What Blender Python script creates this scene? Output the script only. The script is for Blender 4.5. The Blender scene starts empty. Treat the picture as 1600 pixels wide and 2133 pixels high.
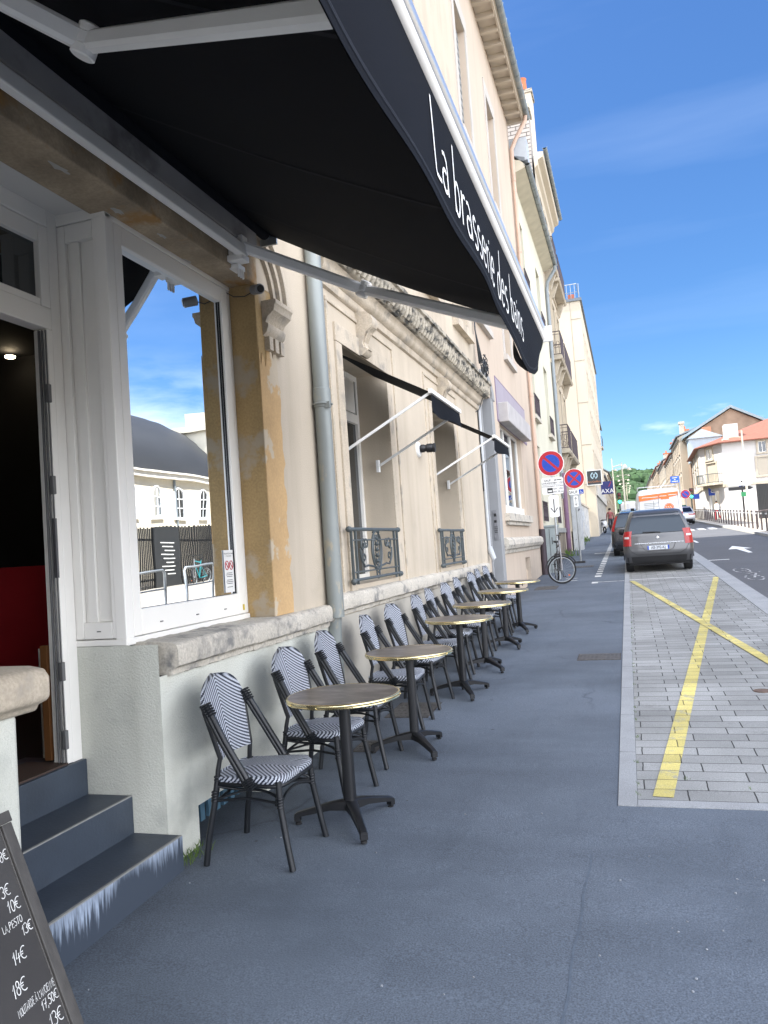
import bpy, bmesh, math, random
from math import sin, cos, pi, radians, sqrt, atan2
from mathutils import Vector, Matrix
random.seed(7)
S = 0.030                        # the street climbs 3 % away from the camera
SUN_AZ, SUN_EL = 14.0, 57.0      # travel direction of sunlight (degrees from +X), elevation
scene = bpy.context.scene
# ------------------------------------------------------------------ camera
cam = bpy.data.cameras.new('camera'); camo = bpy.data.objects.new('camera', cam)
scene.collection.objects.link(camo); scene.camera = camo
Yc = Vector((510, -42, 1600)).normalized()
Zc = Vector((-.07, 1., (42 + 35.7) / 1600)).normalized()
Xc = Vector(Yc.cross(Zc)); Xc = Xc if Xc.x > 0 else -Xc
Xc.normalize(); Zc = (Zc - Yc * Zc.dot(Yc)).normalized()
right = Vector((Xc.x, Yc.x, Zc.x)); up = Vector((Xc.y, Yc.y, Zc.y)); fwd = Vector((Xc.z, Yc.z, Zc.z))
m = Matrix((right, up, -fwd)).transposed().to_4x4(); m.translation = Vector((0, 0, 1.69))
camo.matrix_world = m
cam.sensor_fit = 'HORIZONTAL'; cam.sensor_width = 36; cam.lens = 36
cam.clip_start = .05; cam.clip_end = 3000
# ------------------------------------------------------------------ world, sun, exposure
w = bpy.data.worlds.new('World'); scene.world = w; w.use_nodes = True
nt = w.node_tree; N = nt.nodes; L = nt.links; N.clear()
out = N.new('ShaderNodeOutputWorld'); bg = N.new('ShaderNodeBackground'); sky = N.new('ShaderNodeTexSky')
sky.sky_type = 'NISHITA'; sky.sun_disc = False
sky.sun_elevation = radians(SUN_EL); sky.sun_rotation = radians(-90 - SUN_AZ)
sky.air_density = 1.0; sky.dust_density = .3; sky.ozone_density = 2.2; sky.altitude = 200
bg.inputs['Strength'].default_value = .13
tc = N.new('ShaderNodeTexCoord'); mp = N.new('ShaderNodeMapping'); mp.inputs['Scale'].default_value = (1.3, 1.3, 5.0)
mp.inputs['Location'].default_value = (.35, .1, .2)
n1 = N.new('ShaderNodeTexNoise'); n1.inputs['Scale'].default_value = 2.6; n1.inputs['Detail'].default_value = 7; n1.inputs['Roughness'].default_value = .55
cr = N.new('ShaderNodeValToRGB'); cr.color_ramp.elements[0].position = .55; cr.color_ramp.elements[1].position = .74
sx = N.new('ShaderNodeSeparateXYZ'); mr = N.new('ShaderNodeMapRange'); mr.inputs['From Min'].default_value = .27; mr.inputs['From Max'].default_value = .10
mul = N.new('ShaderNodeMath'); mul.operation = 'MULTIPLY'
mp2 = N.new('ShaderNodeMapping'); mp2.inputs['Scale'].default_value = (.8, 3.2, 7.0); mp2.inputs['Rotation'].default_value = (.3, .25, .5)
n2 = N.new('ShaderNodeTexNoise'); n2.inputs['Scale'].default_value = 1.5; n2.inputs['Detail'].default_value = 5
cr2 = N.new('ShaderNodeValToRGB'); cr2.color_ramp.elements[0].position = .48; cr2.color_ramp.elements[1].position = .95
cr2.color_ramp.elements[1].color = (.16, .16, .16, 1)
mx = N.new('ShaderNodeMix'); mx.data_type = 'RGBA'; mx.inputs[7].default_value = (5.6, 5.9, 6.4, 1)
mx2 = N.new('ShaderNodeMix'); mx2.data_type = 'RGBA'; mx2.inputs[7].default_value = (4.2, 4.9, 6.0, 1)
hs = N.new('ShaderNodeHueSaturation'); hs.inputs['Saturation'].default_value = 1.10
gr = N.new('ShaderNodeValToRGB'); ge = gr.color_ramp.elements; ge[0].position = 0.; ge[0].color = (.40, .50, .56, 1); ge[1].position = .75; ge[1].color = (.42, .54, .70, 1)
q_ = ge.new(.25); q_.color = (.33, .46, .58, 1)
gm = N.new('ShaderNodeMix'); gm.data_type = 'RGBA'; gm.blend_type = 'MULTIPLY'; gm.inputs[0].default_value = 1
# unseen cloud bank added behind the camera toward the far side, brightening the shade
sh = N.new('ShaderNodeVectorMath'); sh.operation = 'DOT_PRODUCT'; sh.inputs[1].default_value = (.68, -.70, .20)
mb = N.new('ShaderNodeMapRange'); mb.inputs['From Min'].default_value = .10; mb.inputs['From Max'].default_value = .62
n3 = N.new('ShaderNodeTexNoise'); n3.inputs['Scale'].default_value = 2.2; n3.inputs['Detail'].default_value = 6
c3_ = N.new('ShaderNodeValToRGB'); c3_.color_ramp.elements[0].position = .30; c3_.color_ramp.elements[1].position = .50
m3 = N.new('ShaderNodeMath'); m3.operation = 'MULTIPLY'; m3.use_clamp = True
mx3 = N.new('ShaderNodeMix'); mx3.data_type = 'RGBA'; mx3.inputs[7].default_value = (14.5, 15.0, 16.4, 1)
L.new(tc.outputs['Generated'], mp.inputs[0]); L.new(mp.outputs[0], n1.inputs[0]); dp_ = N.new('ShaderNodeVectorMath'); dp_.operation = 'DOT_PRODUCT'; dp_.inputs[1].default_value = (.64, .745, .17)
db = N.new('ShaderNodeMapRange'); db.inputs['From Min'].default_value = .90; db.inputs['From Max'].default_value = .985; db.inputs['To Max'].default_value = .2
da = N.new('ShaderNodeMath'); da.operation = 'ADD'; L.new(tc.outputs['Generated'], dp_.inputs[0]); L.new(dp_.outputs['Value'], db.inputs[0]); L.new(db.outputs[0], da.inputs[0]); L.new(n1.outputs[0], da.inputs[1]); L.new(da.outputs[0], cr.inputs[0])
L.new(tc.outputs['Generated'], sx.inputs[0]); L.new(sx.outputs[2], mr.inputs[0])
L.new(cr.outputs[0], mul.inputs[0]); L.new(mr.outputs[0], mul.inputs[1])
L.new(tc.outputs['Generated'], mp2.inputs[0]); L.new(mp2.outputs[0], n2.inputs[0]); L.new(n2.outputs[0], cr2.inputs[0])
L.new(sky.outputs[0], hs.inputs['Color']); L.new(hs.outputs[0], gm.inputs[6]); L.new(sx.outputs[2], gr.inputs[0]); L.new(gr.outputs[0], gm.inputs[7]); L.new(gm.outputs[2], mx2.inputs[6])
L.new(tc.outputs['Generated'], sh.inputs[0]); L.new(sh.outputs['Value'], mb.inputs[0]); L.new(tc.outputs['Generated'], n3.inputs[0]); L.new(n3.outputs[0], c3_.inputs[0]); L.new(mb.outputs[0], m3.inputs[0]); L.new(c3_.outputs[0], m3.inputs[1]); L.new(cr2.outputs[0], mx2.inputs[0])
L.new(mx2.outputs[2], mx.inputs[6]); L.new(mul.outputs[0], mx.inputs[0])
L.new(mx.outputs[2], mx3.inputs[6]); L.new(m3.outputs[0], mx3.inputs[0]); L.new(mx3.outputs[2], bg.inputs['Color']); L.new(bg.outputs[0], out.inputs[0])
sl = bpy.data.lights.new('sun', 'SUN'); sl.energy = 4.6; sl.angle = radians(.53); sl.color = (1, .95, .87)
so = bpy.data.objects.new('sun', sl); scene.collection.objects.link(so)
tdir = Vector((cos(radians(SUN_AZ)) * cos(radians(SUN_EL)), sin(radians(SUN_AZ)) * cos(radians(SUN_EL)), -sin(radians(SUN_EL))))
so.rotation_euler = tdir.to_track_quat('-Z', 'Y').to_euler()
scene.view_settings.view_transform = 'Standard'; scene.view_settings.look = 'None'
scene.view_settings.exposure = 1.43; scene.view_settings.gamma = 1
# ------------------------------------------------------------------ material helpers
MC = {}
def mat(name, col, rough=.8, var=.10, vs=3., bump=.15, bs=60., metal=0., stain=None, stcol=None, stpos=(.55, .62), sts=1.6, det=6,
        spec=.5, emit=None, scale=(1, 1, 1), fine=.0, fs=200., coat=0., drip=0.):
    if name in MC: return MC[name]
    m = bpy.data.materials.new(name); MC[name] = m; m.use_nodes = True
    nt = m.node_tree; N = nt.nodes; L = nt.links; b = N['Principled BSDF']
    b.inputs['Roughness'].default_value = rough; b.inputs['Metallic'].default_value = metal
    b.inputs['Specular IOR Level'].default_value = spec; b.inputs['Coat Weight'].default_value = coat
    tc = N.new('ShaderNodeTexCoord'); mp = N.new('ShaderNodeMapping'); mp.inputs['Scale'].default_value = scale
    L.new(tc.outputs['Object'], mp.inputs[0])
    n = N.new('ShaderNodeTexNoise'); n.inputs['Scale'].default_value = vs; n.inputs['Detail'].default_value = det; L.new(mp.outputs[0], n.inputs[0])
    cr = N.new('ShaderNodeValToRGB'); e = cr.color_ramp.elements
    e[0].position = .3; e[1].position = .7
    e[0].color = (*[c * (1 - var) for c in col], 1); e[1].color = (*[min(1, c * (1 + var)) for c in col], 1)
    L.new(n.outputs[0], cr.inputs[0]); last = cr.outputs[0]
    if fine:
        nf = N.new('ShaderNodeTexNoise'); nf.inputs['Scale'].default_value = fs; nf.inputs['Detail'].default_value = 2; L.new(mp.outputs[0], nf.inputs[0])
        crf = N.new('ShaderNodeValToRGB'); crf.color_ramp.elements[0].position = .35; crf.color_ramp.elements[1].position = .7
        crf.color_ramp.elements[0].color = (1 - fine,) * 3 + (1,); crf.color_ramp.elements[1].color = (1 + fine,) * 3 + (1,)
        mf = N.new('ShaderNodeMix'); mf.data_type = 'RGBA'; mf.blend_type = 'MULTIPLY'; mf.inputs[0].default_value = 1
        L.new(nf.outputs[0], crf.inputs[0]); L.new(last, mf.inputs[6]); L.new(crf.outputs[0], mf.inputs[7]); last = mf.outputs[2]
    if drip:
        md_ = N.new('ShaderNodeMapping'); md_.inputs['Scale'].default_value = (2.6, 2.6, .22); L.new(tc.outputs['Object'], md_.inputs[0]); nd = N.new('ShaderNodeTexNoise'); nd.inputs['Scale'].default_value = 1.; nd.inputs['Detail'].default_value = 7; nd.inputs['Roughness'].default_value = .6; L.new(md_.outputs[0], nd.inputs[0])
        cd = N.new('ShaderNodeValToRGB'); cd.color_ramp.elements[0].position = .50; cd.color_ramp.elements[1].position = .74; cd.color_ramp.elements[0].color = (1, 1, 1, 1); cd.color_ramp.elements[1].color = (1 - drip, 1 - drip * 1.05, 1 - drip * 1.15, 1)
        mq = N.new('ShaderNodeMix'); mq.data_type = 'RGBA'; mq.blend_type = 'MULTIPLY'; mq.inputs[0].default_value = 1; L.new(nd.outputs[0], cd.inputs[0]); L.new(last, mq.inputs[6]); L.new(cd.outputs[0], mq.inputs[7]); last = mq.outputs[2]
    if stcol:
        ns = N.new('ShaderNodeTexNoise'); ns.inputs['Scale'].default_value = sts; ns.inputs['Detail'].default_value = 9; ns.inputs['Roughness'].default_value = .6
        L.new(mp.outputs[0], ns.inputs[0])
        cs = N.new('ShaderNodeValToRGB'); cs.color_ramp.elements[0].position = stpos[0]; cs.color_ramp.elements[1].position = stpos[1]
        mm = N.new('ShaderNodeMix'); mm.data_type = 'RGBA'; mm.inputs[7].default_value = (*stcol, 1)
        L.new(ns.outputs[0], cs.inputs[0]); L.new(cs.outputs[0], mm.inputs[0]); L.new(last, mm.inputs[6]); last = mm.outputs[2]
    L.new(last, b.inputs['Base Color'])
    if bump:
        nb = N.new('ShaderNodeTexNoise'); nb.inputs['Scale'].default_value = bs; nb.inputs['Detail'].default_value = 4; L.new(mp.outputs[0], nb.inputs[0])
        bp = N.new('ShaderNodeBump'); bp.inputs['Strength'].default_value = bump; bp.inputs['Distance'].default_value = .01
        L.new(nb.outputs[0], bp.inputs['Height']); L.new(bp.outputs[0], b.inputs['Normal'])
    if emit:
        b.inputs['Emission Color'].default_value = (*emit[0], 1); b.inputs['Emission Strength'].default_value = emit[1]
    return m
def flat(name, col, rough=.5, metal=0., **k): return mat(name, col, rough, var=.04, bump=0, metal=metal, **k)
# plaster, stone
cream = mat('cream_render', (.50, .43, .335), .9, .09, .9, .22, 90, stcol=(.37, .32, .25), stpos=(.57, .78), sts=1.1, fine=.08, drip=.16)
cream_up = mat('cream_paint', (.58, .50, .39), .9, .07, .6, .1, 60)
pinkm = mat('pink_render', (.49, .405, .32), .9, .06, .5, .1, 70, stcol=(.47, .38, .31), stpos=(.58, .75), sts=.7, drip=.12)
basew = mat('white_green_render', (.56, .565, .50), .93, .07, 1.5, .5, 95, stcol=(.38, .39, .35), stpos=(.55, .74), sts=2.2, fine=.08, drip=.16)
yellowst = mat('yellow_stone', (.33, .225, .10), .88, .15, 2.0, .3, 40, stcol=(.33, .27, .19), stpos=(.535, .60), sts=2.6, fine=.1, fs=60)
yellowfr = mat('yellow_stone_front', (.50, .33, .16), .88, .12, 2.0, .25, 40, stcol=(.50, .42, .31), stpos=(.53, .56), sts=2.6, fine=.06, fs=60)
lintelst = mat('lintel_stone', (.37, .29, .195), .9, .34, 3.2, .4, 30, drip=.25, stcol=(.36, .20, .07), stpos=(.56, .66), sts=3.4, fine=.1, fs=60)
stone = mat('pale_stone', (.50, .43, .335), .9, .1, 2., .4, 30, stcol=(.26, .24, .21), stpos=(.54, .72), sts=5, fine=.12, fs=80, drip=.3)
sillst = mat('weathered_sill', (.50, .46, .39), .92, .12, 3., .6, 25, stcol=(.19, .185, .175), stpos=(.52, .68), sts=6, fine=.15, fs=70)
dirty = mat('dirty_cornice', (.40, .36, .29), .93, .15, 2, .5, 25, stcol=(.06, .06, .055), stpos=(.46, .62), sts=4.5, fine=.1, scale=(1, 1, 2.2))
pvc = mat('white_frame', (.80, .78, .73), .38, .03, 2, .03, 20)
pvcg = mat('grey_gap', (.12, .12, .12), .7, .05, 5, 0)
ceilm = mat('soffit_plaster', (.68, .66, .62), .85, .04, 2, .1, 40)
tile = mat('slate_step', (.036, .048, .067), .5, .15, 5, .12, 60, fine=.1)
grout = mat('step_edge', (.22, .22, .21), .7, .1, 5, .1)
blackp = mat('black_metal', (.007, .0075, .009), .42, .1, 8, .04, 60)
rattan = mat('black_tube', (.007, .0085, .011), .42, .1, 8, .05, 90)
fabric = mat('navy_fabric', (.0018, .0024, .0045), .85, .12, 2.5, .12, 400, spec=.15)
fabric2 = mat('navy_valance', (.0035, .0045, .0075), .85, .12, 2.5, .12, 400, spec=.15)
alu = mat('awning_aluminium', (.80, .78, .74), .42, .04, 3, .05, 40)
alus = mat('gloss_aluminium', (.75, .77, .80), .28, .03, 3, .03, 10, metal=.75)
zinc = mat('zinc', (.24, .27, .28), .45, .2, 3, .12, 20, metal=.55, stcol=(.36, .35, .32), stpos=(.55, .7), sts=6, scale=(1, 1, .35))
pipem = mat('painted_zinc_pipe', (.235, .255, .245), .5, .14, 3, .15, 20, metal=.2, stcol=(.34, .31, .24), stpos=(.57, .62), sts=5, scale=(1, 1, .4))
brass = mat('brass', (.80, .68, .38), .24, .1, 30, .08, 30, metal=1.)
iron = mat('grey_green_iron', (.075, .09, .093), .5, .12, 10, .2, 60)
purple = mat('purple_iron', (.045, .032, .040), .6, .15, 10, .1)
galv = mat('galvanised', (.33, .35, .36), .45, .12, 6, .05, metal=.6)
rubber = mat('tyre', (.012, .012, .013), .85, .1, 10, .1)
chalkb = mat('chalkboard', (.028, .026, .026), .55, .3, 2.5, .05, 60, stcol=(.042, .04, .038), stpos=(.45, .7), sts=3)
dwood = mat('dark_stained_wood', (.05, .046, .042), .55, .25, 6, .2, 50, scale=(6, 6, 1))
chalk = mat('chalk', (.62, .62, .60), .9, .25, 80, .1)
white = mat('white_paint', (.72, .72, .70), .6, .04, 5, .03)
def glass_pane(name, tint, mixf=.5, rough=.0, body=(.02, .022, .024)):
    m = bpy.data.materials.new(name); m.use_nodes = True; nt = m.node_tree; N = nt.nodes; L = nt.links
    N.remove(N['Principled BSDF']); o = N['Material Output']
    g = N.new('ShaderNodeBsdfGlossy'); g.inputs['Roughness'].default_value = rough; g.inputs['Color'].default_value = (*tint, 1)
    t = N.new('ShaderNodeBsdfTransparent'); t.inputs['Color'].default_value = (.8, .85, .82, 1)
    if body: t = N.new('ShaderNodeBsdfDiffuse'); t.inputs['Color'].default_value = (*body, 1)
    if not body:
        rn_ = N.new('ShaderNodeTexNoise'); rn_.inputs['Scale'].default_value = 2.2; rn_.inputs['Detail'].default_value = 1; rb = N.new('ShaderNodeBump'); rb.inputs['Strength'].default_value = .05; rb.inputs['Distance'].default_value = .02; rt = N.new('ShaderNodeTexCoord'); L.new(rt.outputs['Object'], rn_.inputs[0]); L.new(rn_.outputs[0], rb.inputs['Height']); L.new(rb.outputs[0], g.inputs['Normal'])
    fr = N.new('ShaderNodeFresnel'); fr.inputs['IOR'].default_value = 1.5
    ad = N.new('ShaderNodeMath'); ad.operation = 'MULTIPLY_ADD'; ad.inputs[1].default_value = 1.0; ad.inputs[2].default_value = mixf; ad.use_clamp = True
    mx = N.new('ShaderNodeMixShader'); L.new(fr.outputs[0], ad.inputs[0]); L.new(ad.outputs[0], mx.inputs[0])
    L.new(t.outputs[0], mx.inputs[1]); L.new(g.outputs[0], mx.inputs[2]); L.new(mx.outputs[0], o.inputs[0]); return m
shopglass = glass_pane('shop_glass', (.90, .95, 1), .44, body=None)
winglass = glass_pane('window_glass', (.9, .93, .95), .04)
carglass = glass_pane('car_glass', (.42, .50, .60), .03, .01, (.006, .007, .008))
# ------------------------------------------------------------------ mesh helpers
col = scene.collection
def g(y): return S * y
class F:                                        # local frame: a along u, b along v, c along n
    def __init__(s, o, u=(0, 1, 0), v=(0, 0, 1), n=(1, 0, 0)):
        s.o, s.u, s.v, s.n = Vector(o), Vector(u).normalized(), Vector(v).normalized(), Vector(n).normalized()
    def __call__(s, a, b, c=0.): return s.o + s.u * a + s.v * b + s.n * c
WORLD = F((0, 0, 0), (1, 0, 0), (0, 1, 0), (0, 0, 1))
KIDS = {}
def wloc(o):
    v = Vector((0, 0, 0))
    while o is not None: v = v + Vector(o.location); o = o.parent
    return v
class MB:
    def __init__(s): s.v = []; s.f = []; s.mi = []; s.cur = 0
    def add(s, vs, fs):
        o = len(s.v); s.v += [tuple(p) for p in vs]; s.f += [tuple(i + o for i in f) for f in fs]; s.mi += [s.cur] * len(fs); return s
    def box(s, a0, a1, b0, b1, c0, c1, fr=WORLD):
        vs = [fr(a, b, c) for a in (a0, a1) for b in (b0, b1) for c in (c0, c1)]
        return s.add(vs, [(0, 1, 3, 2), (4, 6, 7, 5), (0, 4, 5, 1), (2, 3, 7, 6), (0, 2, 6, 4), (1, 5, 7, 3)])
    def quad(s, a, b, c, d): return s.add([a, b, c, d], [(0, 1, 2, 3)])
    def poly(s, pts): return s.add(pts, [tuple(range(len(pts)))])
    def prism(s, pts, vec):                     # closed polygon pushed along vec
        vec = Vector(vec); n = len(pts); P = [Vector(p) for p in pts]
        return s.add(P + [p + vec for p in P], [tuple(range(n))[::-1], tuple(range(n, 2 * n))] + [(i, (i + 1) % n, n + (i + 1) % n, n + i) for i in range(n)])
    def tube(s, pts, r, k=8, closed=False, flatv=None):
        P = [Vector(p) for p in pts]; n = len(P); R = r if isinstance(r, (list, tuple)) else [r] * n
        vs = []; prev = None
        for i in range(n):
            t = (P[(i + 1) % n] - P[i - 1]) if closed else (P[min(i + 1, n - 1)] - P[max(i - 1, 0)])
            if t.length < 1e-9: t = Vector((0, 0, 1))
            t.normalize()
            if prev is None: a = Vector((0, 0, 1)) if abs(t.z) < .9 else Vector((1, 0, 0)); a = (a - t * a.dot(t)).normalized()
            else: a = (prev - t * prev.dot(t)).normalized()
            prev = a; b = t.cross(a)
            for j in range(k):
                q = 2 * pi * j / k; vs.append(P[i] + a * cos(q) * R[i] + b * sin(q) * R[i])
        fs = []
        for i in range(n if closed else n - 1):
            for j in range(k):
                i2 = (i + 1) % n; fs.append((i * k + j, i * k + (j + 1) % k, i2 * k + (j + 1) % k, i2 * k + j))
        if not closed: fs += [tuple(range(k))[::-1], tuple((n - 1) * k + j for j in range(k))]
        return s.add(vs, fs)
    def lathe(s, c, prof, k=24, ax=(0, 0, 1)):  # prof: (r, h) along ax from c
        ax = Vector(ax).normalized(); c = Vector(c); a = Vector((1, 0, 0)) if abs(ax.x) < .9 else Vector((0, 1, 0))
        a = (a - ax * a.dot(ax)).normalized(); b = ax.cross(a); vs = []; fs = []
        for r, h in prof:
            for j in range(k): q = 2 * pi * j / k; vs.append(c + ax * h + (a * cos(q) + b * sin(q)) * max(r, 1e-4))
        for i in range(len(prof) - 1):
            for j in range(k): fs.append((i * k + j, i * k + (j + 1) % k, (i + 1) * k + (j + 1) % k, (i + 1) * k + j))
        fs += [tuple(range(k))[::-1], tuple((len(prof) - 1) * k + j for j in range(k))]
        return s.add(vs, fs)
    def grid(s, rows, close=False):
        n = len(rows[0]); vs = [p for r in rows for p in r]; fs = []
        for i in range(len(rows) - 1):
            for j in range(n if close else n - 1):
                j2 = (j + 1) % n; fs.append((i * n + j, i * n + j2, (i + 1) * n + j2, (i + 1) * n + j))
        return s.add(vs, fs)
    def ribbon(s, pts, w, fr, c=0.):            # flat stroke in frame fr
        P = [Vector((p[0], p[1])) for p in pts]; Lf, Rt = [], []
        for i in range(len(P)):
            t = P[min(i + 1, len(P) - 1)] - P[max(i - 1, 0)]
            if t.length < 1e-9: t = Vector((1, 0))
            t.normalize(); nn = Vector((-t.y, t.x)) * w / 2; Lf.append(fr(*(P[i] + nn), c)); Rt.append(fr(*(P[i] - nn), c))
        return s.grid([Lf, Rt])
    def profile(s, prof, y0, y1, n=1, jit=0., seed=0):   # profile in x,z pushed along y, with wear
        rnd = random.Random(seed); rows = []
        for i in range(n + 1):
            y = y0 + (y1 - y0) * i / n
            rows.append([Vector((x + rnd.uniform(-jit, jit), y, z + rnd.uniform(-jit, jit))) for x, z in prof])
        s.grid(rows, True); k = len(prof)
        s.poly(rows[0][::-1]); s.poly(rows[-1]); return s
    def build(s, name, m, parent=None, smooth=None, bevel=0., label=None, loc=None, kind=None):
        me = bpy.data.meshes.new(name); me.from_pydata([tuple(v) for v in s.v], [], s.f)
        ms = m if isinstance(m, (list, tuple)) else [m]
        for q in ms: me.materials.append(q)
        if len(ms) > 1:
            for p, i in zip(me.polygons, s.mi): p.material_index = i
        bm = bmesh.new(); bm.from_mesh(me); bmesh.ops.remove_doubles(bm, verts=bm.verts, dist=1e-5)
        bmesh.ops.recalc_face_normals(bm, faces=bm.faces); bm.to_mesh(me); bm.free()
        if smooth: me.shade_smooth(); me.set_sharp_from_angle(angle=radians(smooth))
        o = bpy.data.objects.new(name, me); col.objects.link(o)
        if bevel:
            md = o.modifiers.new('bevel', 'BEVEL'); md.width = bevel; md.segments = 2; md.limit_method = 'ANGLE'; md.angle_limit = radians(40)
        if parent is not None:
            o.parent = parent; KIDS.setdefault(parent.name, []).append(o); me.transform(Matrix.Translation(-wloc(parent)))
        if label: o['label'] = label
        if kind: o['kind'] = kind
        return o
def tag(o, label, cat, group=None, kind=None):
    o['label'] = label; o['category'] = cat
    if group: o['group'] = group
    if kind: o['kind'] = kind
    return o
def thing(name, label, cat, loc=(0, 0, 0), rz=0., group=None):
    o = bpy.data.objects.new(name, None); col.objects.link(o); o.location = loc; o.rotation_euler = (0, 0, rz); o.empty_display_size = .2
    return tag(o, label, cat, group)
def struct(name, mb, m, **k): return mb.build(name, m, kind='structure', **k)
def copy_tree(o, parent=None):
    c = o.copy(); col.objects.link(c)
    if parent is not None: c.parent = parent; KIDS.setdefault(parent.name, []).append(c)
    for ch in KIDS.get(o.name, []): copy_tree(ch, c)
    return c
def arc(cx, cy, rx, ry, a0, a1, n=14): return [(cx + rx * cos(radians(a0 + (a1 - a0) * i / n)), cy + ry * sin(radians(a0 + (a1 - a0) * i / n))) for i in range(n + 1)]
def text_mb(s, size, fr, c=.002, align='CENTER', mb=None, squash=1.):
    cu = bpy.data.curves.new('t', 'FONT'); cu.body = s; cu.size = size; cu.align_x = align; cu.align_y = 'CENTER'; cu.resolution_u = 3; cu.offset = size * .012 if size < .3 else 0
    o = bpy.data.objects.new('t', cu); col.objects.link(o); dg = bpy.context.evaluated_depsgraph_get()
    me = bpy.data.meshes.new_from_object(o.evaluated_get(dg)); bpy.data.objects.remove(o)
    mb = mb or MB(); mb.add([fr(v.co.x * squash, v.co.y, c) for v in me.vertices], [tuple(p.vertices) for p in me.polygons])
    bpy.data.meshes.remove(me); return mb
# monoline hand lettering: x advance width, strokes in a cell with baseline 0, x-height .5, cap height 1
HW = {
 'L': (.42, [[(.03, 1), (.06, .6), (.07, .3), (.09, .04), (.12, 0), (.25, .0), (.40, .02)]]),
 'a': (.46, [[(.08, .50), (.2, .53), (.31, .47), (.35, .34), (.36, .15), (.38, 0)], arc(.2, .15, .16, .15, 60, 400, 16)]),
 'b': (.42, [[(.06, .98), (.05, .5), (.07, 0)], arc(.2, .24, .15, .24, 165, -165, 18)]),
 'r': (.30, [[(.06, .52), (.07, 0)], arc(.24, .26, .17, .24, 170, 70, 8)]),
 's': (.36, [arc(.18, .38, .12, .13, 40, 250, 10) + arc(.18, .12, .13, .13, 75, -140, 10)]),
 'e': (.42, [[(.06, .26), (.35, .29)] + arc(.2, .25, .155, .26, 8, 315, 20)]),
 'i': (.16, [[(.07, .5), (.08, 0)], arc(.07, .68, .012, .012, 0, 360, 6)]),
 'd': (.46, [[(.36, .98), (.36, .5), (.38, 0)], arc(.21, .24, .15, .24, 15, 345, 18)]),
 'n': (.40, [[(.06, .52), (.07, 0)], arc(.2, .33, .13, .19, 170, 10, 8) + [(.34, .0)]]),
 ' ': (.24, []),
 '0': (.5, [arc(.25, .5, .2, .48, 90, 450, 20)]), '1': (.3, [[(.0, .62), (.2, 1), (.12, 0)]]),
 '3': (.5, [arc(.2, .74, .22, .25, 150, -80, 12) + arc(.2, .26, .25, .26, 80, -150, 12)]),
 '4': (.5, [[(.2, 1), (.0, .35), (.45, .42)], [(.36, .7), (.26, -.05)]]),
 '5': (.5, [[(.48, 1), (.15, .95), (.1, .6)] + arc(.2, .32, .24, .3, 95, -140, 12)]),
 '7': (.5, [[(.0, .93), (.48, 1), (.2, 0)], [(.1, .5), (.45, .55)]]),
 '8': (.5, [arc(.26, .75, .16, .23, -90, 270, 16), arc(.24, .26, .2, .26, 90, 450, 16)]),
 ',': (.2, [[(.12, .08), (.03, -.2)]]), "'": (.2, [[(.12, 1.), (.06, .75)]]),
 'E': (.48, [arc(.42, .5, .38, .48, 60, 300, 14), [(-.05, .6), (.35, .62)], [(-.05, .42), (.32, .44)]]),
 'A': (.6, [[(.0, 0), (.28, 1), (.5, 0)], [(.1, .38), (.42, .4)]]), 'P': (.5, [[(.05, 0), (.08, 1)], arc(.08, .75, .34, .25, 90, -90, 10)]),
 'F': (.5, [[(.45, 1), (.06, 1), (.05, 0), (.45, .02)], [(.05, .5), (.38, .52)]]), 'S': (.5, [arc(.25, .75, .2, .24, 40, 250, 10) + arc(.22, .26, .22, .26, 75, -140, 10)]),
 'T': (.5, [[(0, .98), (.5, 1)], [(.25, 1), (.22, 0)]]), 'O': (.6, [arc(.28, .5, .25, .48, 90, 450, 20)]),
 'M': (.7, [[(.0, 0), (.08, 1), (.3, .35), (.52, 1), (.6, 0)]]), 'U': (.6, [[(.02, 1), (.04, .3)] + arc(.26, .25, .22, .25, 180, 360, 10) + [(.5, 1)]]),
 'R': (.55, [[(.05, 0), (.08, 1)], arc(.08, .75, .32, .25, 90, -90, 10) + [(.45, 0)]]), 'D': (.6, [[(.05, 0), (.05, 1)], arc(.05, .5, .45, .5, 90, -90, 12)]),
 'C': (.55, [arc(.3, .5, .27, .48, 50, 310, 14)]), 'I': (.2, [[(.08, 1), (.06, 0)]]), 'N': (.6, [[(.02, 0), (.06, 1), (.44, 0), (.5, 1)]]),
 '`': (.0, [[(-.38, 1.28), (-.22, 1.1)]]), 'l': (.42, [[(.06, 1), (.03, 0), (.38, .02)]]),
}
def hand(mb, s, x, y, h, wd, fr, c=.003, track=.05, slant=0., rise=0., rnd=None):
    for ch in s:
        adv, st = HW[ch]; dy = rnd.uniform(-.05, .05) * h if rnd else 0
        for k in st: mb.ribbon([(x + (p[0] + slant * p[1]) * h, y + dy + p[1] * h) for p in k], wd, fr, c)
        x += (adv + track) * h; y += rise * (adv + track) * h
    return x
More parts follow.
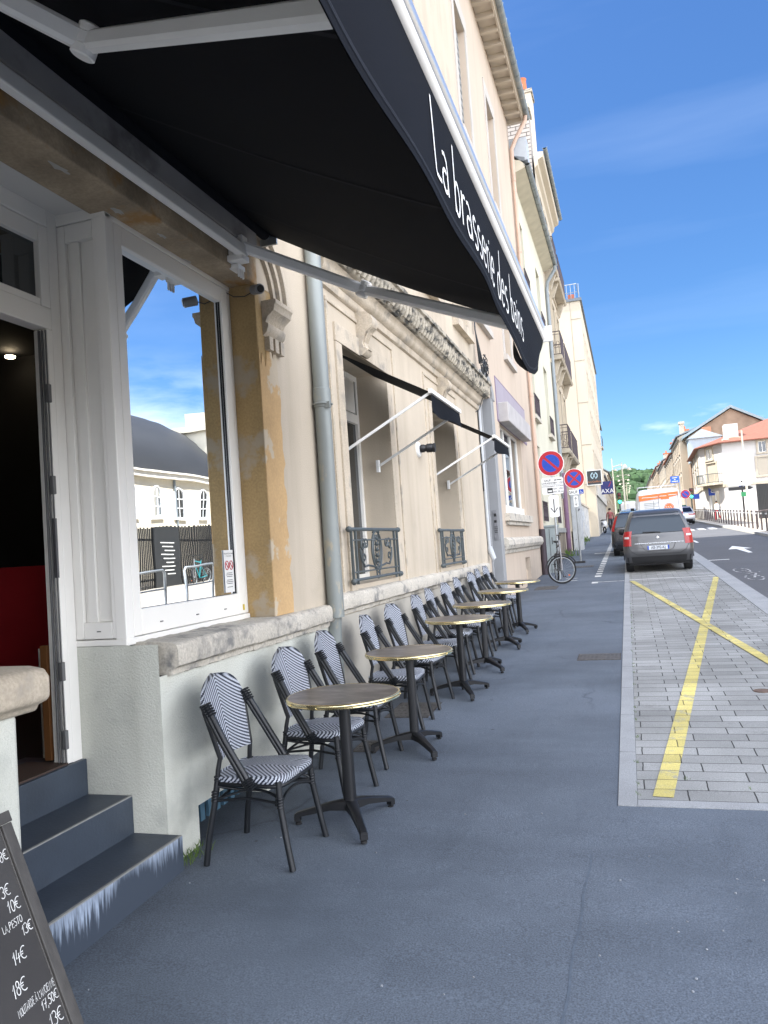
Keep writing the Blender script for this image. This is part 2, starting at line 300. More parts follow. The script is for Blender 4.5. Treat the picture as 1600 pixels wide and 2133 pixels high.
# ================================================================== SETTING
def sheet(mb, x0, x1, y0, y1, h, nx=1, ny=1):
    rows = [[Vector((x0 + (x1 - x0) * i / nx, y0 + (y1 - y0) * j / ny, g(y0 + (y1 - y0) * j / ny) + h)) for i in range(nx + 1)] for j in range(ny + 1)]
    return mb.grid(rows)
def slab(mb, x0, x1, y0, y1, h, d=.2):          # sloping slab with sides
    T = [(x0, y0), (x1, y0), (x1, y1), (x0, y1)]
    return mb.prism([Vector((x, y, g(y) + h - d)) for x, y in T], (0, 0, d))
asph = mat('old_sidewalk_asphalt', (.097, .117, .146), .82, .14, .9, .35, 130, stcol=(.072, .089, .112), stpos=(.50, .70), sts=.8, det=9, fine=.30, fs=140)
def asphalt_mat():
    m = asph; nt = m.node_tree; N = nt.nodes; L = nt.links; b = N['Principled BSDF']; src = b.inputs['Base Color'].links[0].from_socket; tc = [n for n in N if n.type == 'TEX_COORD'][0].outputs['Object']
    def n_(t, **k):
        q = N.new(t)
        for a, v in k.items():
            if a in q.inputs: q.inputs[a].default_value = v
            else: setattr(q, a, v)
        return q
    def ramp(v, p0, p1, c0, c1): q = N.new('ShaderNodeValToRGB'); e = q.color_ramp.elements; e[0].position = p0; e[1].position = p1; e[0].color = (*c0, 1); e[1].color = (*c1, 1); L.new(v, q.inputs[0]); return q.outputs[0]
    def mult(a, c, f=None): q = n_('ShaderNodeMix', data_type='RGBA', blend_type='MULTIPLY'); q.inputs[0].default_value = 1; L.new(a, q.inputs[6]); L.new(c, q.inputs[7]); return q.outputs[2]
    w1 = (1, 1, 1)
    mpb = n_('ShaderNodeMapping', Scale=(.55, 1.6, 1)); L.new(tc, mpb.inputs[0]); bands = n_('ShaderNodeTexNoise', Scale=.75, Detail=8., Roughness=.62); L.new(mpb.outputs[0], bands.inputs[0]); c = mult(src, ramp(bands.outputs[0], .46, .66, (1.07, 1.07, 1.07), (.78, .79, .80)))
    mps = n_('ShaderNodeMapping', Scale=(2.6, .5, 1)); L.new(tc, mps.inputs[0]); st = n_('ShaderNodeTexNoise', Scale=1.6, Detail=9., Roughness=.65); L.new(mps.outputs[0], st.inputs[0]); c = mult(c, ramp(st.outputs[0], .56, .74, w1, (.82, .83, .84)))
    nzw = n_('ShaderNodeTexNoise', Scale=1.3, Detail=6.); L.new(tc, nzw.inputs[0]); wv = n_('ShaderNodeVectorMath', operation='MULTIPLY_ADD'); wv.inputs[1].default_value = (.8, .8, 0); L.new(nzw.outputs[1], wv.inputs[0]); L.new(tc, wv.inputs[2])
    vo = n_('ShaderNodeTexVoronoi', feature='DISTANCE_TO_EDGE', Scale=.33); L.new(wv.outputs[0], vo.inputs[0]); crk = ramp(vo.outputs[0], .0015, .005, (.62, .62, .64), w1)
    msk = n_('ShaderNodeTexNoise', Scale=.5, Detail=3.); L.new(tc, msk.inputs[0]); mk = ramp(msk.outputs[0], .50, .56, (0, 0, 0), w1); q = n_('ShaderNodeMix', data_type='RGBA', blend_type='MULTIPLY'); L.new(mk, q.inputs[0]); L.new(c, q.inputs[6]); L.new(crk, q.inputs[7]); c = q.outputs[2]
    sp = n_('ShaderNodeTexVoronoi', Scale=2.3); L.new(tc, sp.inputs[0]); c = mult(c, ramp(sp.outputs[0], .028, .045, (.5, .5, .5), w1))          # old gum and tar spots
    sp2 = n_('ShaderNodeTexVoronoi', Scale=4.7); L.new(tc, sp2.inputs[0]); c = mult(c, ramp(sp2.outputs[0], .014, .022, (2.3, 2.3, 2.3), w1))      # pale chips
    sx_ = n_('ShaderNodeSeparateXYZ'); L.new(tc, sx_.inputs[0]); ed = n_('ShaderNodeMath', operation='MULTIPLY_ADD'); L.new(nzw.outputs[0], ed.inputs[0]); ed.inputs[1].default_value = -.7; L.new(sx_.outputs[0], ed.inputs[2]); c = mult(c, ramp_shift(N, L, ed.outputs[0]))
    L.new(c, b.inputs['Base Color'])
def ramp_shift(N, L, v):                       # dirt swept against the foot of the house walls
    a = N.new('ShaderNodeMapRange'); a.inputs['From Min'].default_value = -2.85; a.inputs['From Max'].default_value = -2.35; a.inputs['To Min'].default_value = .62; L.new(v, a.inputs[0]); return a.outputs[0]
asphalt_mat()
asph2 = mat('road_asphalt', (.085, .088, .097), .9, .1, .6, .3, 120, fine=.15, fs=100)
concr = mat('pale_concrete', (.33, .30, .255), .9, .1, .8, .3, 60, fine=.1)
kerbm = mat('granite_kerb', (.28, .29, .30), .85, .1, 3, .3, 120, fine=.2, fs=170)
groundm = mat('earth', (.2, .18, .14), .95, .2, .3, .2)
def paver_mat(name, base, paint=None):
    m = bpy.data.materials.new(name); m.use_nodes = True; nt = m.node_tree; N = nt.nodes; L = nt.links; b = N['Principled BSDF']
    tc = N.new('ShaderNodeTexCoord'); mp = N.new('ShaderNodeMapping'); mp.inputs['Location'].default_value = (.03, .02, 0)
    L.new(tc.outputs['Object'], mp.inputs[0]); br = N.new('ShaderNodeTexBrick'); br.offset = .33; br.offset_frequency = 2
    br.inputs['Scale'].default_value = 1; br.inputs['Brick Width'].default_value = .36; br.inputs['Row Height'].default_value = .170
    br.inputs['Mortar Size'].default_value = .0045; br.inputs['Mortar Smooth'].default_value = .25; br.inputs['Bias'].default_value = 0
    br.inputs['Color1'].default_value = (*[c * .80 for c in base], 1); br.inputs['Color2'].default_value = (*[c * 1.14 for c in base], 1)
    br.inputs['Mortar'].default_value = (.028, .027, .025, 1) if not paint else (.16, .14, .06, 1)
    nz = N.new('ShaderNodeTexNoise'); nz.inputs['Scale'].default_value = 160; nz.inputs['Detail'].default_value = 3
    c1 = N.new('ShaderNodeValToRGB'); c1.color_ramp.elements[0].position = .35; c1.color_ramp.elements[1].position = .68
    c1.color_ramp.elements[0].color = (.74,) * 3 + (1,); c1.color_ramp.elements[1].color = (1.18,) * 3 + (1,)
    n2 = N.new('ShaderNodeTexNoise'); n2.inputs['Scale'].default_value = 1.1; n2.inputs['Detail'].default_value = 8
    c2 = N.new('ShaderNodeValToRGB'); c2.color_ramp.elements[0].position = .38; c2.color_ramp.elements[1].position = .62
    c2.color_ramp.elements[0].color = (.74, .74, .73, 1)
    a = N.new('ShaderNodeMix'); a.data_type = 'RGBA'; a.blend_type = 'MULTIPLY'; a.inputs[0].default_value = 1
    a2 = N.new('ShaderNodeMix'); a2.data_type = 'RGBA'; a2.blend_type = 'MULTIPLY'; a2.inputs[0].default_value = 1
    # slightly wavy joints
    nw = N.new('ShaderNodeTexNoise'); nw.inputs['Scale'].default_value = 9; wm = N.new('ShaderNodeVectorMath'); wm.operation = 'MULTIPLY_ADD'
    wm.inputs[1].default_value = (.012, .012, 0); L.new(mp.outputs[0], nw.inputs[0]); L.new(nw.outputs[1], wm.inputs[0]); L.new(mp.outputs[0], wm.inputs[2])
    L.new(wm.outputs[0], br.inputs[0]); L.new(mp.outputs[0], nz.inputs[0]); L.new(mp.outputs[0], n2.inputs[0]); L.new(nz.outputs[0], c1.inputs[0]); L.new(n2.outputs[0], c2.inputs[0])
    n5 = N.new('ShaderNodeTexNoise'); n5.inputs['Scale'].default_value = .9; n5.inputs['Detail'].default_value = 9; n5.inputs['Roughness'].default_value = .7; L.new(mp.outputs[0], n5.inputs[0]); c5 = N.new('ShaderNodeValToRGB'); c5.color_ramp.elements[0].position = .60; c5.color_ramp.elements[1].position = .72; c5.color_ramp.elements[0].color = (1, 1, 1, 1); c5.color_ramp.elements[1].color = (.45, .45, .44, 1); L.new(n5.outputs[0], c5.inputs[0])
    m5 = N.new('ShaderNodeMix'); m5.data_type = 'RGBA'; m5.blend_type = 'MULTIPLY'; m5.inputs[0].default_value = 1; L.new(a2.outputs[2], m5.inputs[6]); L.new(c5.outputs[0], m5.inputs[7])
    if paint:
        nw2 = N.new('ShaderNodeTexNoise'); nw2.inputs['Scale'].default_value = 7; nw2.inputs['Detail'].default_value = 9; nw2.inputs['Roughness'].default_value = .75; L.new(mp.outputs[0], nw2.inputs[0]); cw_ = N.new('ShaderNodeValToRGB'); cw_.color_ramp.elements[0].position = .52; cw_.color_ramp.elements[1].position = .64; L.new(nw2.outputs[0], cw_.inputs[0])
        m6 = N.new('ShaderNodeMix'); m6.data_type = 'RGBA'; m6.inputs[7].default_value = (.36, .35, .27, 1); L.new(cw_.outputs[0], m6.inputs[0]); L.new(br.outputs[0], m6.inputs[6])
    L.new(m6.outputs[2] if paint else br.outputs[0], a.inputs[6]); L.new(c1.outputs[0], a.inputs[7]); L.new(a.outputs[2], a2.inputs[6]); L.new(c2.outputs[0], a2.inputs[7])
    L.new(m5.outputs[2], b.inputs['Base Color']); b.inputs['Roughness'].default_value = .8
    bp = N.new('ShaderNodeBump'); bp.inputs['Distance'].default_value = .008; bp.inputs['Strength'].default_value = .7; bp.invert = True
    L.new(br.outputs[1], bp.inputs['Height']); L.new(bp.outputs[0], b.inputs['Normal']); return m
paver = paver_mat('granite_pavers', (.30, .305, .30)); tape = paver_mat('yellow_road_paint', (.62, .53, .18), True)
struct('ground', sheet(MB(), -400, 400, -120, 700, -.35, 8, 8), groundm)
b = MB(); slab(b, -3.6, -.187, -14, 160, 0); slab(b, -.187, 2.12, -14, 4.62, 0)
struct('sidewalk', b, asph)
b = MB()                                        # flush granite kerb in separate stones with open joints
y = 4.62
b2 = MB()
while y < 34:
    l = 1.0; slab(b, -.184, -.078, y + (.006 if y > 4.7 else 0.0), min(y + l - .004, 34), .006, .15); y += l
for i in range(3): slab(b, -.076 + i * .73, -.076 + (i + 1) * .73 - .006, 4.622, 4.715, .006, .15)
y = 4.72
while y < 60: slab(b, 1.80, 2.115, y + .004, y + 1.0, .006, .25); y += 1.
struct('kerb', b, kerbm)
struct('parking_bay', slab(MB(), -.076, 1.797, 4.72, 60, 0, .15), paver)
struct('road', slab(MB(), 2.118, 5.78, -14, 400, -.055, .15), asph2)
b = MB(); slab(b, 5.95, 7.6, 26, 400, .06, .3); slab(b, 7.6, 60, -14, 78, .06, .3)
slab(b, 5.95, 7.6, -14, 26, .06, .3)
struct('far_sidewalk', b, concr)
struct('far_kerb', slab(MB(), 5.783, 5.947, -14, 400, .065, .3), mat('pale_kerb', (.42, .41, .38), .85))
def mark(mb, pts, h): return mb.poly([Vector((x, y, g(y) + h)) for x, y in pts])
def stripe(mb, p, q, w, h):
    d = Vector((q[0] - p[0], q[1] - p[1])).normalized(); n = Vector((-d.y, d.x)) * w / 2
    return mark(mb, [(p[0] + n.x, p[1] + n.y), (q[0] + n.x, q[1] + n.y), (q[0] - n.x, q[1] - n.y), (p[0] - n.x, p[1] - n.y)], h)
b = MB(); stripe(b, (.065, 4.775), (1.77, 18.6), .115, .004); struct('yellow_marking', b, tape)
b = MB(); stripe(b, (-.02, 18.6), (1.79, 4.76), .115, .008); struct('yellow_marking', b, tape)
wpaint = mat('worn_white_paint', (.60, .60, .58), .8, .1, 8, .1, stcol=(.2, .2, .2), stpos=(.58, .66), sts=7)
b = MB(); stripe(b, (-.07, 18.85), (1.79, 18.85), .07, .012)
mark(b, [(-.92, 18.8), (-.19, 18.8), (-.19, 18.87), (-.92, 18.87)], .004)
mark(b, [(-.92, 18.5), (-.78, 18.5), (-.78, 18.87), (-.92, 18.87)], .008)
for i in range(26): mark(b, [(-.92, 20.3 + i * .8), (-.76, 20.3 + i * .8), (-.76, 20.7 + i * .8), (-.92, 20.7 + i * .8)], .004)
mark(b, [(-1.35, 31.2), (-.19, 31.2), (-.19, 31.5), (-1.35, 31.5)], .004)
mark(b, [(-1.62, 19.55), (-1.3, 19.55), (-1.3, 19.63), (-1.62, 19.63)], .004); mark(b, [(-1.62, 20.2), (-1.34, 20.2), (-1.34, 20.28), (-1.62, 20.28)], .004)
struct('white_marking', b, wpaint)
b = MB()
for y in (36, 41, 46, 51, 56, 61): mark(b, [(2.75, y), (2.87, y), (2.87, y + 2.2), (2.75, y + 2.2)], -.05)
mark(b, [(2.16, 24.6), (2.75, 24.6), (2.75, 24.75), (2.16, 24.75)], -.05)
b2 = [(3.42, 30.9), (3.75, 29.6), (3.68, 29.0), (3.85, 27.6), (4.0, 27.7), (3.84, 29.1), (3.95, 29.6)]
mark(b, [(3.62, 27.2), (3.74, 27.2), (3.80, 29.6), (4.05, 29.6), (3.66, 31.6), (3.30, 29.6), (3.55, 29.6)], -.05)
for i in range(5): mark(b, [(2.3 + i * .66, 52.5), (2.7 + i * .66, 52.5), (2.7 + i * .66, 55.5), (2.3 + i * .66, 55.5)], -.05)
struct('road_marking', b, white)
b = MB()
# bicycle symbol in the lane: two wheels and a frame
for cy in (18.6, 20.6):
    pts = arc(2.55, cy, .17, .62, 0, 360, 20)
    for i in range(20): stripe(b, pts[i], pts[i + 1], .045, -.05)
stripe(b, (2.55, 18.6), (2.72, 19.6), .05, -.048); stripe(b, (2.72, 19.6), (2.55, 20.6), .05, -.046); stripe(b, (2.5, 19.5), (2.85, 19.9), .05, -.044)
struct('road_marking', b, mat('almost_gone_paint', (.50, .50, .50), .9, .1, 8, .1, stcol=(.09, .092, .10), stpos=(.44, .52), sts=9))
# wooded hill closing the street
hillm = mat('wooded_hill', (.03, .06, .022), .95, .45, .05, .6, .5)
b = MB(); rnd = random.Random(3); rows = []
for i in range(60):
    rr = []
    for j in range(24):
        x = -90 + i * 5; y = 300 + j * 6; t = j / 23
        rr.append(Vector((x, y, g(y) - 1 + 18 * sin(min(1, t * 1.5) * pi / 2) * (.55 + .45 * sin(i * .07 + .8)) + rnd.uniform(-1.6, 1.6) * (t > .02))))
    rows.append(rr)
b.grid(rows); struct('hill', b, hillm, smooth=80)
b = MB()                                        # crowns of the far wood
for k in range(420):
    x = rnd.uniform(-30, 55); t = rnd.uniform(.15, .9); y = 300 + t * 130; zz = g(y) - 1 + 18 * sin(min(1, t * 1.5) * pi / 2) * (.55 + .45 * sin((x + 90) / 5 * .07 + .8)); r = rnd.uniform(1.8, 3.6)
    ring = []
    for a in range(6):
        ph = -pi / 2 + pi * a / 5; ring.append([Vector((x + r * cos(ph) * cos(q) * rnd.uniform(.75, 1.2), y + r * cos(ph) * sin(q), zz + 1 + r * sin(ph) * rnd.uniform(.8, 1.2))) for q in [2 * pi * w_ / 7 for w_ in range(7)]])
    b.grid(ring, True)
o = b.build('forest', mat('forest_leaves', (.03, .065, .022), .95, .4, .35, .5, 3), kind='stuff'); o['label'] = 'green wooded hillside closing the far end of the street'; o['category'] = 'wood'

# ================================================================== BUILDING KIT
def wall_holes(mb, fr, a0, a1, b0, b1, holes, depth=.22):
    A = sorted({a0, a1, *[h[0] for h in holes], *[h[1] for h in holes]}); B = sorted({b0, b1, *[h[2] for h in holes], *[h[3] for h in holes]})
    A = [a for a in A if a0 <= a <= a1]; B = [q for q in B if b0 <= q <= b1]
    for i in range(len(A) - 1):
        for j in range(len(B) - 1):
            ca, cb = (A[i] + A[i + 1]) / 2, (B[j] + B[j + 1]) / 2
            if any(h[0] < ca < h[1] and h[2] < cb < h[3] for h in holes): continue
            mb.quad(fr(A[i], B[j]), fr(A[i + 1], B[j]), fr(A[i + 1], B[j + 1]), fr(A[i], B[j + 1]))
    for h in holes:
        d = -(h[4] if len(h) > 4 else depth); c = [(h[0], h[2]), (h[1], h[2]), (h[1], h[3]), (h[0], h[3])]
        for k in range(4): p, q = c[k], c[(k + 1) % 4]; mb.quad(fr(*p), fr(*q), fr(*q, d), fr(*p, d))
    return mb
def window(root, fr, h, fm=pvc, gm=None, bar=.05, mull=1, trans=(), depth=.20, shutter=None, name='window'):
    a0, a1, b0, b1 = h[:4]; d = -depth; w = .06; mb = MB()
    mb.box(a0, a0 + w, b0, b1, d - .05, d, fr); mb.box(a1 - w, a1, b0, b1, d - .05, d, fr)
    mb.box(a0 + w, a1 - w, b0, b0 + w, d - .05, d, fr); mb.box(a0 + w, a1 - w, b1 - w, b1, d - .05, d, fr)
    for k in range(1, mull + 1):
        c = a0 + (a1 - a0) * k / (mull + 1); mb.box(c - bar / 2, c + bar / 2, b0 + w, b1 - w, d - .045, d + .004, fr)
    for t in trans: z = b0 + (b1 - b0) * t; mb.box(a0 + w, a1 - w, z - bar / 2, z + bar / 2, d - .048, d + .002, fr)
    f = mb.build(name, fm, root)
    MB().quad(fr(a0 + w, b0 + w, d - .03), fr(a1 - w, b0 + w, d - .03), fr(a1 - w, b1 - w, d - .03), fr(a0 + w, b1 - w, d - .03)).build('pane', gm or winglass, f)
    return f
def surround(mb, fr, h, w=.14, p=.035, sill=True, top=0.):
    a0, a1, b0, b1 = h[:4]
    mb.box(a0 - w, a0 - .002, b0, b1, -.02, p, fr); mb.box(a1 + .002, a1 + w, b0, b1, -.02, p, fr); mb.box(a0 - w, a1 + w, b1 + .002, b1 + w + top, -.02, p + .003, fr)
    if sill: mb.box(a0 - w - .05, a1 + w + .05, b0 - .14, b0 - .002, -.02, p + .07, fr)
    return mb
def railing(root, fr, a0, a1, b0, b1, c, m, step=.11, name='balcony_railing', scroll=True):
    mb = MB(); r = .014
    mb.tube([fr(a0, b1, c), fr(a1, b1, c)], .02, 6); mb.tube([fr(a0, b0, c), fr(a1, b0, c)], r, 6); mb.tube([fr(a0, b1 - .12, c), fr(a1, b1 - .12, c)], .01, 5)
    n = max(2, int((a1 - a0) / step))
    for i in range(n + 1): a = a0 + (a1 - a0) * i / n; mb.tube([fr(a, b0, c), fr(a, b1, c)], r * .75, 5)
    if scroll:
        for i in range(n): a = a0 + (a1 - a0) * (i + .5) / n; mb.tube([fr(a + p, b0 + (b1 - b0) * .45 + q, c) for p, q in arc(0, 0, step * .45, step * .8, 0, 360, 8)], .009, 4)
    return mb.build(name, m, root)
def gutter_run(root, x, y0, y1, z, m=zinc, r=.09):
    mb = MB(); rows = []
    for y in (y0, y1): rows.append([Vector((x + cos(q) * r, y, z + sin(q) * r)) for q in [pi + pi * k / 8 for k in range(9)]] + [Vector((x - r * .9 + k * r * 1.8 / 3, y, z - .02)) for k in (3, 0)])
    mb.grid(rows, True); n = int((y1 - y0) / .55)
    for i in range(n + 1):
        y = y0 + (y1 - y0) * i / n; mb.tube([Vector((x + cos(q) * (r + .006), y, z + sin(q) * (r + .006))) for q in [pi + pi * k / 8 for k in range(9)]], .008, 4)
    return mb.build('gutter', m, root, smooth=40)
def roof_slab(root, x0, x1, y0, y1, z0, z1, m, t=.12, name='roof'):
    mb = MB(); mb.prism([Vector((x1, y0, z0)), Vector((x0, y0, z1)), Vector((x0, y0, z1 + t)), Vector((x1, y0, z0 + t))], (0, y1 - y0, 0)); return mb.build(name, m, root)
def surrounds(root, fr, hs_list, m, **k):
    for h in hs_list: surround(MB(), fr, h, **k).build('window_surround', m, root)
roofz = mat('zinc_roof', (.16, .18, .20), .5, .1, 1, .05, metal=.3); rooft = mat('roof_tiles', (.26, .10, .06), .85, .2, 4, .3, 20)
orange = mat('orange_tiles', (.20, .075, .048), .8, .15, 4, .4, 12)
FX = -2.42
FF = F((FX, 0, 0), (0, 1, 0), (0, 0, 1), (1, 0, 0))
# ================================================================== BRASSERIE BUILDING
br = thing('brasserie_building', 'cream and yellow stone corner brasserie with white framed bay window and open doorway', 'building', (FX, 3, 0))
b = MB(); wall_holes(b, FF, 5.24, 5.98, 1.25, 13.2, []); wall_holes(b, FF, -6, 5.24, 4.32, 13.2, [(1.2, 2.3, 5.6, 7.8), (3.6, 4.7, 5.6, 7.8), (1.2, 2.3, 9, 11), (3.6, 4.7, 9, 11)])
b.box(-12, FX - .3, -6, -5.8, -1, 13.2); b.box(-12, -11.8, -6, 6, -1, 13.2); b.box(-2.72, FX, 4.992, 5.238, 3.67, 4.33); b.box(-12, FX - .3, -6, 6, 13.0, 13.1); b.box(-12, FX - .003, 5.90, 5.975, 3.7, 13.2)
b.build('wall', cream, br)
for h in ((1.2, 2.3, 5.6, 7.8), (3.6, 4.7, 5.6, 7.8), (1.2, 2.3, 9, 11), (3.6, 4.7, 9, 11)): window(br, FF, h)
roof_slab(br, -12, FX + .4, -6, 6, 13.2, 17, rooft)
# base under the bay
b = MB(); wall_holes(b, FF, 3.53, 5.98, -.6, 1.10, [(3.83, 4.66, .11, .33, .25)])
b.quad((FX, 3.53, -.6), (-3.2, 3.53, -.6), (-3.2, 3.53, 1.27), (FX, 3.53, 1.27)); b.box(-3.2, FX - .26, 3.531, 5.9, 1.10, 1.262)
o = b.build('base_wall', basew, br)
# sill with worn rounded nose
def sill_prof(x0, zt, zb, xf): return [(x0, zb), (FX + .002, zb - .035), (FX + .025, zb - .03), (FX + .028, zb + .004), (xf - .022, zb + .008), (xf - .004, zb + .022), (xf, zb + .045), (xf + .001, zt - .045), (xf - .006, zt - .022), (xf - .022, zt - .006), (xf - .05, zt), (x0, zt + .008)]
b = MB(); b.profile(sill_prof(-2.62, 1.272, 1.125, -2.345), 3.60, 4.55, 26, .0035, 1); b.profile(sill_prof(-2.62, 1.268, 1.12, -2.35), 4.553, 5.90, 36, .0035, 2)
b.build('bay_sill', sillst, br, smooth=32)
# pillar: reveal and front
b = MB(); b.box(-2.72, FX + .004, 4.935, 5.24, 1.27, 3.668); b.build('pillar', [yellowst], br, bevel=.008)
b = MB(); b.box(FX + .002, FX + .010, 4.955, 5.245, 1.275, 3.32)
# ragged edges where the yellow coat stops
rn = random.Random(5); pts = [(4.937, 1.272)]; z = 1.272
while z < 3.2: pts.append((5.24 + rn.uniform(-.02, .025), z)); z += rn.uniform(.03, .12)
yy = 5.22
while yy > 4.95: pts.append((yy, 3.22 + rn.uniform(-.16, .13))); yy -= rn.uniform(.02, .05)
pts.append((4.937, 3.2))
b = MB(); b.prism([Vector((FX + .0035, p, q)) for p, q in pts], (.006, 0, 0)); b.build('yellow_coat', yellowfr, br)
# lintel beam
b = MB(); b.box(-2.71, FX + .006, -3, 4.99, 3.66, 4.33); b.build('lintel', lintelst, br, bevel=.012)
rn = random.Random(14); b = MB()
for cy, cx_, r in ((3.05, -2.50, .05), (3.55, -2.55, .045), (3.95, -2.52, .035), (2.75, -2.66, .05), (4.35, -2.60, .03), (4.05, -2.66, .03)):
    b.poly([Vector((cx_ + r * .5 * rn.uniform(.4, 1.2) * cos(q), cy + r * 1.6 * rn.uniform(.5, 1.2) * sin(q), 3.6585)) for q in [2 * pi * k / 14 for k in range(14)]])
b.build('flaked_patch', mat('pale_flake', (.42, .40, .36), .9, .1, 20), br)
# recess ceiling, recess wall, door wall
b = MB(); b.quad((-2.70, -3, 3.69), (-2.70, 3.60, 3.69), (-3.0, 3.60, 3.70), (-3.0, -3, 3.70)); b.build('recess_ceiling', ceilm, br)
# left pier beside the steps with its capping
b = MB(); b.box(-3.0, FX, -3, 2.54, -.6, 1.13); b.build('low_wall', basew, br, bevel=.02)
b = MB(); b.profile([(-3.0, 1.12), (FX + .02, 1.12), (FX + .035, 1.15), (FX + .08, 1.165), (FX + .095, 1.18), (FX + .095, 1.265), (FX + .07, 1.30), (FX, 1.31), (-3.0, 1.31)], -3, 2.63, 60, .003, 4)
b.build('wall_cap', stone, br, smooth=55, bevel=.02)
# left bay window (mostly out of view)
b = MB(); b.box(-2.70, -2.61, .6, 2.44, 1.30, 1.45); b.box(-2.70, -2.61, .6, 2.44, 3.5, 3.66); b.box(-2.70, -2.61, 2.34, 2.44, 1.45, 3.5); b.box(-2.93, -2.70, 2.36, 2.44, 1.3, 3.66)
o = b.build('window', pvc, br); MB().quad((-2.65, .6, 1.45), (-2.65, 2.34, 1.45), (-2.65, 2.34, 3.5), (-2.65, .6, 3.5)).build('pane', shopglass, o)
# bay window: front frame, corner post, side panel
X = -2.61
b = MB()
b.box(X - .07, X, 3.53, 3.60, 1.272, 3.66)                      # corner post
b.box(X - .07, X - .004, 3.604, 3.68, 1.31, 3.63); b.box(X - .07, X - .004, 4.80, 4.885, 1.31, 3.63)
b.box(X - .07, X - .005, 3.68, 4.80, 1.31, 1.455); b.box(X - .07, X - .005, 3.68, 4.80, 3.52, 3.63)
b.box(X - .08, X + .006, 3.532, 4.93, 1.268, 1.307); b.box(X - .08, X - .002, 3.602, 4.93, 3.632, 3.668); b.box(X - .07, X - .008, 4.888, 4.935, 1.31, 3.63)
f = b.build('bay_window', pvc, br, bevel=.006)
MB().quad((X - .035, 3.68, 1.455), (X - .035, 4.80, 1.455), (X - .035, 4.80, 3.52), (X - .035, 3.68, 3.52)).build('pane', shopglass, f)
b = MB()
for a0, a1, b0, b1 in ((3.675, 3.683, 1.45, 3.525), (4.797, 4.805, 1.45, 3.525)): b.box(X - .034, X - .020, a0, a1, b0, b1)
b.box(X - .034, X - .020, 3.68, 4.80, 1.447, 1.456); b.build('seal', blackp, f)
b = MB()
for yy in (3.86, 4.25, 4.6): b.box(X - .004, X + .0025, yy - .012, yy + .012, 1.362, 1.368)
b.build('drain_slot', pvcg, f)
MB().box(X - .004, X - .001, 4.845, 4.868, 1.335, 1.375).build('yellow_sticker', flat('sticker_yellow', (.55, .42, .05)), f)
SP = F((0, 3.53, 0), (1, 0, 0), (0, 0, 1), (0, -1, 0))          # side panel faces the camera
b = MB()
b.box(-2.96, -2.945, 1.30, 3.70, -.06, .0, SP)
for a0, a1, b0, b1 in ((-2.94, -2.885, 1.31, 3.63), (-2.70, -2.613, 1.31, 3.65), (-2.883, -2.702, 1.31, 1.40), (-2.883, -2.702, 3.53, 3.63)): b.box(a0, a1, b0, b1, -.05, -.002, SP)
b.box(-2.86, -2.80, 1.40, 3.53, -.04, -.012, SP); b.box(-2.883, -2.86, 1.40, 3.53, -.04, -.022, SP); b.box(-2.80, -2.702, 1.40, 3.53, -.04, -.03, SP)
b.box(-2.945, -2.61, 1.272, 1.305, -.05, .004, SP); b.box(-2.945, -2.61, 3.634, 3.70, -.05, .003, SP)
f = b.build('side_panel', pvc, br, bevel=.004)
MB().box(-2.80, -2.775, 1.348, 1.354, -.004, .001, SP).build('drain_slot', pvcg, f)
# sticker on the shop window
SG = F((X - .030, 0, 0), (0, 1, 0), (0, 0, 1), (1, 0, 0))
f = MB().box(4.665, 4.79, 1.47, 1.76, 0, .002, SG).build('no_smoking_sticker', white, br)
red = flat('sign_red', (.40, .008, .018)); blue = flat('sign_blue', (.006, .05, .36)); inkm = flat('black_ink', (.02, .02, .02))
b = MB()
for cy in (4.698, 4.755):
    b.tube([SG(cy + p, 1.655 + q, .004) for p, q in arc(0, 0, .023, .03, 0, 360, 20)][:-1], .003, 5, True); b.tube([SG(cy - .016, 1.675, .004), SG(cy + .016, 1.635, .004)], .003, 5)
b.build('sticker_symbol', red, f)
b = MB(); text_mb('INTERDICTION', .016, SG, .003, mb=None)
b = text_mb('INTERDICTION DE FUMER', .0105, F(SG(4.727, 1.735), SG.u, SG.v, SG.n), .003); text_mb('ET DE VAPOTER', .0105, F(SG(4.727, 1.718), SG.u, SG.v, SG.n), .003, mb=b)
for k in range(9):
    if k % 4 != 3: b.box(4.69 - .008 * (k % 2), 4.765 + .008 * (k % 2), 1.60 - k * .012, 1.604 - k * .012, .002, .003, SG)
b.build('sticker_text', inkm, f)
# ---- doorway
XD = -2.93
b = MB()
b.box(XD - .09, XD - .004, 3.455, 3.53, .62, 3.70); b.box(XD - .09, XD, 3.41, 3.452, .67, 3.02)
b.box(XD - .09, XD - .002, 2.55, 3.452, 3.022, 3.14); b.box(XD - .09, XD - .001, 2.55, 2.62, .62, 3.70)
b.box(XD - .09, XD - .002, 2.622, 3.452, 3.60, 3.70); b.box(XD - .09, XD - .003, 3.385, 3.452, 3.142, 3.598); b.box(XD - .09, XD - .003, 2.622, 2.69, 3.142, 3.598)
b.box(XD - .08, XD - .010, 2.69, 3.385, 3.142, 3.185); b.box(XD - .08, XD - .010, 2.69, 3.385, 3.50, 3.598)
f = b.build('door_frame', pvc, br, bevel=.005)
MB().quad((XD - .04, 2.69, 3.185), (XD - .04, 3.385, 3.185), (XD - .04, 3.385, 3.50), (XD - .04, 2.69, 3.50)).build('transom_pane', winglass, f)
b = MB()
for k in range(3): b.box(XD - .004 - k * .02, XD + .002 - k * .02, 3.396 - k * .004, 3.402, .68, 3.01)
b.build('door_seal', pvcg, f)
for z in (2.66, 2.16, 1.16, .80): MB().box(XD - .012, XD + .012, 3.388, 3.412, z - .05, z + .05).build('hinge', pvcg, f, bevel=.004)
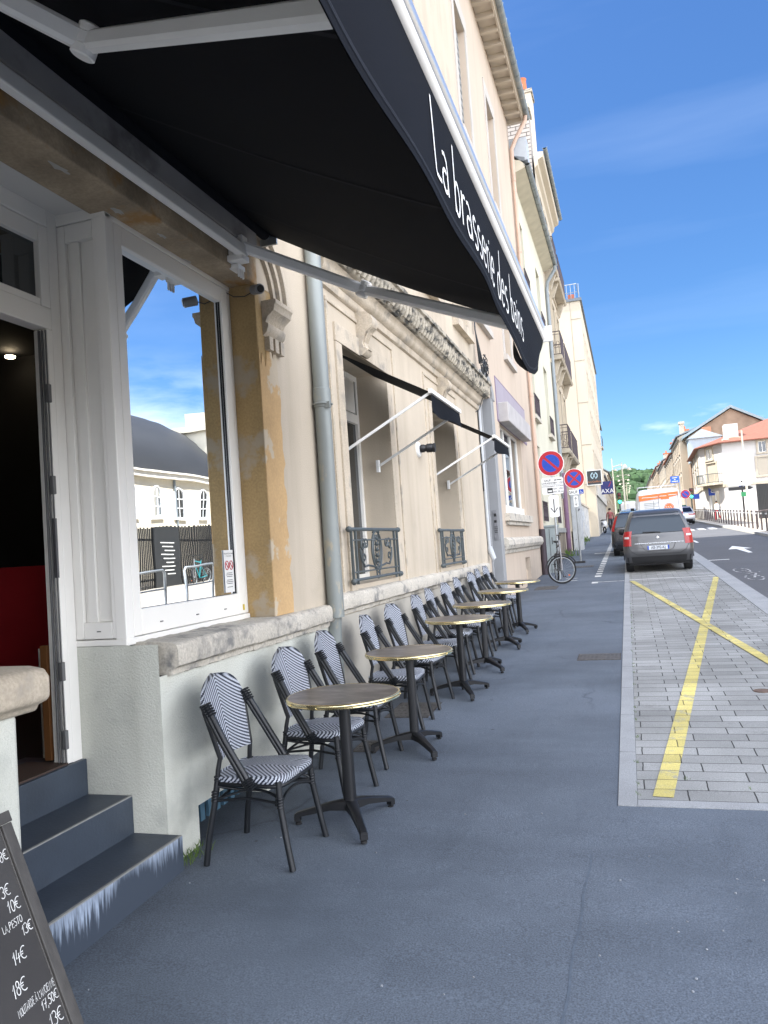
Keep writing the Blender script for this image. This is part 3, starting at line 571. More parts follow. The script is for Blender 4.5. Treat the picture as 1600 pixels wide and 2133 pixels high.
f2 = MB().box(XD - .01, XD + .006, 3.392, 3.408, 1.66, 1.98).build('lock_plate', flat('dark_steel', (.12, .12, .13), .4, .5), f)
MB().box(XD - .04, XD + .003, 2.9, 3.0, 3.06, 3.085).build('vent_slot', pvcg, f)
# open door leaf turned inside against the wall
MB().box(XD - .14, XD - .10, 3.40, 3.43, .69, 1.30).build('door_edge', flat('orange_wood', (.12, .05, .015)), br)
# steps
b = MB()
for x0, x1, zt, zb in ((-2.62, -2.335, .283, -.1), (-2.90, -2.625, .478, .285), (-3.02, -2.905, .668, .48)):
    b.box(x0 - .3, x1, 2.50 if x1 > -2.4 else 2.56, 3.527, zb - .3, zt)
f = b.build('step', tile, br, bevel=.004)
b = MB()
for x1, zt in ((-2.335, .283), (-2.625, .478)): b.box(x1 - .012, x1 + .0015, 2.56, 3.52, zt - .004, zt + .0025)
b.build('step_nosing', grout, f)
# lime runs down the lowest riser: streaks with their own ragged shape in the riser's surface
lm = bpy.data.materials.new('lime_streaked_slate'); lm.use_nodes = True; N = lm.node_tree.nodes; L = lm.node_tree.links; pb = N['Principled BSDF']; pb.inputs['Roughness'].default_value = .5
def mnode(op, a, b_=None, c=None, cl=False):
    n = N.new('ShaderNodeMath'); n.operation = op; n.use_clamp = cl
    for i_, v in enumerate((a, b_, c)):
        if v is None: continue
        if isinstance(v, (int, float)): n.inputs[i_].default_value = v
        else: L.new(v, n.inputs[i_])
    return n.outputs[0]
def nz(sc, mpv, det=3, rg=.5):
    mp_ = N.new('ShaderNodeMapping'); mp_.inputs['Scale'].default_value = mpv; L.new(tc_.outputs['Object'], mp_.inputs[0]); n = N.new('ShaderNodeTexNoise'); n.inputs['Scale'].default_value = sc; n.inputs['Detail'].default_value = det; n.inputs['Roughness'].default_value = rg; L.new(mp_.outputs[0], n.inputs[0]); return n.outputs[0]
tc_ = N.new('ShaderNodeTexCoord'); sp_ = N.new('ShaderNodeSeparateXYZ'); L.new(tc_.outputs['Object'], sp_.inputs[0])
dep = mnode('SUBTRACT', .283, sp_.outputs[2]); big = nz(2.2, (1, 1, .05), 2); thin = nz(55, (1, 1, .035), 5, .75)
reach = mnode('MULTIPLY', mnode('MULTIPLY_ADD', big, 2.6, -.85, True), mnode('MULTIPLY_ADD', thin, 1.1, -.36, True)); msk = mnode('MULTIPLY_ADD', mnode('SUBTRACT', mnode('MULTIPLY', reach, .62), dep), 14., .12, True)
gr_ = nz(60, (1, 1, .25), 4); msk2 = mnode('MULTIPLY', msk, mnode('MULTIPLY_ADD', gr_, 1.2, -.05, True), None, True)
mxs = N.new('ShaderNodeMix'); mxs.data_type = 'RGBA'; mxs.inputs[6].default_value = (.040, .052, .072, 1); mxs.inputs[7].default_value = (.42, .50, .62, 1); L.new(msk2, mxs.inputs[0]); L.new(mxs.outputs[2], pb.inputs['Base Color'])
MB().box(-2.3345, -2.3335, 2.50, 3.5265, -.1, .2785).build('stained_riser', lm, f)
MB().box(-3.2, -2.93, 2.56, 3.41, .60, .678).build('threshold', mat('brown_threshold', (.05, .032, .025), .6), br)
# dark interior
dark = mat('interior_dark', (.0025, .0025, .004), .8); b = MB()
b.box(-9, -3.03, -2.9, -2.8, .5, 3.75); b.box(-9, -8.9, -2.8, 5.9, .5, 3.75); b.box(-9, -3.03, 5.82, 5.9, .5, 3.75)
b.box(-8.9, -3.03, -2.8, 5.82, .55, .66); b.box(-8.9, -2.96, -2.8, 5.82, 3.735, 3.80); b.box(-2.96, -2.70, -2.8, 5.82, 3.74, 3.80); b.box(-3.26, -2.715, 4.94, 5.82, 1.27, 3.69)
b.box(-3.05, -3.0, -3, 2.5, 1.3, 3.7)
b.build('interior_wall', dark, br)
MB().box(-3.4, -2.72, 4.90, 4.932, 1.29, 3.69).build('inner_reveal', mat('olive_reveal', (.12, .105, .055), .8), br)
MB().box(-5.2, -5.1, -1, 5.8, .66, 1.76).build('red_counter', mat('dark_red_panel', (.42, .014, .022), .6), br)
lampm = mat('downlight_glow', (1, .8, .5), emit=((1, .80, .52), 9))
for x, y in ((-5.25, 5.62), (-4.12, 5.6), (-5.59, 4.2), (-6.3, 5.5), (-7.7, 5.0), (-7.6, 3.6), (-4.2, 4.3)):
    MB().lathe((x, y, 3.69), [(.045, 0), (.045, -.012), (.03, -.02)], 12).build('downlight', lampm, br)
b = MB(); rn = random.Random(2)
for k in range(9): y = 3.86 + k * .092; b.box(FX - .20, FX - .18, y, y + .05, .12, .33)
b.box(FX - .19, FX - .012, 3.835, 4.655, .085, .105); b.build('cellar_vent', mat('blue_painted_metal', (.06, .13, .19), .6, .3, 12), br)
# corbel where the old arch springs
b = MB(); b.profile([(FX, 3.30), (FX + .035, 3.33), (FX + .05, 3.37), (FX + .05, 3.39), (FX + .03, 3.40), (FX + .05, 3.44), (FX + .10, 3.48), (FX + .11, 3.52), (FX + .12, 3.53), (FX + .12, 3.56), (FX, 3.56)], 5.03, 5.33, 1)
for k in range(3): b.box(FX, FX + .045, 5.05 + k * .095, 5.11 + k * .095, 3.20, 3.30)
for r in (.0, .05, .10):
    rows = []
    for k in range(13):
        q = radians(90 * k / 12); R0 = .55 - r; rows.append([Vector((FX + c, 5.33 - .58 + (R0 + e) * 1.0 * cos(q) + .0, 3.56 + (R0 + e) * sin(q))) for c, e in ((0, 0), (.09 - r * .6, 0), (.09 - r * .6, .045), (0, .045))])
    b.grid(rows, True)
b.build('corbel', stone, br, smooth=35)
# ================================================================== AWNING
aw = thing('large_awning', 'big navy awning with white hand lettering over the cafe terrace', 'awning', (-2.3, 3, 3.7))
RX, RZ, BX, BZ = -2.30, 4.015, -.47, 3.055; Y0, Y1 = -2.0, 5.0
b = MB(); n = 10; rows = []
for i in range(n + 1):
    t = i / n; x = RX + (BX - RX) * t; z = RZ + (BZ - RZ) * t - .035 * sin(pi * t); rows.append([Vector((x, y, z)) for y in [Y0 + (Y1 - Y0) * k / 16 for k in range(17)]])
b.grid(rows); rows2 = [[p + Vector((0, 0, .004)) for p in r] for r in rows]; b.grid(rows2)
cn_ = b.build('canopy', fabric, aw, smooth=60)
for k in range(6):                                             # stitched seams between the cloth widths
    y = -1.6 + k * 1.2; b = MB(); pts = [(RX + (BX - RX) * i / 16, RZ + (BZ - RZ) * i / 16 - .035 * sin(pi * i / 16)) for i in range(17)]
    b.grid([[Vector((x, y - .011, z - .0025)) for x, z in pts], [Vector((x, y + .011, z - .0025)) for x, z in pts]]); b.build('seam', mat('navy_seam', (.005, .0062, .0105), .8, .1, 40, .2, 300, spec=.2), cn_)
b = MB(); b.tube([(RX - .02, Y0, RZ), (RX - .02, Y1 - .04, RZ)], .045, 14); b.build('roller', fabric2, aw, smooth=40)
b = MB(); b.tube([(RX - .02, Y1 - .04, RZ), (RX - .02, Y1, RZ)], .03, 10); b.box(RX - .08, RX + .05, Y1, Y1 + .02, RZ - .07, RZ + .06); b.build('roller_end', galv, aw, smooth=40)
b = MB(); b.box(-2.35, -2.295, Y0, 4.60, 3.72, 3.80); b.build('torsion_bar', alu, aw, bevel=.008)
b = MB(); b.box(-2.415, -2.33, Y0, 4.85, 3.84, 4.0); b.build('wall_rail', mat('grimy_aluminium', (.36, .35, .35), .55, .2, 2, .1, stcol=(.2, .19, .19), stpos=(.5, .65), sts=3), aw, bevel=.01)
b = MB(); prof = [(-.50, 2.985), (-.46, 2.974), (-.428, 2.978), (-.416, 2.99), (-.413, 3.005), (-.42, 3.02), (-.45, 3.05), (-.50, 3.055)]
b.profile(prof, Y0, 5.06, 1); b.build('front_bar', alu, aw, smooth=50)
b = MB(); b.tube([(-.428, Y0, 3.028), (-.428, 5.063, 3.028)], .027, 18); b.build('front_tube', alus, aw, smooth=50)
b = MB(); b.box(-.505, -.37, 5.066, 5.078, 2.965, 3.07); b.build('bar_cap', alu, aw, bevel=.01)
# valance: hangs from the bar, far end swept up and curled in by the wind
VB = [(-3, 2.645), (2.9, 2.648), (3.3, 2.638), (3.55, 2.60), (3.75, 2.572), (4.1, 2.572), (4.3, 2.60), (4.54, 2.672), (4.9, 2.805), (5.2, 2.96)]
def val_bottom(y):
    for (a, za), (c, zc) in zip(VB, VB[1:]):
        if y <= c: return za + (zc - za) * (y - a) / (c - a)
    return 2.96
VX = -.43; rows = []
def vpt(y, t):
    zb = val_bottom(y); z = 2.99 + (zb - 2.99) * t
    return Vector((VX + .004 * sin(y * 3.3) * t + .006 * sin(y * 7.1 + 1) * t * t - max(0, y - 4.3) * .03 * t * t, y, z))
ys = [Y0 + (5.07 - Y0) * k / 110 for k in range(111)]
for t in [k / 12 for k in range(13)]: rows.append([vpt(y, t) for y in ys])
b = MB(); b.grid(rows); b.grid([[p - Vector((.003, 0, 0)) for p in r] for r in rows]); va = b.build('valance', fabric2, aw, smooth=70)
b = MB()                                                       # curled tail of the valance
rows = []
for k in range(13):
    t = k / 12; y = 3.55 + .85 * t; d = .10 * sin(pi * t) ** .8
    rows.append([Vector((VX - .03 - .10 * u - .02 * t, y + .0 * u, val_bottom(y) + .015 - d * .0 + .05 * u * u + .0 * t)) for u in (0, .4, .8, 1.1)] if False else [Vector((VX - .004 - .045 * u * sin(pi * min(1, t * 1.1)), y, val_bottom(y) + .006 + .022 * u * u)) for u in (0, .35, .7, 1.)])
b.grid(rows); b.build('valance_fold', fabric, aw, smooth=70)
b = MB(); hy = [Y0 + (4.9 - Y0) * k / 120 for k in range(121)]
for dz in (.024, .030): b.grid([[vpt(y, 1 - dz / (2.99 - val_bottom(y))) + Vector((.0028, 0, 0)) for y in hy], [vpt(y, 1 - (dz + .0022) / (2.99 - val_bottom(y))) + Vector((.0028, 0, 0)) for y in hy]])
b.build('hem', mat('navy_thread', (.014, .017, .027), .8), va)
class VF:                                                      # maps letter plane onto the valance
    def __call__(s, a, b_, c=0):
        zb = val_bottom(a); t = (2.99 - b_) / (2.99 - zb); p = vpt(a, max(0, min(1, t))); return p + Vector((c, 0, 0))
# measure and lay the words so they span the same stretch of cloth
def span(s, tr): return sum(HW[c][0] + tr for c in s)
b = MB(); txt = 'La brasserie des bains'; tr = .03; sc = (3.90 - 2.02) / span(txt, tr)
rnl = random.Random(4); x = 2.02
class Sq:                                                      # letters narrower than tall
    def __init__(s, f, x0, k): s.f, s.x0, s.k = f, x0, k
    def __call__(s, a, b_, c=0): return s.f(s.x0 + (a - s.x0) * s.k, b_, c)
H_ = .215; k_ = (3.92 - 2.03) / (span(txt, tr) * H_)
lw = mat('white_lettering', (.80, .80, .78), .6); xc = 2.03; xs = 2.03
for wd_ in txt.split(' '):
    b = MB(); sqq = Sq(VF(), 2.03, k_); hand(b, wd_, xc, 2.722 - .018 * (xc - 2.03), H_, .0125, sqq, .0035, track=tr, rise=-.018); b.build('lettering', lw, va)
    xc += span(wd_ + ' ', tr) * H_
def arm(y_root, elbow, end, thick=.05):
    b = MB(); r0 = Vector((-2.34, y_root, 3.80)); e = Vector(elbow); q = Vector(end)
    def bar(p, s, w, h):
        d = (s - p).normalized(); nrm = Vector((.46, 0, .89)); nrm = (nrm - d * nrm.dot(d)).normalized(); sd = d.cross(nrm)
        rows = [[pp + sd * (w / 2 * a) + nrm * (h / 2 * c) for a, c in ((-1, -.6), (-.6, -1), (.6, -1), (1, -.6), (1, .6), (.6, 1), (-.6, 1), (-1, .6))] for pp in (p, s)]
        b.grid(rows, True); b.poly(rows[0][::-1]); b.poly(rows[1])
    bar(r0, e, .05, .075); bar(e, q, .05, .07); f = b.build('folding_arm', alu, aw, smooth=30)
    b = MB(); ax = Vector((.46, 0, .89)); b.lathe(e - ax * .055, [(.036, 0), (.044, .005), (.044, .033), (.038, .036), (.044, .039), (.044, .075), (.038, .078), (.044, .081), (.044, .106), (.036, .112)], 20, ax); b.build('elbow_joint', alu, f, smooth=30)
    b = MB(); b.box(-2.44, -2.30, y_root - .05, y_root + .05, 3.69, 3.73); b.box(-2.41, -2.30, y_root - .04, y_root + .04, 3.735, 3.86)
    for k in (-.03, 0, .03): b.tube([(-2.37, y_root + k + .05, 3.60), (-2.37, y_root + k + .05, 3.68)], .009, 6)
    b.box(-2.43, -2.36, y_root, y_root + .10, 3.655, 3.688); b.build('arm_bracket', alu, f, bevel=.006)
    return f
arm(4.60, (-1.633, 5.06, 3.52), (-.56, 4.62, 2.985)); arm(2.25 - .9, (-1.675, 2.22, 3.545), (-.53, 1.75, 3.02))
# CCTV camera
cc = thing('security_camera', 'small grey bullet camera on the pillar under the big awning', 'camera', (-2.40, 4.93, 3.58))
b = MB(); d = Vector((.75, -.55, -.22)).normalized(); b.lathe(Vector((-2.39, 4.90, 3.60)) - d * .03, [(.03, 0), (.036, .004), (.036, .10), (.032, .104)], 18, d); b.build('housing', mat('camera_grey', (.20, .205, .21), .4, .05), cc, smooth=35)
b = MB(); b.lathe(Vector((-2.39, 4.90, 3.60)) + d * .075, [(.026, 0), (.026, .004)], 16, d); b.build('lens', blackp, cc)
b = MB(); b.tube([(-2.60, 4.86, 3.60), (-2.55, 4.87, 3.565), (-2.48, 4.90, 3.565), (-2.41, 4.92, 3.60)], .004, 5); b.build('cable', blackp, cc)
# big downpipe between the two facades
dp = thing('downpipe', 'weathered zinc downpipe with a collar beside the yellow pillar', 'downpipe', (-2.36, 5.93, 0))
b = MB(); b.tube([(-2.345, 5.93, 1.16), (-2.345, 5.93, 13.2)], .068, 18); b.tube([(-2.385, 5.97, .12), (-2.385, 5.97, 1.02), (-2.36, 5.94, 1.22)], .058, 14); b.build('pipe', pipem, dp, smooth=40)
b = MB(); b.lathe((-2.345, 5.93, 2.90), [(.07, 0), (.075, .005), (.075, .16), (.07, .165)], 18); b.tube([(-2.345 + .08 * cos(q), 5.93 + .08 * sin(q), 2.93) for q in [2 * pi * k / 16 for k in range(16)]], .009, 6, True); b.box(-2.30, -2.26, 5.87, 5.90, 2.89, 2.94)
b.build('collar', pipem, dp, smooth=40)
# ================================================================== ORNATE HOUSE (second facade)
hs_ = thing('cream_house', 'cream rendered house with stone cornice and two tall windows above the row of chairs', 'building', (FX, 10, 0))
H1 = (6.66, 8.03, 1.38, 3.62, .38); H2 = (10.08, 11.42, 1.38, 3.62, .38)
UP = [(6.9, 8.1, 5.35, 7.7), (9.7, 10.9, 5.35, 7.7), (12.2, 13.2, 5.35, 7.7), (6.9, 8.1, 9.2, 11.3), (9.7, 10.9, 9.2, 11.3)]
b = MB(); wall_holes(b, FF, 5.98, 13.88, -.6, 4.4, [H1, H2]); wall_holes(b, FF, 5.98, 13.88, 4.4, 13.2, UP)
b.box(-12, FX - .01, 13.80, 13.875, 0, 13.2); b.box(-12, -11.8, 6, 13.8, 0, 13.2); b.build('wall', cream, hs_)
roof_slab(hs_, -12, FX + .45, 6, 13.9, 13.2, 17, rooft)
for h in (H1, H2): 
    f = window(hs_, FF, h, trans=(), mull=1, depth=.33); b = MB(); b.box(h[0] + .06, h[1] - .06, 3.08, 3.18, -.38, -.32, FF); b.box(h[0] + .62, h[0] + .75, 1.4, 3.1, -.39, -.318, FF)
    for k in (0, 1): a = h[0] + .09 + k * .68; b.box(a, a + .5, 3.2, 3.56, -.36, -.335, FF)
    b.build('transom', pvc, f); MB().box(h[0] + .1, h[0] + .5, 1.40, 1.62, -.36, -.325, FF).build('lower_panel', pvc, f)
for h in UP: window(hs_, FF, h)
for h in (H1, H2):
    a0, a1 = h[0], h[1]; b = MB()
    b.box(a0 - .16, a0 - .003, 1.33, 3.62, -.01, .022, FF); b.box(a1 + .003, a1 + .16, 1.33, 3.62, -.01, .022, FF); b.box(a0 - .16, a1 + .16, 3.623, 3.80, -.01, .024, FF)
    b.box(a0 - .34, a0 - .30, 1.33, 3.95, -.01, .018, FF); b.box(a1 + .30, a1 + .34, 1.33, 3.95, -.01, .018, FF)
    b.box(a0 - .34, a1 + .34, 3.951, 3.99, -.01, .018, FF)
    b.build('wall_trim', stone, hs_, bevel=.006)
surrounds(hs_, FF, UP[:3], stone, w=.13, p=.03)
for h in (H1, H2):                                             # scrolled consoles over the windows
    c = (h[0] + h[1]) / 2 - .1; b = MB()
    pr = [(0, 3.64), (.05, 3.625), (.09, 3.65), (.10, 3.68), (.065, 3.71), (.055, 3.75), (.06, 3.78), (.10, 3.86), (.16, 3.90), (.18, 3.96), (.16, 4.02), (.10, 4.06), (0, 4.07)]
    b.profile([(FX + p, q) for p, q in pr], c - .09, c + .09, 1); b.profile([(FX + p + .012, q) for p, q in pr[3:9]] + [(FX, 3.9), (FX, 3.70)], c - .05, c + .05, 1)
    for k in range(4): b.tube([(FX + .165, c - .05 + k * .033, 3.97), (FX + .07, c - .05 + k * .033, 3.77)], .009, 5)
    b.build('console', stone, hs_, smooth=40)
b = MB(); b.profile([(FX, 4.06), (FX + .03, 4.07), (FX + .04, 4.10), (FX + .04, 4.14), (FX + .08, 4.16), (FX + .10, 4.20), (FX + .10, 4.24), (FX + .13, 4.27), (FX, 4.27)], 6.12, 13.7, 60, .0015)
b.build('cornice_moulding', stone, hs_, smooth=50)
b = MB(); b.profile([(FX, 4.27), (FX + .16, 4.275), (FX + .18, 4.30), (FX + .19, 4.37), (FX + .24, 4.42), (FX + .25, 4.49), (FX + .28, 4.50), (FX + .28, 4.545), (FX + .25, 4.56), (FX, 4.64)], 6.05, 13.75, 110, .005, 8)
for k in range(64):
    y = 6.12 + k * .119; b.tube([(FX + .195, y + .05, 4.30), (FX + .225, y + .05, 4.36), (FX + .245, y + .05, 4.44)], [.03, .034, .018], 6)
b.build('cornice', dirty, hs_, smooth=50)
b = MB(); b.profile(sill_prof(-2.44, 1.335, 1.18, -2.345), 6.04, 10.2, 60, .0035, 11); b.profile(sill_prof(-2.44, 1.33, 1.175, -2.35), 10.205, 13.35, 44, .0035, 12)
for q, (x_, z_) in enumerate(()): pass
b.build('ledge', sillst, hs_, smooth=32)
b = MB(); b.box(FX - .01, FX + .012, 6.08, 13.35, .0, 1.14); b.build('base_wall', mat('base_render', (.44, .41, .35), .92, .08, 1.3, .3, 80, stcol=(.34, .32, .28), stpos=(.55, .7), sts=1.7), hs_)
# wrought iron window guards
def guard(y0, y1, label):
    t = thing('window_guard', label, 'railing', (-2.36, (y0 + y1) / 2, 1.36)); t['group'] = 'ornate iron window guards'
    G = F((-2.36, 0, 0), (0, 1, 0), (0, 0, 1), (1, 0, 0)); z0, z1 = 1.43, 1.89
    b = MB(); b.tube([G(y0, z1), G(y1, z1)], .017, 8); b.tube([G(y0 + .05, z0, .0), G(y1, z0)], .014, 8); b.tube([G(y0 + .06, z1 - .10), G(y1 - .06, z1 - .10)], .008, 6); b.tube([G(y0 + .06, z0 + .07), G(y1 - .06, z0 + .07)], .008, 6)
    for a in (y0 + .05, y0 + .16, y1 - .05, y1 - .16): b.box(a - .011, a + .011, z0 - .04, z1, -.011, .011, G)
    b.build('frame', iron, t, smooth=40)
    b = MB()
    for a, z in ((y0, z1), (y1, z1), (y0 + .05, z0 - .01), (y1, z0 - .01)): b.lathe(G(a, z - .028), [(.0, 0), (.02, .006), (.03, .02), (.03, .034), (.02, .05), (0, .056)], 10)
    b.build('finial', iron, t, smooth=60)
    c = (y0 + y1) / 2; zc = (z0 + z1) / 2 + .03; b = MB()
    b.tube([G(c + p, zc + q) for p, q in arc(0, 0, .15, .185, 0, 360, 26)][:-1], .011, 6, True); b.tube([G(c + p, zc + q) for p, q in arc(0, 0, .105, .145, 0, 360, 22)][:-1], .008, 6, True)
    for s in (-1, 1):
        W_ = (y1 - y0) / 2 - .17 - .15
        def spiral(cx, cz, r, a0, a1, n=22, k=.18): return [G(c + s * (cx + r * (k + (1 - k) * (1 - i / n)) * cos(radians(a0 + (a1 - a0) * i / n))), cz + r * (k + (1 - k) * (1 - i / n)) * sin(radians(a0 + (a1 - a0) * i / n))) for i in range(n + 1)]
        m_ = .15 + W_ / 2
        b.tube(spiral(m_ + .045, zc + .05, .075, 200, -260), .009, 6); b.tube(spiral(m_ - .06, zc + .06, .06, -20, 420), .008, 6)
        b.tube([G(c + s * p, q) for p, q in ((m_ + .12, zc + .02), (m_ + .10, zc - .08), (m_ + .02, zc - .15), (m_ - .08, zc - .14), (.10, zc - .16), (.02, zc - .22))], .010, 6)
        b.tube(spiral(m_ + .02, zc - .07, .06, 270, 700), .008, 6)
        b.tube([G(c + s * p, q) for p, q in ((.0, zc + .185), (.05, zc + .2), (.1, zc + .17))], .009, 6)
    for k in range(5):
        z = zc - .11 + k * .055; b.lathe(G(c, z - .02), [(.0, 0), (.02, .01), (.026, .02), (.014, .034), (0, .04)], 10)
        for s in (-1, 1): b.tube([G(c, z), G(c + s * .035, z + .02), G(c + s * .045, z + .04)], [.01, .008, .004], 5)
    b.tube([G(c + p, z0 + .045 + q) for p, q in arc(0, 0, .045, .06, 0, 360, 16)][:-1], .008, 6, True)
    b.build('scrollwork', iron, t, smooth=60)
guard(6.40, 7.92, 'green grey wrought iron scroll guard on the nearer tall window of the cream house')
guard(9.84, 11.32, 'green grey wrought iron scroll guard on the farther tall window of the cream house')
# small drop awnings over both windows
def small_awning(y0, y1, label):
    t = thing('small_awning', label, 'awning', (FX, (y0 + y1) / 2, 3.4)); t['group'] = 'small navy window awnings'
    x0, z0, x1, z1 = FX - .10, 3.585, -1.61, 3.075
    b = MB()
    for dz in (0, .006): b.quad((x0, y0, z0 + dz), (x0, y1, z0 + dz), (x1, y1, z1 + dz), (x1, y0, z1 + dz))
    b.build('canopy', fabric, t, smooth=40)
    b = MB(); b.box(x1 - .01, x1 + .03, y0 - .01, y1 + .01, z1 - .012, z1 + .028); b.build('front_bar', alu, t, bevel=.006)
    rows = []
    for k in range(5):
        u = k / 4; rows.append([Vector((x1 + .012 + .015 * sin(y * 4 + 1) * u, y, z1 - .014 - (.155 + .02 * sin((y - y0) * 5)) * u)) for y in [y0 + .01 + (y1 - y0 - .02) * i / 20 for i in range(21)]])
    b = MB(); b.grid(rows); b.build('valance', fabric2, t, smooth=60)
    for y in (y0 + .02, y1 - .02):
        b = MB(); p = Vector((FX - .10, y, 2.60)); q = Vector((x1 + .01, y, z1 + .005)); d = (q - p).normalized(); nn = Vector((-d.z, 0, d.x)); b.prism([p + nn * .012, p - nn * .012, q - nn * .012, q + nn * .012], (0, .016, 0)); f = b.build('arm', white, t)
        MB().box(FX - .13, FX - .10, y - .02, y + .03, 2.53, 2.66).build('bracket', white, f)
small_awning(6.70, 7.95, 'nearer small navy drop awning with white arms over the tall window'); small_awning(10.12, 11.38, 'farther small navy drop awning with white arms over the tall window')
# wall spotlight
t = thing('wall_lamp', 'black spotlight on a round white plate between the two tall windows', 'lamp', (FX, 9.25, 2.9))
MB().lathe((FX - .005, 9.25, 2.90), [(.10, 0), (.10, .012), (.085, .03), (.05, .035)], 22, (1, 0, 0)).build('wall_plate', white, t, smooth=40)
b = MB(); b.lathe((FX + .03, 9.25, 2.91), [(.035, 0), (.05, .01), (.05, .05), (.042, .06), (.042, .075), (.056, .085), (.056, .14), (.05, .16), (.058, .165), (.058, .19), (.03, .19)], 18, (1, .1, -.02)); b.build('lamp_head', blackp, t, smooth=40)
# cable bundle at the corner
t = thing('cable_bundle', 'tangle of black cables hanging on the wall at the end of the cornice', 'cable', (-2.38, 13.75, 4.5)); b = MB(); rn = random.Random(8)
for k in range(7): b.tube([(-2.39 + rn.uniform(-.01, .03), 13.86 + rn.uniform(-.03, .03), 8.0 - k * .3), (-2.38, 13.84 + rn.uniform(-.03, .03), 5.6), (-2.34 + rn.uniform(-.05, .08), 13.78 + rn.uniform(-.1, .1), 4.95)], .010, 5)
for k in range(9): c = Vector((-2.25 + rn.uniform(-.05, .05), 13.75 + rn.uniform(-.12, .12), 4.80 + rn.uniform(-.1, .1))); b.tube([c + Vector((rn.uniform(-.03, .03), .10 * cos(q), .16 * sin(q))) for q in [2 * pi * i / 12 for i in range(12)]], .010, 5, True)
b.tube([(-2.30, 13.72, 4.7), (-2.28, 13.6, 4.3), (-2.36, 13.5, 4.05), (-2.40, 13.4, 4.0)], .008, 5)
for k in range(3): b.tube([(-2.40, 13.62 + k * .04, 4.6), (-2.40, 13.62 + k * .04, 2.6)], .012, 5)
b.build('cable', mat('black_cable', (.02, .025, .03), .6), t)
t = thing('thin_downpipe', 'thin pale conduit pipe at the far corner of the cream house', 'pipe', (-2.38, 13.62, 1.3)); b = MB(); b.tube([(-2.385, 13.64, 4.3), (-2.385, 13.64, 1.5), (-2.33, 13.66, 1.36)], .03, 10); b.tube([(-2.385, 13.64, 1.6), (-2.32, 13.64, 1.38)], .05, 10); b.build('pipe', mat('pale_pipe', (.42, .44, .46), .6, .1, 4), t, smooth=40)
# ================================================================== PINK HOUSE
pk = thing('pink_house', 'pink rendered house with grey doorway, lavender shutter box and wide eaves', 'building', (FX, 18, .5))
DOOR = (13.95, 15.25, .2, 4.55, .75); PW = (16.2, 19.5, 2.28, 4.22, .14); CV = (18.7, 19.6, .3, 1.25, .3)
PU = [(14.35, 15.45, 6.0, 8.0), (17.9, 19.0, 6.0, 8.0), (14.35, 15.45, 9.6, 12.3), (17.9, 19.0, 9.6, 12.3)]
b = MB(); wall_holes(b, FF, 13.88, 22.3, -.5, 5.2, [DOOR, PW, CV]); wall_holes(b, FF, 13.88, 22.3, 5.2, 13.9, PU)
b.box(-12, FX - .01, 22.22, 22.295, 0, 14.2); b.box(-12, -11.8, 13.9, 22.2, 0, 14.2); b.build('wall', pinkm, pk)
greyst = mat('grey_portal', (.27, .275, .28), .85, .07, 2, .2, 40)
b = MB(); b.box(13.955, 15.245, 15.246 - 15.246 + .2, 4.54, -.76, -.70, FF)
b.box(15.10, 15.247, .2, 4.53, -.70, .03, FF); b.box(13.953, 14.02, .2, 4.53, -.70, .03, FF)
b.box(15.247, 15.36, .2, 4.6, -.01, .04, FF)
rows = [[FF(13.9 + .72 + r * cos(radians(q)), 4.52 + (r * .55) * sin(radians(q)), c) for r, c in ((.60, .0), (.60, .05), (.86, .05), (.86, .0))] for q in range(0, 181, 12)]; b.grid(rows, True)
b.build('portal', greyst, pk, bevel=.01)
b = MB(); b.box(-2.52, -2.44, 15.085, 15.099, 1.72, 2.30); f = b.build('intercom', mat('steel_plate', (.32, .32, .33), .4, .05, metal=.6), pk)
b = MB(); b.box(-2.505, -2.455, 15.080, 15.086, 2.18, 2.24); b.box(-2.505, -2.455, 15.080, 15.086, 2.06, 2.11)
for i in range(3):
    for j in range(4): b.box(-2.505 + i * .02, -2.492 + i * .02, 15.080, 15.086, 1.86 + j * .035, 1.88 + j * .035)
b.build('button', inkm, f)
MB().box(-3.15, -3.10, 14.02, 15.1, .3, 4.4).build('door', mat('dark_grey_door', (.05, .055, .06), .5), pk)
b = MB(); b.box(16.0, 20.75, 4.24, 5.12, -.01, .018, FF); b.build('lavender_panel', mat('lavender_panel', (.31, .275, .315), .7, .05), pk)
MB().box(15.96, 20.79, 4.20, 5.16, -.012, .010, FF).build('panel_border', mat('purple_border', (.17, .12, .19), .7), pk)
b = MB(); b.box(16.15, 20.0, 4.20, 4.62, 0, .22, FF); b.build('shutter_box', mat('shutter_box', (.40, .38, .37), .7, .12, 3), pk, bevel=.02)
f = window(pk, FF, PW, mull=2, bar=.09, depth=.10); b = MB(); b.box(16.2, 19.5, 2.285, 2.45, -.09, -.04, FF); b.build('bottom_rail', white, f)
b = MB(); b.box(15.95, 19.9, 2.10, 2.27, -.01, .12, FF); b.box(16.05, 19.8, 2.02, 2.098, -.01, .07, FF); b.profile([(FX, 1.42), (FX + .03, 1.42), (FX + .05, 1.50), (FX + .10, 1.52), (FX + .14, 1.60), (FX + .13, 1.70), (FX + .08, 1.75), (FX, 1.76)], 15.4, 21.8, 24, .004, 3)
b.build('sill', sillst, pk, bevel=.015)
for h in PU: window(pk, FF, h)
trm = mat('grey_stone_trim', (.46, .43, .39), .9, .06); surrounds(pk, FF, PU, trm, w=.22, p=.022, top=.1)
shm = mat('grey_shutter', (.25, .26, .26), .7, .06)
for h in PU:
    b = MB(); b.box(h[0], h[1], h[2] + .05, h[3] - .02, -.19, -.13, FF)
    for k in range(16): z = h[2] + .1 + k * (h[3] - h[2] - .2) / 16; b.box(h[0] + .05, h[1] - .05, z, z + .06, -.13, -.118, FF)
    b.build('shutter', shm, pk)
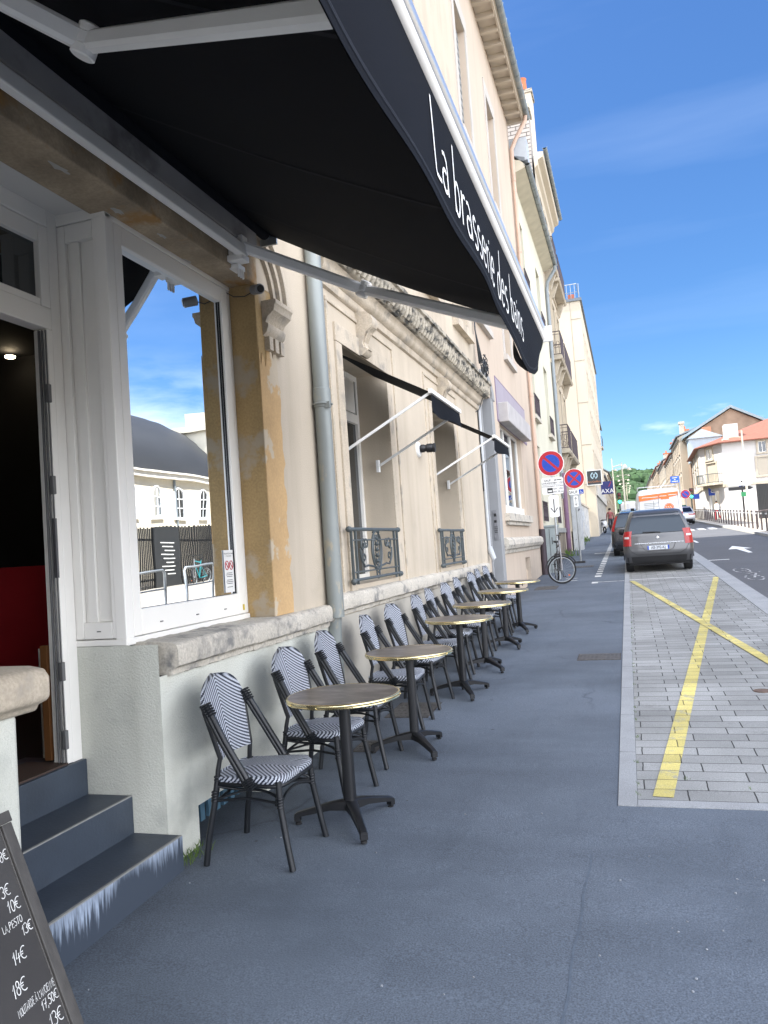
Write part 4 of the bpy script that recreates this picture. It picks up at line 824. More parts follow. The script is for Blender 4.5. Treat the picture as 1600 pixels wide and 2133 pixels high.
MB().box(18.75, 19.55, .35, 1.2, -.28, -.25, FF).build('cellar_hatch', greyst, pk)
eavem = mat('painted_eave_boards', (.50, .44, .36), .85, .08, 2)
b = MB(); b.prism([(FX, 13.5, 13.95), (-1.92, 13.5, 13.95), (-1.92, 13.5, 14.0), (FX, 13.5, 14.0)], (0, 8.9, 0))
for k in range(17): y = 13.6 + k * .54; b.box(FX, -2.0, y, y + .09, 13.82, 13.95)
b.box(-2.0, -1.95, 13.5, 22.4, 13.86, 13.95)
b.build('eaves', eavem, pk); gutter_run(pk, -1.86, 13.4, 22.45, 14.03)
roof_slab(pk, -12, -1.95, 13.5, 22.4, 14.08, 18, rooft)
def pipe_thing(name, label, pts, r, m, cat='downpipe', group=None):
    t = thing(name, label, cat, pts[-1], group=group); b = MB(); b.tube(pts, r, 12); b.build('pipe', m, t, smooth=40)
    b = MB(); z = pts[-1][2] + 1.7
    while z < pts[-2][2] - .3: b.tube([(pts[-1][0] + (r + .006) * cos(q), pts[-1][1] + (r + .006) * sin(q), z) for q in [2 * pi * k / 10 for k in range(10)]], .01, 5, True); z += 2.1
    b.build('bracket', m, t); return t
pinkp = mat('pink_painted_pipe', (.50, .36, .28), .7, .08)
pipe_thing('downpipe', 'pink painted downpipe with swan neck at the end of the pink house', [(-1.88, 22.2, 13.95), (-1.9, 22.2, 13.8), (-2.2, 22.15, 13.3), (-2.34, 22.12, 13.0), (-2.34, 22.1, 12.4), (-2.34, 22.1, 1.95)], .06, pinkp)
pipe_thing('downpipe', 'dark purple cast iron foot of the pink downpipe standing on the pavement', [(-2.33, 22.08, 1.95), (-2.33, 22.08, 1.93), (-2.33, 22.08, .6)], .085, purple)
# ================================================================== GREEN-WHITE HOUSE
gw = thing('white_house', 'pale greenish white house with small iron window rails beyond the pink house', 'building', (FX, 27, .7))
palew = mat('pale_green_white_render', (.55, .53, .42), .9, .05, .6, .1, 60)
COLS = [(22.9, 24.1), (27.6, 28.8)]; GH = []
for a0, a1 in COLS:
    GH += [(a0, a1, 2.15, 4.5), (a0, a1, 5.35, 7.8), (a0, a1, 9.1, 11.4)]
b = MB(); wall_holes(b, FF, 22.3, 31.0, 2.0, 13.0, GH); b.box(-12, FX - .01, 30.95, 31.0, 0, 13.0); b.box(-12, -11.8, 22.3, 31.9, 0, 13.3); b.build('wall', palew, gw)
for h in GH:
    window(gw, FF, h)
    if h[2] < 12: railing(gw, FF, h[0] - .05, h[1] + .05, h[2] + .05, h[2] + .62, .10, purple, .17)
for h in GH:
    if h[2] > 3: MB().box(h[0] - .1, h[1] + .1, h[2] - .12, h[2] - .002, -.02, .13, FF).build('sill', sillst, gw)
b = MB(); b.box(22.3, 31, -.3, 1.85, -.6, .03, FF); b.build('stone_base', mat('brown_stone_base', (.22, .18, .13), .9, .25, 2, .4, 20), gw)
b = MB(); b.box(22.3, 31.02, 1.852, 2.02, -.5, .09, FF); b.build('stone_band', mat('grey_band', (.30, .30, .28), .85), gw)
b = MB(); b.prism([(FX, 22.3, 12.35), (-2.02, 22.3, 12.5), (-2.02, 22.3, 12.6), (FX, 22.3, 13.0)], (0, 8.9, 0)); b.build('eaves', mat('cream_eaves', (.50, .46, .36), .8), gw)
gutter_run(gw, -1.95, 22.3, 31.3, 12.62); roof_slab(gw, -12, -2.0, 22.3, 31.0, 12.68, 16.0, roofz)
b = MB(); b.box(-2.45, -1.92, 22.31, 22.9, 12.72, 13.4); b.build('zinc_box', mat('pale_zinc', (.42, .46, .50), .5, .05), gw)
brickw = bpy.data.materials.new('white_painted_brick'); brickw.use_nodes = True
_n = brickw.node_tree.nodes; _l = brickw.node_tree.links; _b = _n['Principled BSDF']; _t = _n.new('ShaderNodeTexCoord'); _s = _n.new('ShaderNodeSeparateXYZ'); _c = _n.new('ShaderNodeCombineXYZ'); _br = _n.new('ShaderNodeTexBrick')
_l.new(_t.outputs['Object'], _s.inputs[0]); _l.new(_s.outputs[0], _c.inputs[0]); _l.new(_s.outputs[2], _c.inputs[1]); _l.new(_c.outputs[0], _br.inputs[0])
_br.inputs['Scale'].default_value = 1; _br.inputs['Brick Width'].default_value = .42; _br.inputs['Row Height'].default_value = .16; _br.inputs['Mortar Size'].default_value = .018
_br.inputs['Color1'].default_value = (.40, .365, .32, 1); _br.inputs['Color2'].default_value = (.31, .28, .25, 1); _br.inputs['Mortar'].default_value = (.09, .075, .065, 1); _l.new(_br.outputs[0], _b.inputs['Base Color']); _b.inputs['Roughness'].default_value = .9
b = MB(); b.box(-4.2, -2.50, 31.02, 31.9, 12.6, 19.1); f = b.build('chimney', brickw, gw)
b = MB(); b.box(-4.25, -2.44, 30.95, 31.95, 19.1, 19.3); b.box(-3.9, -2.65, 31.1, 31.8, 19.3, 19.7); b.build('chimney_cap', dirty, f)
greym = mat('grey_metal_pipe', (.22, .25, .27), .5, .1)
pipe_thing('downpipe', 'grey downpipe between the white house and the balconied building', [(-1.95, 31.0, 12.5), (-1.97, 31.05, 12.35), (-2.3, 31.1, 11.9), (-2.34, 31.1, 11.6), (-2.34, 31.1, 11.4), (-2.34, 31.1, 3.2)], .07, greym)
pipe_thing('downpipe', 'purple painted lower downpipe behind the parked bicycle', [(-2.28, 31.1, 4.2), (-2.28, 31.1, 4.1), (-2.28, 31.1, .9)], .09, mat('violet_pipe', (.16, .09, .15), .6))
# ================================================================== BALCONIED BUILDING
bb = thing('balcony_building', 'tall cream apartment building with stacked iron balconies behind the white house', 'building', (FX, 34.5, 1.0))
creamb = mat('cream_limestone', (.46, .40, .305), .88, .06, .7, .1)
BHs = [(a, a + 1.1, z, z + 2.5) for a in (31.8, 33.9, 36.2) for z in (1.9, 5.6, 9.4, 13.3)]
b = MB(); wall_holes(b, FF, 31.0, 38.2, -.5, 17.2, BHs); b.box(-14, FX - .01, 31.91, 31.96, 0, 17.2); b.box(-14, FX - .01, 38.14, 38.2, 0, 17.2); b.box(-14, -13.8, 32.1, 38.1, 0, 17.2)
b.prism([(-2.9, 31.98, 17.2), (-12, 31.98, 17.2), (-12, 31.98, 22.0), (-3.6, 31.98, 18.4)], (0, .3, 0)); b.build('wall', creamb, bb)
for h in BHs: window(bb, FF, h)
surrounds(bb, FF, BHs, creamb, w=.16, p=.05, sill=False)
for z in (4.85, 8.65, 12.5): MB().box(31.0, 38.22, z, z + .16, -.01, .05, FF).build('string_course', creamb, bb)
b = MB()
b.profile([(FX, 16.6), (FX + .12, 16.7), (FX + .15, 16.9), (FX + .35, 17.0), (FX + .38, 17.2), (FX, 17.25)], 31, 38.25, 1); b.build('cornice', creamb, bb)
for z in (5.05, 8.85, 12.75):
    for a0, a1 in ((31.4, 33.2), (33.6, 37.6)):
        b = MB(); b.profile([(FX, z - .02), (FX + .42, z - .02), (FX + .48, z + .05), (FX + .44, z + .16), (FX, z + .16)], a0, a1, 1)
        for a in (a0 + .3, a1 - .5): b.profile([(FX, z - .7), (FX + .14, z - .62), (FX + .32, z - .12), (FX + .38, z - .021), (FX, z - .021)], a, a + .2, 1)
        f = b.build('balcony', mat('balcony_stone', (.42, .37, .29), .9, .15, 2), bb)
        Gx = F((0, 0, 0), (0, 1, 0), (0, 0, 1), (1, 0, 0)); railing(f, Gx, a0 + .05, a1 - .05, z + .2, z + 1.12, FX + .42, purple, .14)
        SG_ = F((0, a0 + .05, 0), (1, 0, 0), (0, 0, 1), (0, -1, 0)); railing(f, SG_, FX, FX + .42, z + .2, z + 1.12, 0, purple, .14)
gutter_run(bb, -1.96, 31.0, 38.4, 17.35); roof_slab(bb, -14, -2.05, 32.0, 38.2, 17.3, 22, roofz)
b = MB(); b.box(-3.6, -2.48, 33.0, 33.9, 17.3, 20.9); f = b.build('chimney', cream_up, bb); b = MB(); b.box(-3.66, -2.42, 32.95, 33.95, 20.9, 21.05); b.build('chimney_cap', dirty, f); b = MB(); b.lathe((-2.85, 33.4, 21.05), [(.20, 0), (.2, .1), (.17, .6), (.2, .7)], 12); b.build('chimney_pot', mat('terracotta', (.45, .14, .06), .8), f)
b = MB(); b.box(-3.3, -2.5, 34.5, 35.6, 17.4, 18.6); b.prism([(-3.4, 34.3, 18.6), (-2.35, 34.3, 18.6), (-2.8, 34.3, 18.9)], (0, 1.4, 0)); b.build('dormer', roofz, bb)
# yard wall in the sunny gap
yw = thing('yard_wall', 'low pale wall with torn posters in the gap before the tower block', 'wall', (FX, 45, 1.3)); b = MB(); b.box(-2.7, FX + .02, 38.3, 51.9, 0, 3.4); b.build('wall', mat('posted_wall', (.46, .45, .42), .9, .2, 2, stcol=(.2, .2, .2), stpos=(.56, .6), sts=3), yw); MB().box(-2.8, FX + .08, 38.25, 51.95, 3.4, 3.52).build('coping', stone, yw)
b = MB(); rn = random.Random(9)
for k in range(14): y = 39.4 + rn.random() * 9.6; z = 1.7 + rn.random() * 1.2; b.box(FX + .021, FX + .024 + k * .0004, y, y + .5, z, z + .5)
b.build('poster', mat('faded_poster', (.40, .42, .44), .8, .5, 9), yw)
# ================================================================== TOWER BLOCK
tw = thing('tower_block', 'plain modern cream apartment block with sunlit blank gable and roof terrace', 'building', (FX, 60, 1.6))
twm = mat('tower_render', (.50, .435, .335), .9, .05, .25, .05)
TY0, TY1, TZ = 52.0, 77.0, 17.2; TX = -1.85; FT = F((TX, 0, 0), (0, 1, 0), (0, 0, 1), (1, 0, 0))
TH = [(TY0 + 2 + k * 2.5, TY0 + 3.3 + k * 2.5, z, z + 1.5) for k in range(9) for z in (6.0, 8.7, 11.4, 14.1)]
b = MB(); wall_holes(b, FT, TY0, TY1, 5.0, TZ, TH); b.quad((TX, TY0, -.5), (-16, TY0, -.5), (-16, TY0, TZ), (TX, TY0, TZ)); b.quad((TX, TY1, 0), (-16, TY1, 0), (-16, TY1, TZ), (TX, TY1, TZ)); b.quad((TX, TY0, TZ), (TX, TY1, TZ), (-16, TY1, TZ), (-16, TY0, TZ))
b.quad((TX, TY0, -.5), (TX, TY0 + 1.2, -.5), (TX, TY0 + 1.2, 5), (TX, TY0, 5)); b.build('wall', twm, tw)
b = MB()
for z in (5.0, 7.6, 10.4, 13.2, 16): b.box(-2.5, TX + .012, TY0 - .012, TY0 + .02, z, z + .035)
b.box(-2.52, -2.50, TY0 - .012, TY0, 2, TZ); b.build('panel_joint', mat('joint', (.25, .22, .18), .9), tw)
for h in TH: window(tw, FT, h, mull=1, depth=.12)
b = MB(); b.box(-16, TX + .12, TY0 - .1, TY1 + .1, TZ, TZ + .18); b.build('roof_edge', mat('dark_zinc', (.10, .115, .13), .5), tw)
b = MB()
for k in range(8): b.tube([(-3.7 + k * .26, TY0 + .3, TZ + .18), (-3.7 + k * .26, TY0 + .3, TZ + 1.25)], .02, 5)
b.tube([(-3.7, TY0 + .3, TZ + 1.25), (-2.0, TY0 + .3, TZ + 1.25), (-2.0, TY0 + 4, TZ + 1.25)], .03, 5); b.tube([(-3.7, TY0 + .3, TZ + .7), (-2.0, TY0 + .3, TZ + .7)], .02, 5); b.build('terrace_railing', galv, tw)
b = MB(); b.box(-3.5, -2.8, TY0 + .35, TY0 + .8, TZ + .18, TZ + .5); b.box(-2.6, -2.2, TY0 + .35, TY0 + .7, TZ + .18, TZ + .6); b.build('planter', mat('terracotta_planter', (.35, .11, .06), .8), tw)
b = MB()
for k in range(10): y = TY0 + 1.2 + k * 2.3; b.box(TX - .5, TX, y, y + .35, .5, 4.6)
b.box(TX - .5, TX + .08, TY0 + 1.2, TY1, 4.3, 5.0); b.build('shop_front', mat('shop_stone', (.42, .40, .36), .8, .1), tw)
b = MB()
for k in range(9): y = TY0 + 1.55 + k * 2.3; b.quad((TX - .3, y, 1.2), (TX - .3, y + 1.95, 1.2), (TX - .3, y + 1.95, 4.3), (TX - .3, y, 4.3))
b.build('shop_window', winglass, tw)
# further left-hand buildings
def row_house(name, label, y0, y1, h, cm, cols, zs, x=FX, eave=.4, side=1, balc=None, roofm=roofz, win_h=1.9, rg=3.2):
    t = thing(name, label, 'building', (x, (y0 + y1) / 2, g(y0))); fr = F((x, 0, 0), (0, 1, 0), (0, 0, 1), (side, 0, 0)); zb = g(y0)
    step = (y1 - y0) / cols; Hs = [(y0 + step * (k + .28), y0 + step * (k + .72), zb + z, zb + z + win_h) for k in range(cols) for z in zs]
    b = MB(); wall_holes(b, fr, y0, y1, zb - 1, zb + h, Hs, .2); X2 = x - side * 9
    b.quad((x, y0, zb - 1), (X2, y0, zb - 1), (X2, y0, zb + h), (x, y0, zb + h)); b.quad((x, y1, zb - 1), (X2, y1, zb - 1), (X2, y1, zb + h), (x, y1, zb + h)); b.poly([(x, y0, zb + h), (X2, y0, zb + h), ((x + X2) / 2, y0, zb + h + rg)]); b.poly([(x, y1, zb + h), (X2, y1, zb + h), ((x + X2) / 2, y1, zb + h + rg)]); b.build('wall', cm, t)
    for hh in Hs: window(t, fr, hh, mull=1, depth=.15)
    surrounds(t, fr, Hs, stone, w=.14, p=.05); MB().box(y0, y1, zb + h - .35, zb + h - .05, -.01, .16, fr).build('cornice', stone, t)
    e = x + side * eave; b = MB(); b.prism([(e, y0 - .1, zb + h - .02), ((x + X2) / 2, y0 - .1, zb + h + rg + .1), ((x + X2) / 2, y0 - .1, zb + h + rg + .25), (e, y0 - .1, zb + h + .12)], (0, y1 - y0 + .2, 0)); b.prism([(X2, y0 - .1, zb + h - .02), ((x + X2) / 2, y0 - .1, zb + h + rg + .1), ((x + X2) / 2, y0 - .1, zb + h + rg + .25), (X2, y0 - .1, zb + h + .12)], (0, y1 - y0 + .2, 0)); b.build('roof', roofm, t)
    if balc:
        for z in balc:
            b = MB(); b.box(y0 + .5, y0 + 3.0, zb + z - .15, zb + z, 0, .7, fr); b.profile([(x, zb + z - .9), (x + side * .15, zb + z - .8), (x + side * .6, zb + z - .151), (x, zb + z - .151)], y0 + .9, y0 + 1.2); f = b.build('balcony', stone, t); railing(f, fr, y0 + .5, y0 + 3., zb + z + .03, zb + z + .95, .66, purple, .2); railing(f, F((0, y0 + .5, 0), (side, 0, 0), (0, 0, 1), (0, -1, 0)), x * side, x * side + .66, zb + z + .03, zb + z + .95, 0, purple, .2)
    return t
c1 = mat('buff_render', (.42, .355, .265), .9, .08, .5); c2 = mat('ivory_render', (.47, .41, .32), .9, .08, .5); c3 = mat('sand_render', (.43, .35, .25), .9, .08, .5); c4 = mat('light_render', (.52, .48, .40), .9, .06, .5)
r = row_house('corner_house', 'cream building with grey gutter and small balconies beyond the tower block', 77.2, 94, 11.5, c1, 6, (3.8, 7.4), balc=(4.3, 7.9))
b = MB(); b.box(-3.6, -2.7, 78, 79.4, 14., 18.4); f = b.build('chimney', mat('red_brick', (.30, .12, .07), .9, .2, 8), r); MB().lathe((-3.1, 78.6, 18.4), [(.25, 0), (.2, .6), (.28, .7)], 10).build('chimney_pot', MC['terracotta'], f)
row_house('low_building', 'low pale building with blue grey roof beyond the corner house', 94.2, 118, 5.6, c4, 5, (1.2,))
row_house('terrace_house', 'far cream terrace on the left side near the wood', 119, 150, 7.2, c2, 8, (1.2, 4.2)); row_house('terrace_house', 'farthest sand coloured terrace on the left side', 151, 205, 7.5, c3, 9, (1.2, 4.2))
# ================================================================== RIGHT-HAND BUILDINGS
r1 = thing('white_corner_house', 'white corner house with orange tiled roof and round cornered balcony across the street', 'building', (8.3, 77, 2.3))
wm = mat('bright_white_render', (.50, .487, .47), .9, .03, .6)
zE, zB = 9.15, 2.0
P = [Vector((7.3, 92, 0)), Vector((6.95, 78.4, 0)), Vector((8.6, 75.2, 0)), Vector((22, 74.4, 0))]
def seg(i): u = (P[i + 1] - P[i]); return F((P[i].x, P[i].y, 0), u, (0, 0, 1), u.normalized().cross(Vector((0, 0, 1)))), u.length
b = MB(); fr0, l0 = seg(0); fr1, l1 = seg(1); fr2, l2 = seg(2)
W0 = [(2.0 + k * 3.8, 3.0 + k * 3.8, z, z + 1.5) for k in range(3) for z in (6.1, 8.0 - .3)]; W0 = [(a, c, z, z + (1.3 if z > 7 else 1.2)) for a, c, z, _ in W0]
W1 = [(1.1, 2.1, 7.85, 8.85), (1.0, 2.5, 5.62, 7.5), (.9, 2.6, 2.9, 4.95)]
W2 = [(2.95, 3.6, 7.95, 8.95), (2.75, 3.85, 5.9, 7.5), (7.4, 8.1, 7.95, 8.95), (7.3, 8.3, 5.9, 7.5)]
wall_holes(b, fr0, 0, l0, zB - 1, zE, W0); wall_holes(b, fr1, 0, l1, zB - 1, zE, W1); wall_holes(b, fr2, 0, l2, zB - 1, zE, W2); b.build('wall', wm, r1)
blind = mat('cream_blind', (.40, .36, .29), .7, .03)
for fr, Ws in ((fr0, W0), (fr1, W1), (fr2, W2)):
    for h in Ws:
        window(r1, fr, h, depth=.14)
        if h[2] < 7.6 and h[2] > 5: MB().box(h[0] + .05, h[1] - .05, h[2] + .05, h[3] - .05, -.10, -.07, fr).build('shutter', blind, r1)
for fr, Ws in ((fr0, W0), (fr1, W1[:2]), (fr2, W2)): surrounds(r1, fr, Ws, MC.get('cream_trim') or mat('cream_trim', (.42, .37, .29), .85), w=.16, p=.05)
b = MB(); b.box(0, l2, 5.15, 5.4, -.01, .08, fr2); b.box(0, l1, 5.15, 5.4, -.01, .08, fr1); b.box(0, l0, 5.15, 5.4, -.01, .08, fr0); b.build('trim', mat('cream_trim', (.42, .37, .29), .85), r1)
b = MB()
for a in (2.6, 6.4): b.quad(fr2(a, 3.2, .01), fr2(a + 2.6, 3.2, .01), fr2(a + 2.6, 4.9, .01), fr2(a, 4.9, .01))
b.build('shop_window', winglass, r1)
b = MB()
apex = Vector((15, 84, 12.3)); ring = [Vector((7.3, 92.3, zE)) + Vector((-.5, 0, 0)), P[1] + Vector((-.45, -.3, zE)), P[2] + Vector((-.3, -.55, zE)), P[3] + Vector((0, -.5, zE)), Vector((22, 92.3, zE))]
for i in range(4): b.poly([ring[i], ring[i + 1], Vector((apex.x + (4 if i > 1 else 0), apex.y, apex.z)) if i != 2 else Vector((19, 84, 12.3)), apex])if i == 2 else b.poly([ring[i], ring[i + 1], apex if i < 2 else Vector((19, 84, 12.3))])
b.poly([ring[0], apex, Vector((19, 84, 12.3)), ring[4]]); b.prism([p - Vector((0, 0, .07)) for p in ring], (0, 0, .05)); b.build('roof', orange, r1)
b = MB(); b.box(9.05, 10.2, 76.2, 77.4, 9.3, 10.9); b.build('chimney', wm, r1)
b = MB(); rows = []
for zz in (5.42, 5.60): rows.append([fr1(p, zz, q) for p, q in ((.2, 0), (.4, .8), (1.0, 1.1), (2.6, 1.1), (3.2, .8), (3.4, 0))])
b.grid(rows); b.poly(rows[0]); b.poly(rows[1]); f = b.build('balcony', stone, r1); b = MB(); L_ = [(.25, 0), (.45, .75), (1.0, 1.03), (2.6, 1.03), (3.15, .75), (3.35, 0)]
for zz in (6.45, 5.68): b.tube([fr1(p, zz, q) for p, q in L_], .03, 6)
for i in range(5):
    for k in range(6): p = L_[i][0] + (L_[i + 1][0] - L_[i][0]) * k / 6; q = L_[i][1] + (L_[i + 1][1] - L_[i][1]) * k / 6; b.tube([fr1(p, 5.68, q), fr1(p, 6.45, q)], .015, 4)
b.build('balcony_railing', iron, f)
def sign_board(name, label, cat, fr, a0, a1, b0, b1, cb, text=None, tc=white, th=.04, size=None, frame=None, group=None, lines=None):
    t = thing(name, label, cat, fr((a0 + a1) / 2, (b0 + b1) / 2), group=group); MB().box(a0, a1, b0, b1, -th, 0, fr).build('board', cb, t, bevel=.01)
    if frame:
        b = MB(); e = .05; b.box(a0 - e, a0, b0 - e, b1 + e, -th - .01, .01, fr); b.box(a1, a1 + e, b0 - e, b1 + e, -th - .01, .01, fr); b.box(a0, a1, b1, b1 + e, -th - .01, .01, fr); b.box(a0, a1, b0 - e, b0, -th - .01, .01, fr); b.build('frame', frame, t)
    for tx, cx_, cy_, sz in (lines or []): text_mb(tx, sz, F(fr(cx_, cy_), fr.u, fr.v, fr.n), .004).build('text', tc, t)
    return t
SX = F((0, 75.6, 0), (1, 0, 0), (0, 0, 1), (0, -1, 0))
t = sign_board('shop_sign', 'blue square sign with a white crescent on the corner of the white house', 'sign', F((0, 77.2, 0), (1, 0, 0), (0, 0, 1), (0, -1, 0)), 7.35, 8.2, 4.55, 5.25, blue); b = MB(); b.ribbon(arc(7.78, 4.95, .22, .15, 190, 350, 10), .07, F((0, 77.15, 0), (1, 0, 0), (0, 0, 1), (0, -1, 0))); b.build('emblem', white, t)
sign_board('street_sign', 'small dark blue street name plate on the white house', 'sign', F((0, 75.1, 0), (1, 0, 0), (0, 0, 1), (0, -1, 0)), 9.7, 10.4, 4.95, 5.30, flat('dark_blue', (.01, .02, .12)), lines=[('RUE', 10.05, 5.12, .16)])
sign_board('wall_sign', 'small blue plate on the street wall of the white house', 'sign', F((0, 82, 0), (1, 0, 0), (0, 0, 1), (0, -1, 0)), 6.35, 6.95, 4.5, 5.0, blue)
# big gabled building behind the white house
gb = thing('gabled_building', 'large brown gabled building rising behind the orange tiled roof', 'building', (12, 98, 3)); brn = mat('brown_rubble', (.27, .19, .13), .95, .2, 1.2, .3, 10)
b = MB(); gp = [(7.4, 2), (7.4, 12.2), (12.1, 14.9), (19.5, 10.7), (19.5, 2)]; b.prism([(x, 95, z) for x, z in gp], (0, 14, 0)); b.build('wall', brn, gb)
b = MB()
for (xa, za), (xb, zb_) in (((6.8, 12.0), (12.1, 15.0)), ((12.1, 15.0), (20, 10.5))): b.prism([(xa, 94.6, za), (xb, 94.6, zb_), (xb, 94.6, zb_ + .3), (xa, 94.6, za + .3)], (0, 15, 0))
b.build('roof', mat('blue_grey_zinc', (.20, .25, .27), .6, .06), gb)
b = MB(); b.box(8.9, 9.8, 94.0, 94.9, 11.8, 13.0); b.build('chimney', mat('brick_stack', (.38, .16, .09), .9), gb)
b = MB(); b.box(7.2, 10.6, 92.2, 95, 9.0, 11.6); b.prism([(7.0, 92.0, 11.6), (10.8, 92.0, 11.6), (8.6, 92.0, 12.6)], (0, 3, 0)); b.build('zinc_extension', mat('zinc_cladding', (.34, .42, .46), .5, .06), gb)
def rrow(*a, **k): return row_house(*a, side=-1, **k)
r = rrow('tall_cream_building', 'tall cream street building with bow window left of the orange roof', 97, 112, 9.6, c2, 5, (3.4, 5.6, 7.7), x=6.55, win_h=1.5, rg=1.6)
b = MB(); b.box(6.75, 7.25, 97.5, 98.3, 11.5, 14.1); b.box(6.68, 7.32, 97.4, 98.4, 14.1, 14.35); b.build('chimney', stone, r)
rrow('terrace_building', 'cream three storey building next down the right side', 112.5, 132, 8.6, c1, 6, (3.4, 6.0), x=6.45, roofm=rooft, rg=2.2); rrow('terrace_building', 'ivory building with dormer roof on the right side', 132.5, 158, 8.9, c4, 7, (3.4, 6.2), x=6.4, rg=2.4); rrow('terrace_building', 'sand coloured building far down the right side', 158.5, 190, 9.2, c3, 8, (3.2, 6.2), x=6.3, roofm=rooft, rg=2.4); rrow('terrace_building', 'farthest ivory building on the right side next to the wooded hill', 191, 240, 8.8, c2, 9, (3.2, 6.0), x=6.2, rg=2.4)
for k, (y, x) in enumerate(((113, 8.4), (121, 9.6), (134, 8.2), (145, 9.4), (160, 8.2), (176, 9.2), (195, 8.4))):
    t = thing('chimney_stack', ['brown', 'grey', 'pale', 'broad', 'slim', 'small', 'tiny'][k] + ' chimney stack on the far right-hand roofs, number %s away from the camera' % ['nearest', 'second', 'third', 'fourth', 'fifth', 'sixth', 'seventh'][k] if False else ['nearest', 'second nearest', 'third nearest', 'middle', 'third farthest', 'second farthest', 'farthest'][k] + ' brick chimney stack on the right-hand roofs', 'chimney', (x, y, g(y) + 10), group='chimney stacks on the right-hand roofs')
    MB().box(x - .5, x + .5, y - .6, y + .6, g(y) + 8, g(y) + 11.6).build('stack', stone, t); b = MB(); b.box(x - .6, x + .6, y - .7, y + .7, g(y) + 11.6, g(y) + 11.8)
    for q in (-.3, .3): b.lathe((x, y + q, g(y) + 11.8), [(.16, 0), (.12, .5)], 8)
    b.build('chimney_pot', MC['terracotta'], t)
# ================================================================== DOMED HALL ACROSS THE STREET (seen in the shop window)
dh = thing('domed_hall', 'long cream hall with barrel dome roof and arched windows mirrored in the shop window', 'building', (16, 30, 1)); DX = 15.5
fr = F((DX, 0, 0), (0, 1, 0), (0, 0, 1), (-1, 0, 0)); b = MB(); wall_holes(b, fr, 10, 37.5, -1, 5.75, []); b.quad((DX, 10, -1), (DX + 14, 10, -1), (DX + 14, 10, 5.7), (DX, 10, 5.7)); b.quad((DX, 37.5, -1), (DX + 14, 37.5, -1), (DX + 14, 37.5, 5.7), (DX, 37.5, 5.7)); b.build('wall', mat('hall_cream', (.62, .56, .44), .9, .05), dh)
b = MB(); b.box(10, 37.5, 5.72, 5.95, -.2, .25, fr); b.box(10, 37.5, 5.96, 6.05, -.2, .35, fr); b.build('cornice', mat('hall_cornice', (.66, .62, .54), .8), dh)
rows = []
for k in range(17):
    q = pi * k / 16 / 2; R = 3.3; rows.append([Vector((DX + .3 + R * 1.9 * (1 - cos(q)), y, 6.05 + R * sin(q))) for y in (12, 33)])
b = MB()
rows = []
for i in range(29):                                            # dome over the hall, rounded at its ends
    a = pi * i / 28; rows.append([Vector((22 - 6.4 * cos(ph) * (sin(a) ** .35 if sin(a) > 0 else 0), 30.5 - 11.5 * cos(a), 6.05 + 4.3 * sin(ph) * max(0, sin(a)) ** .62)) for ph in [pi * j / 20 for j in range(21)]])
b.grid(rows); b.build('dome', mat('dark_lead_roof', (.03, .031, .033), .6, .25, .5, scale=(1, .3, 1)), dh, smooth=60)
b = MB(); b.box(DX + 5, DX + 8, 28, 34, 10.3, 10.9); b.build('lantern', wm, dh)
b = MB(); b.box(DX + 1, DX + 9, 37.5, 44, 0, 8.9); b.box(DX + .6, DX + 9.4, 37.3, 44.4, 8.9, 9.2); b.box(DX + 1, DX + 2.4, 37.5, 39, 9.2, 10.0); b.build('side_wing', MC['hall_cream'], dh)
b = MB(); bg_ = MB()
for k in range(14):
    c = 11.4 + k * 1.95; A = [(c - .38, 3.95), (c - .38, 4.95)] + [(p, q) for p, q in arc(c, 4.95, .38, .42, 180, 0, 10)] + [(c + .38, 3.95)]
    b.tube([fr(p, q, .02) for p, q in A], .05, 6, True); b.box(c - .02, c + .02, 3.95, 5.3, .0, .04, fr); b.box(c - .38, c + .38, 4.4, 4.45, 0, .04, fr); b.box(c - .38, c + .38, 4.85, 4.9, 0, .04, fr); bg_.poly([fr(p, q, .006) for p, q in A]); b.box(c - .5, c + .5, 3.82, 3.92, 0, .12, fr)
b.build('window_frame', white, dh); bg_.build('window_pane', winglass, dh)
MB().box(DX - .08, DX - .02, 32.5, 32.58, 0, 5.8).build('downpipe', greym, dh)
fn = thing('black_fence', 'black vertical slat fence with dark notice board in front of the domed hall', 'fence', (12, 28, .8)); b = MB()
for k in range(130): y = 15 + k * .13; b.box(11.96, 12.0, y, y + .06, g(y) - .1, g(y) + 2.35 + (.05 if k % 2 else 0))
b.box(12.0, 12.03, 15, 32, 1.1, 1.18); b.box(12.0, 12.03, 15, 32, 2.6, 2.68); b.build('slats', blackp, fn); b = MB(); b.box(11.88, 11.94, 25.3, 26.9, g(25), 3.15); f = b.build('notice_board', mat('notice_black', (.02, .022, .024), .4), fn)
b = MB(); FN = F((11.875, 0, 0), (0, -1, 0), (0, 0, 1), (-1, 0, 0))
for k in range(9): b.box(-26.5 + .1 * (k % 2), -25.7 - .12 * (k % 3), 2.5 - k * .15, 2.54 - k * .15, 0, .004, FN)
b.build('notice_lines', chalk, f)
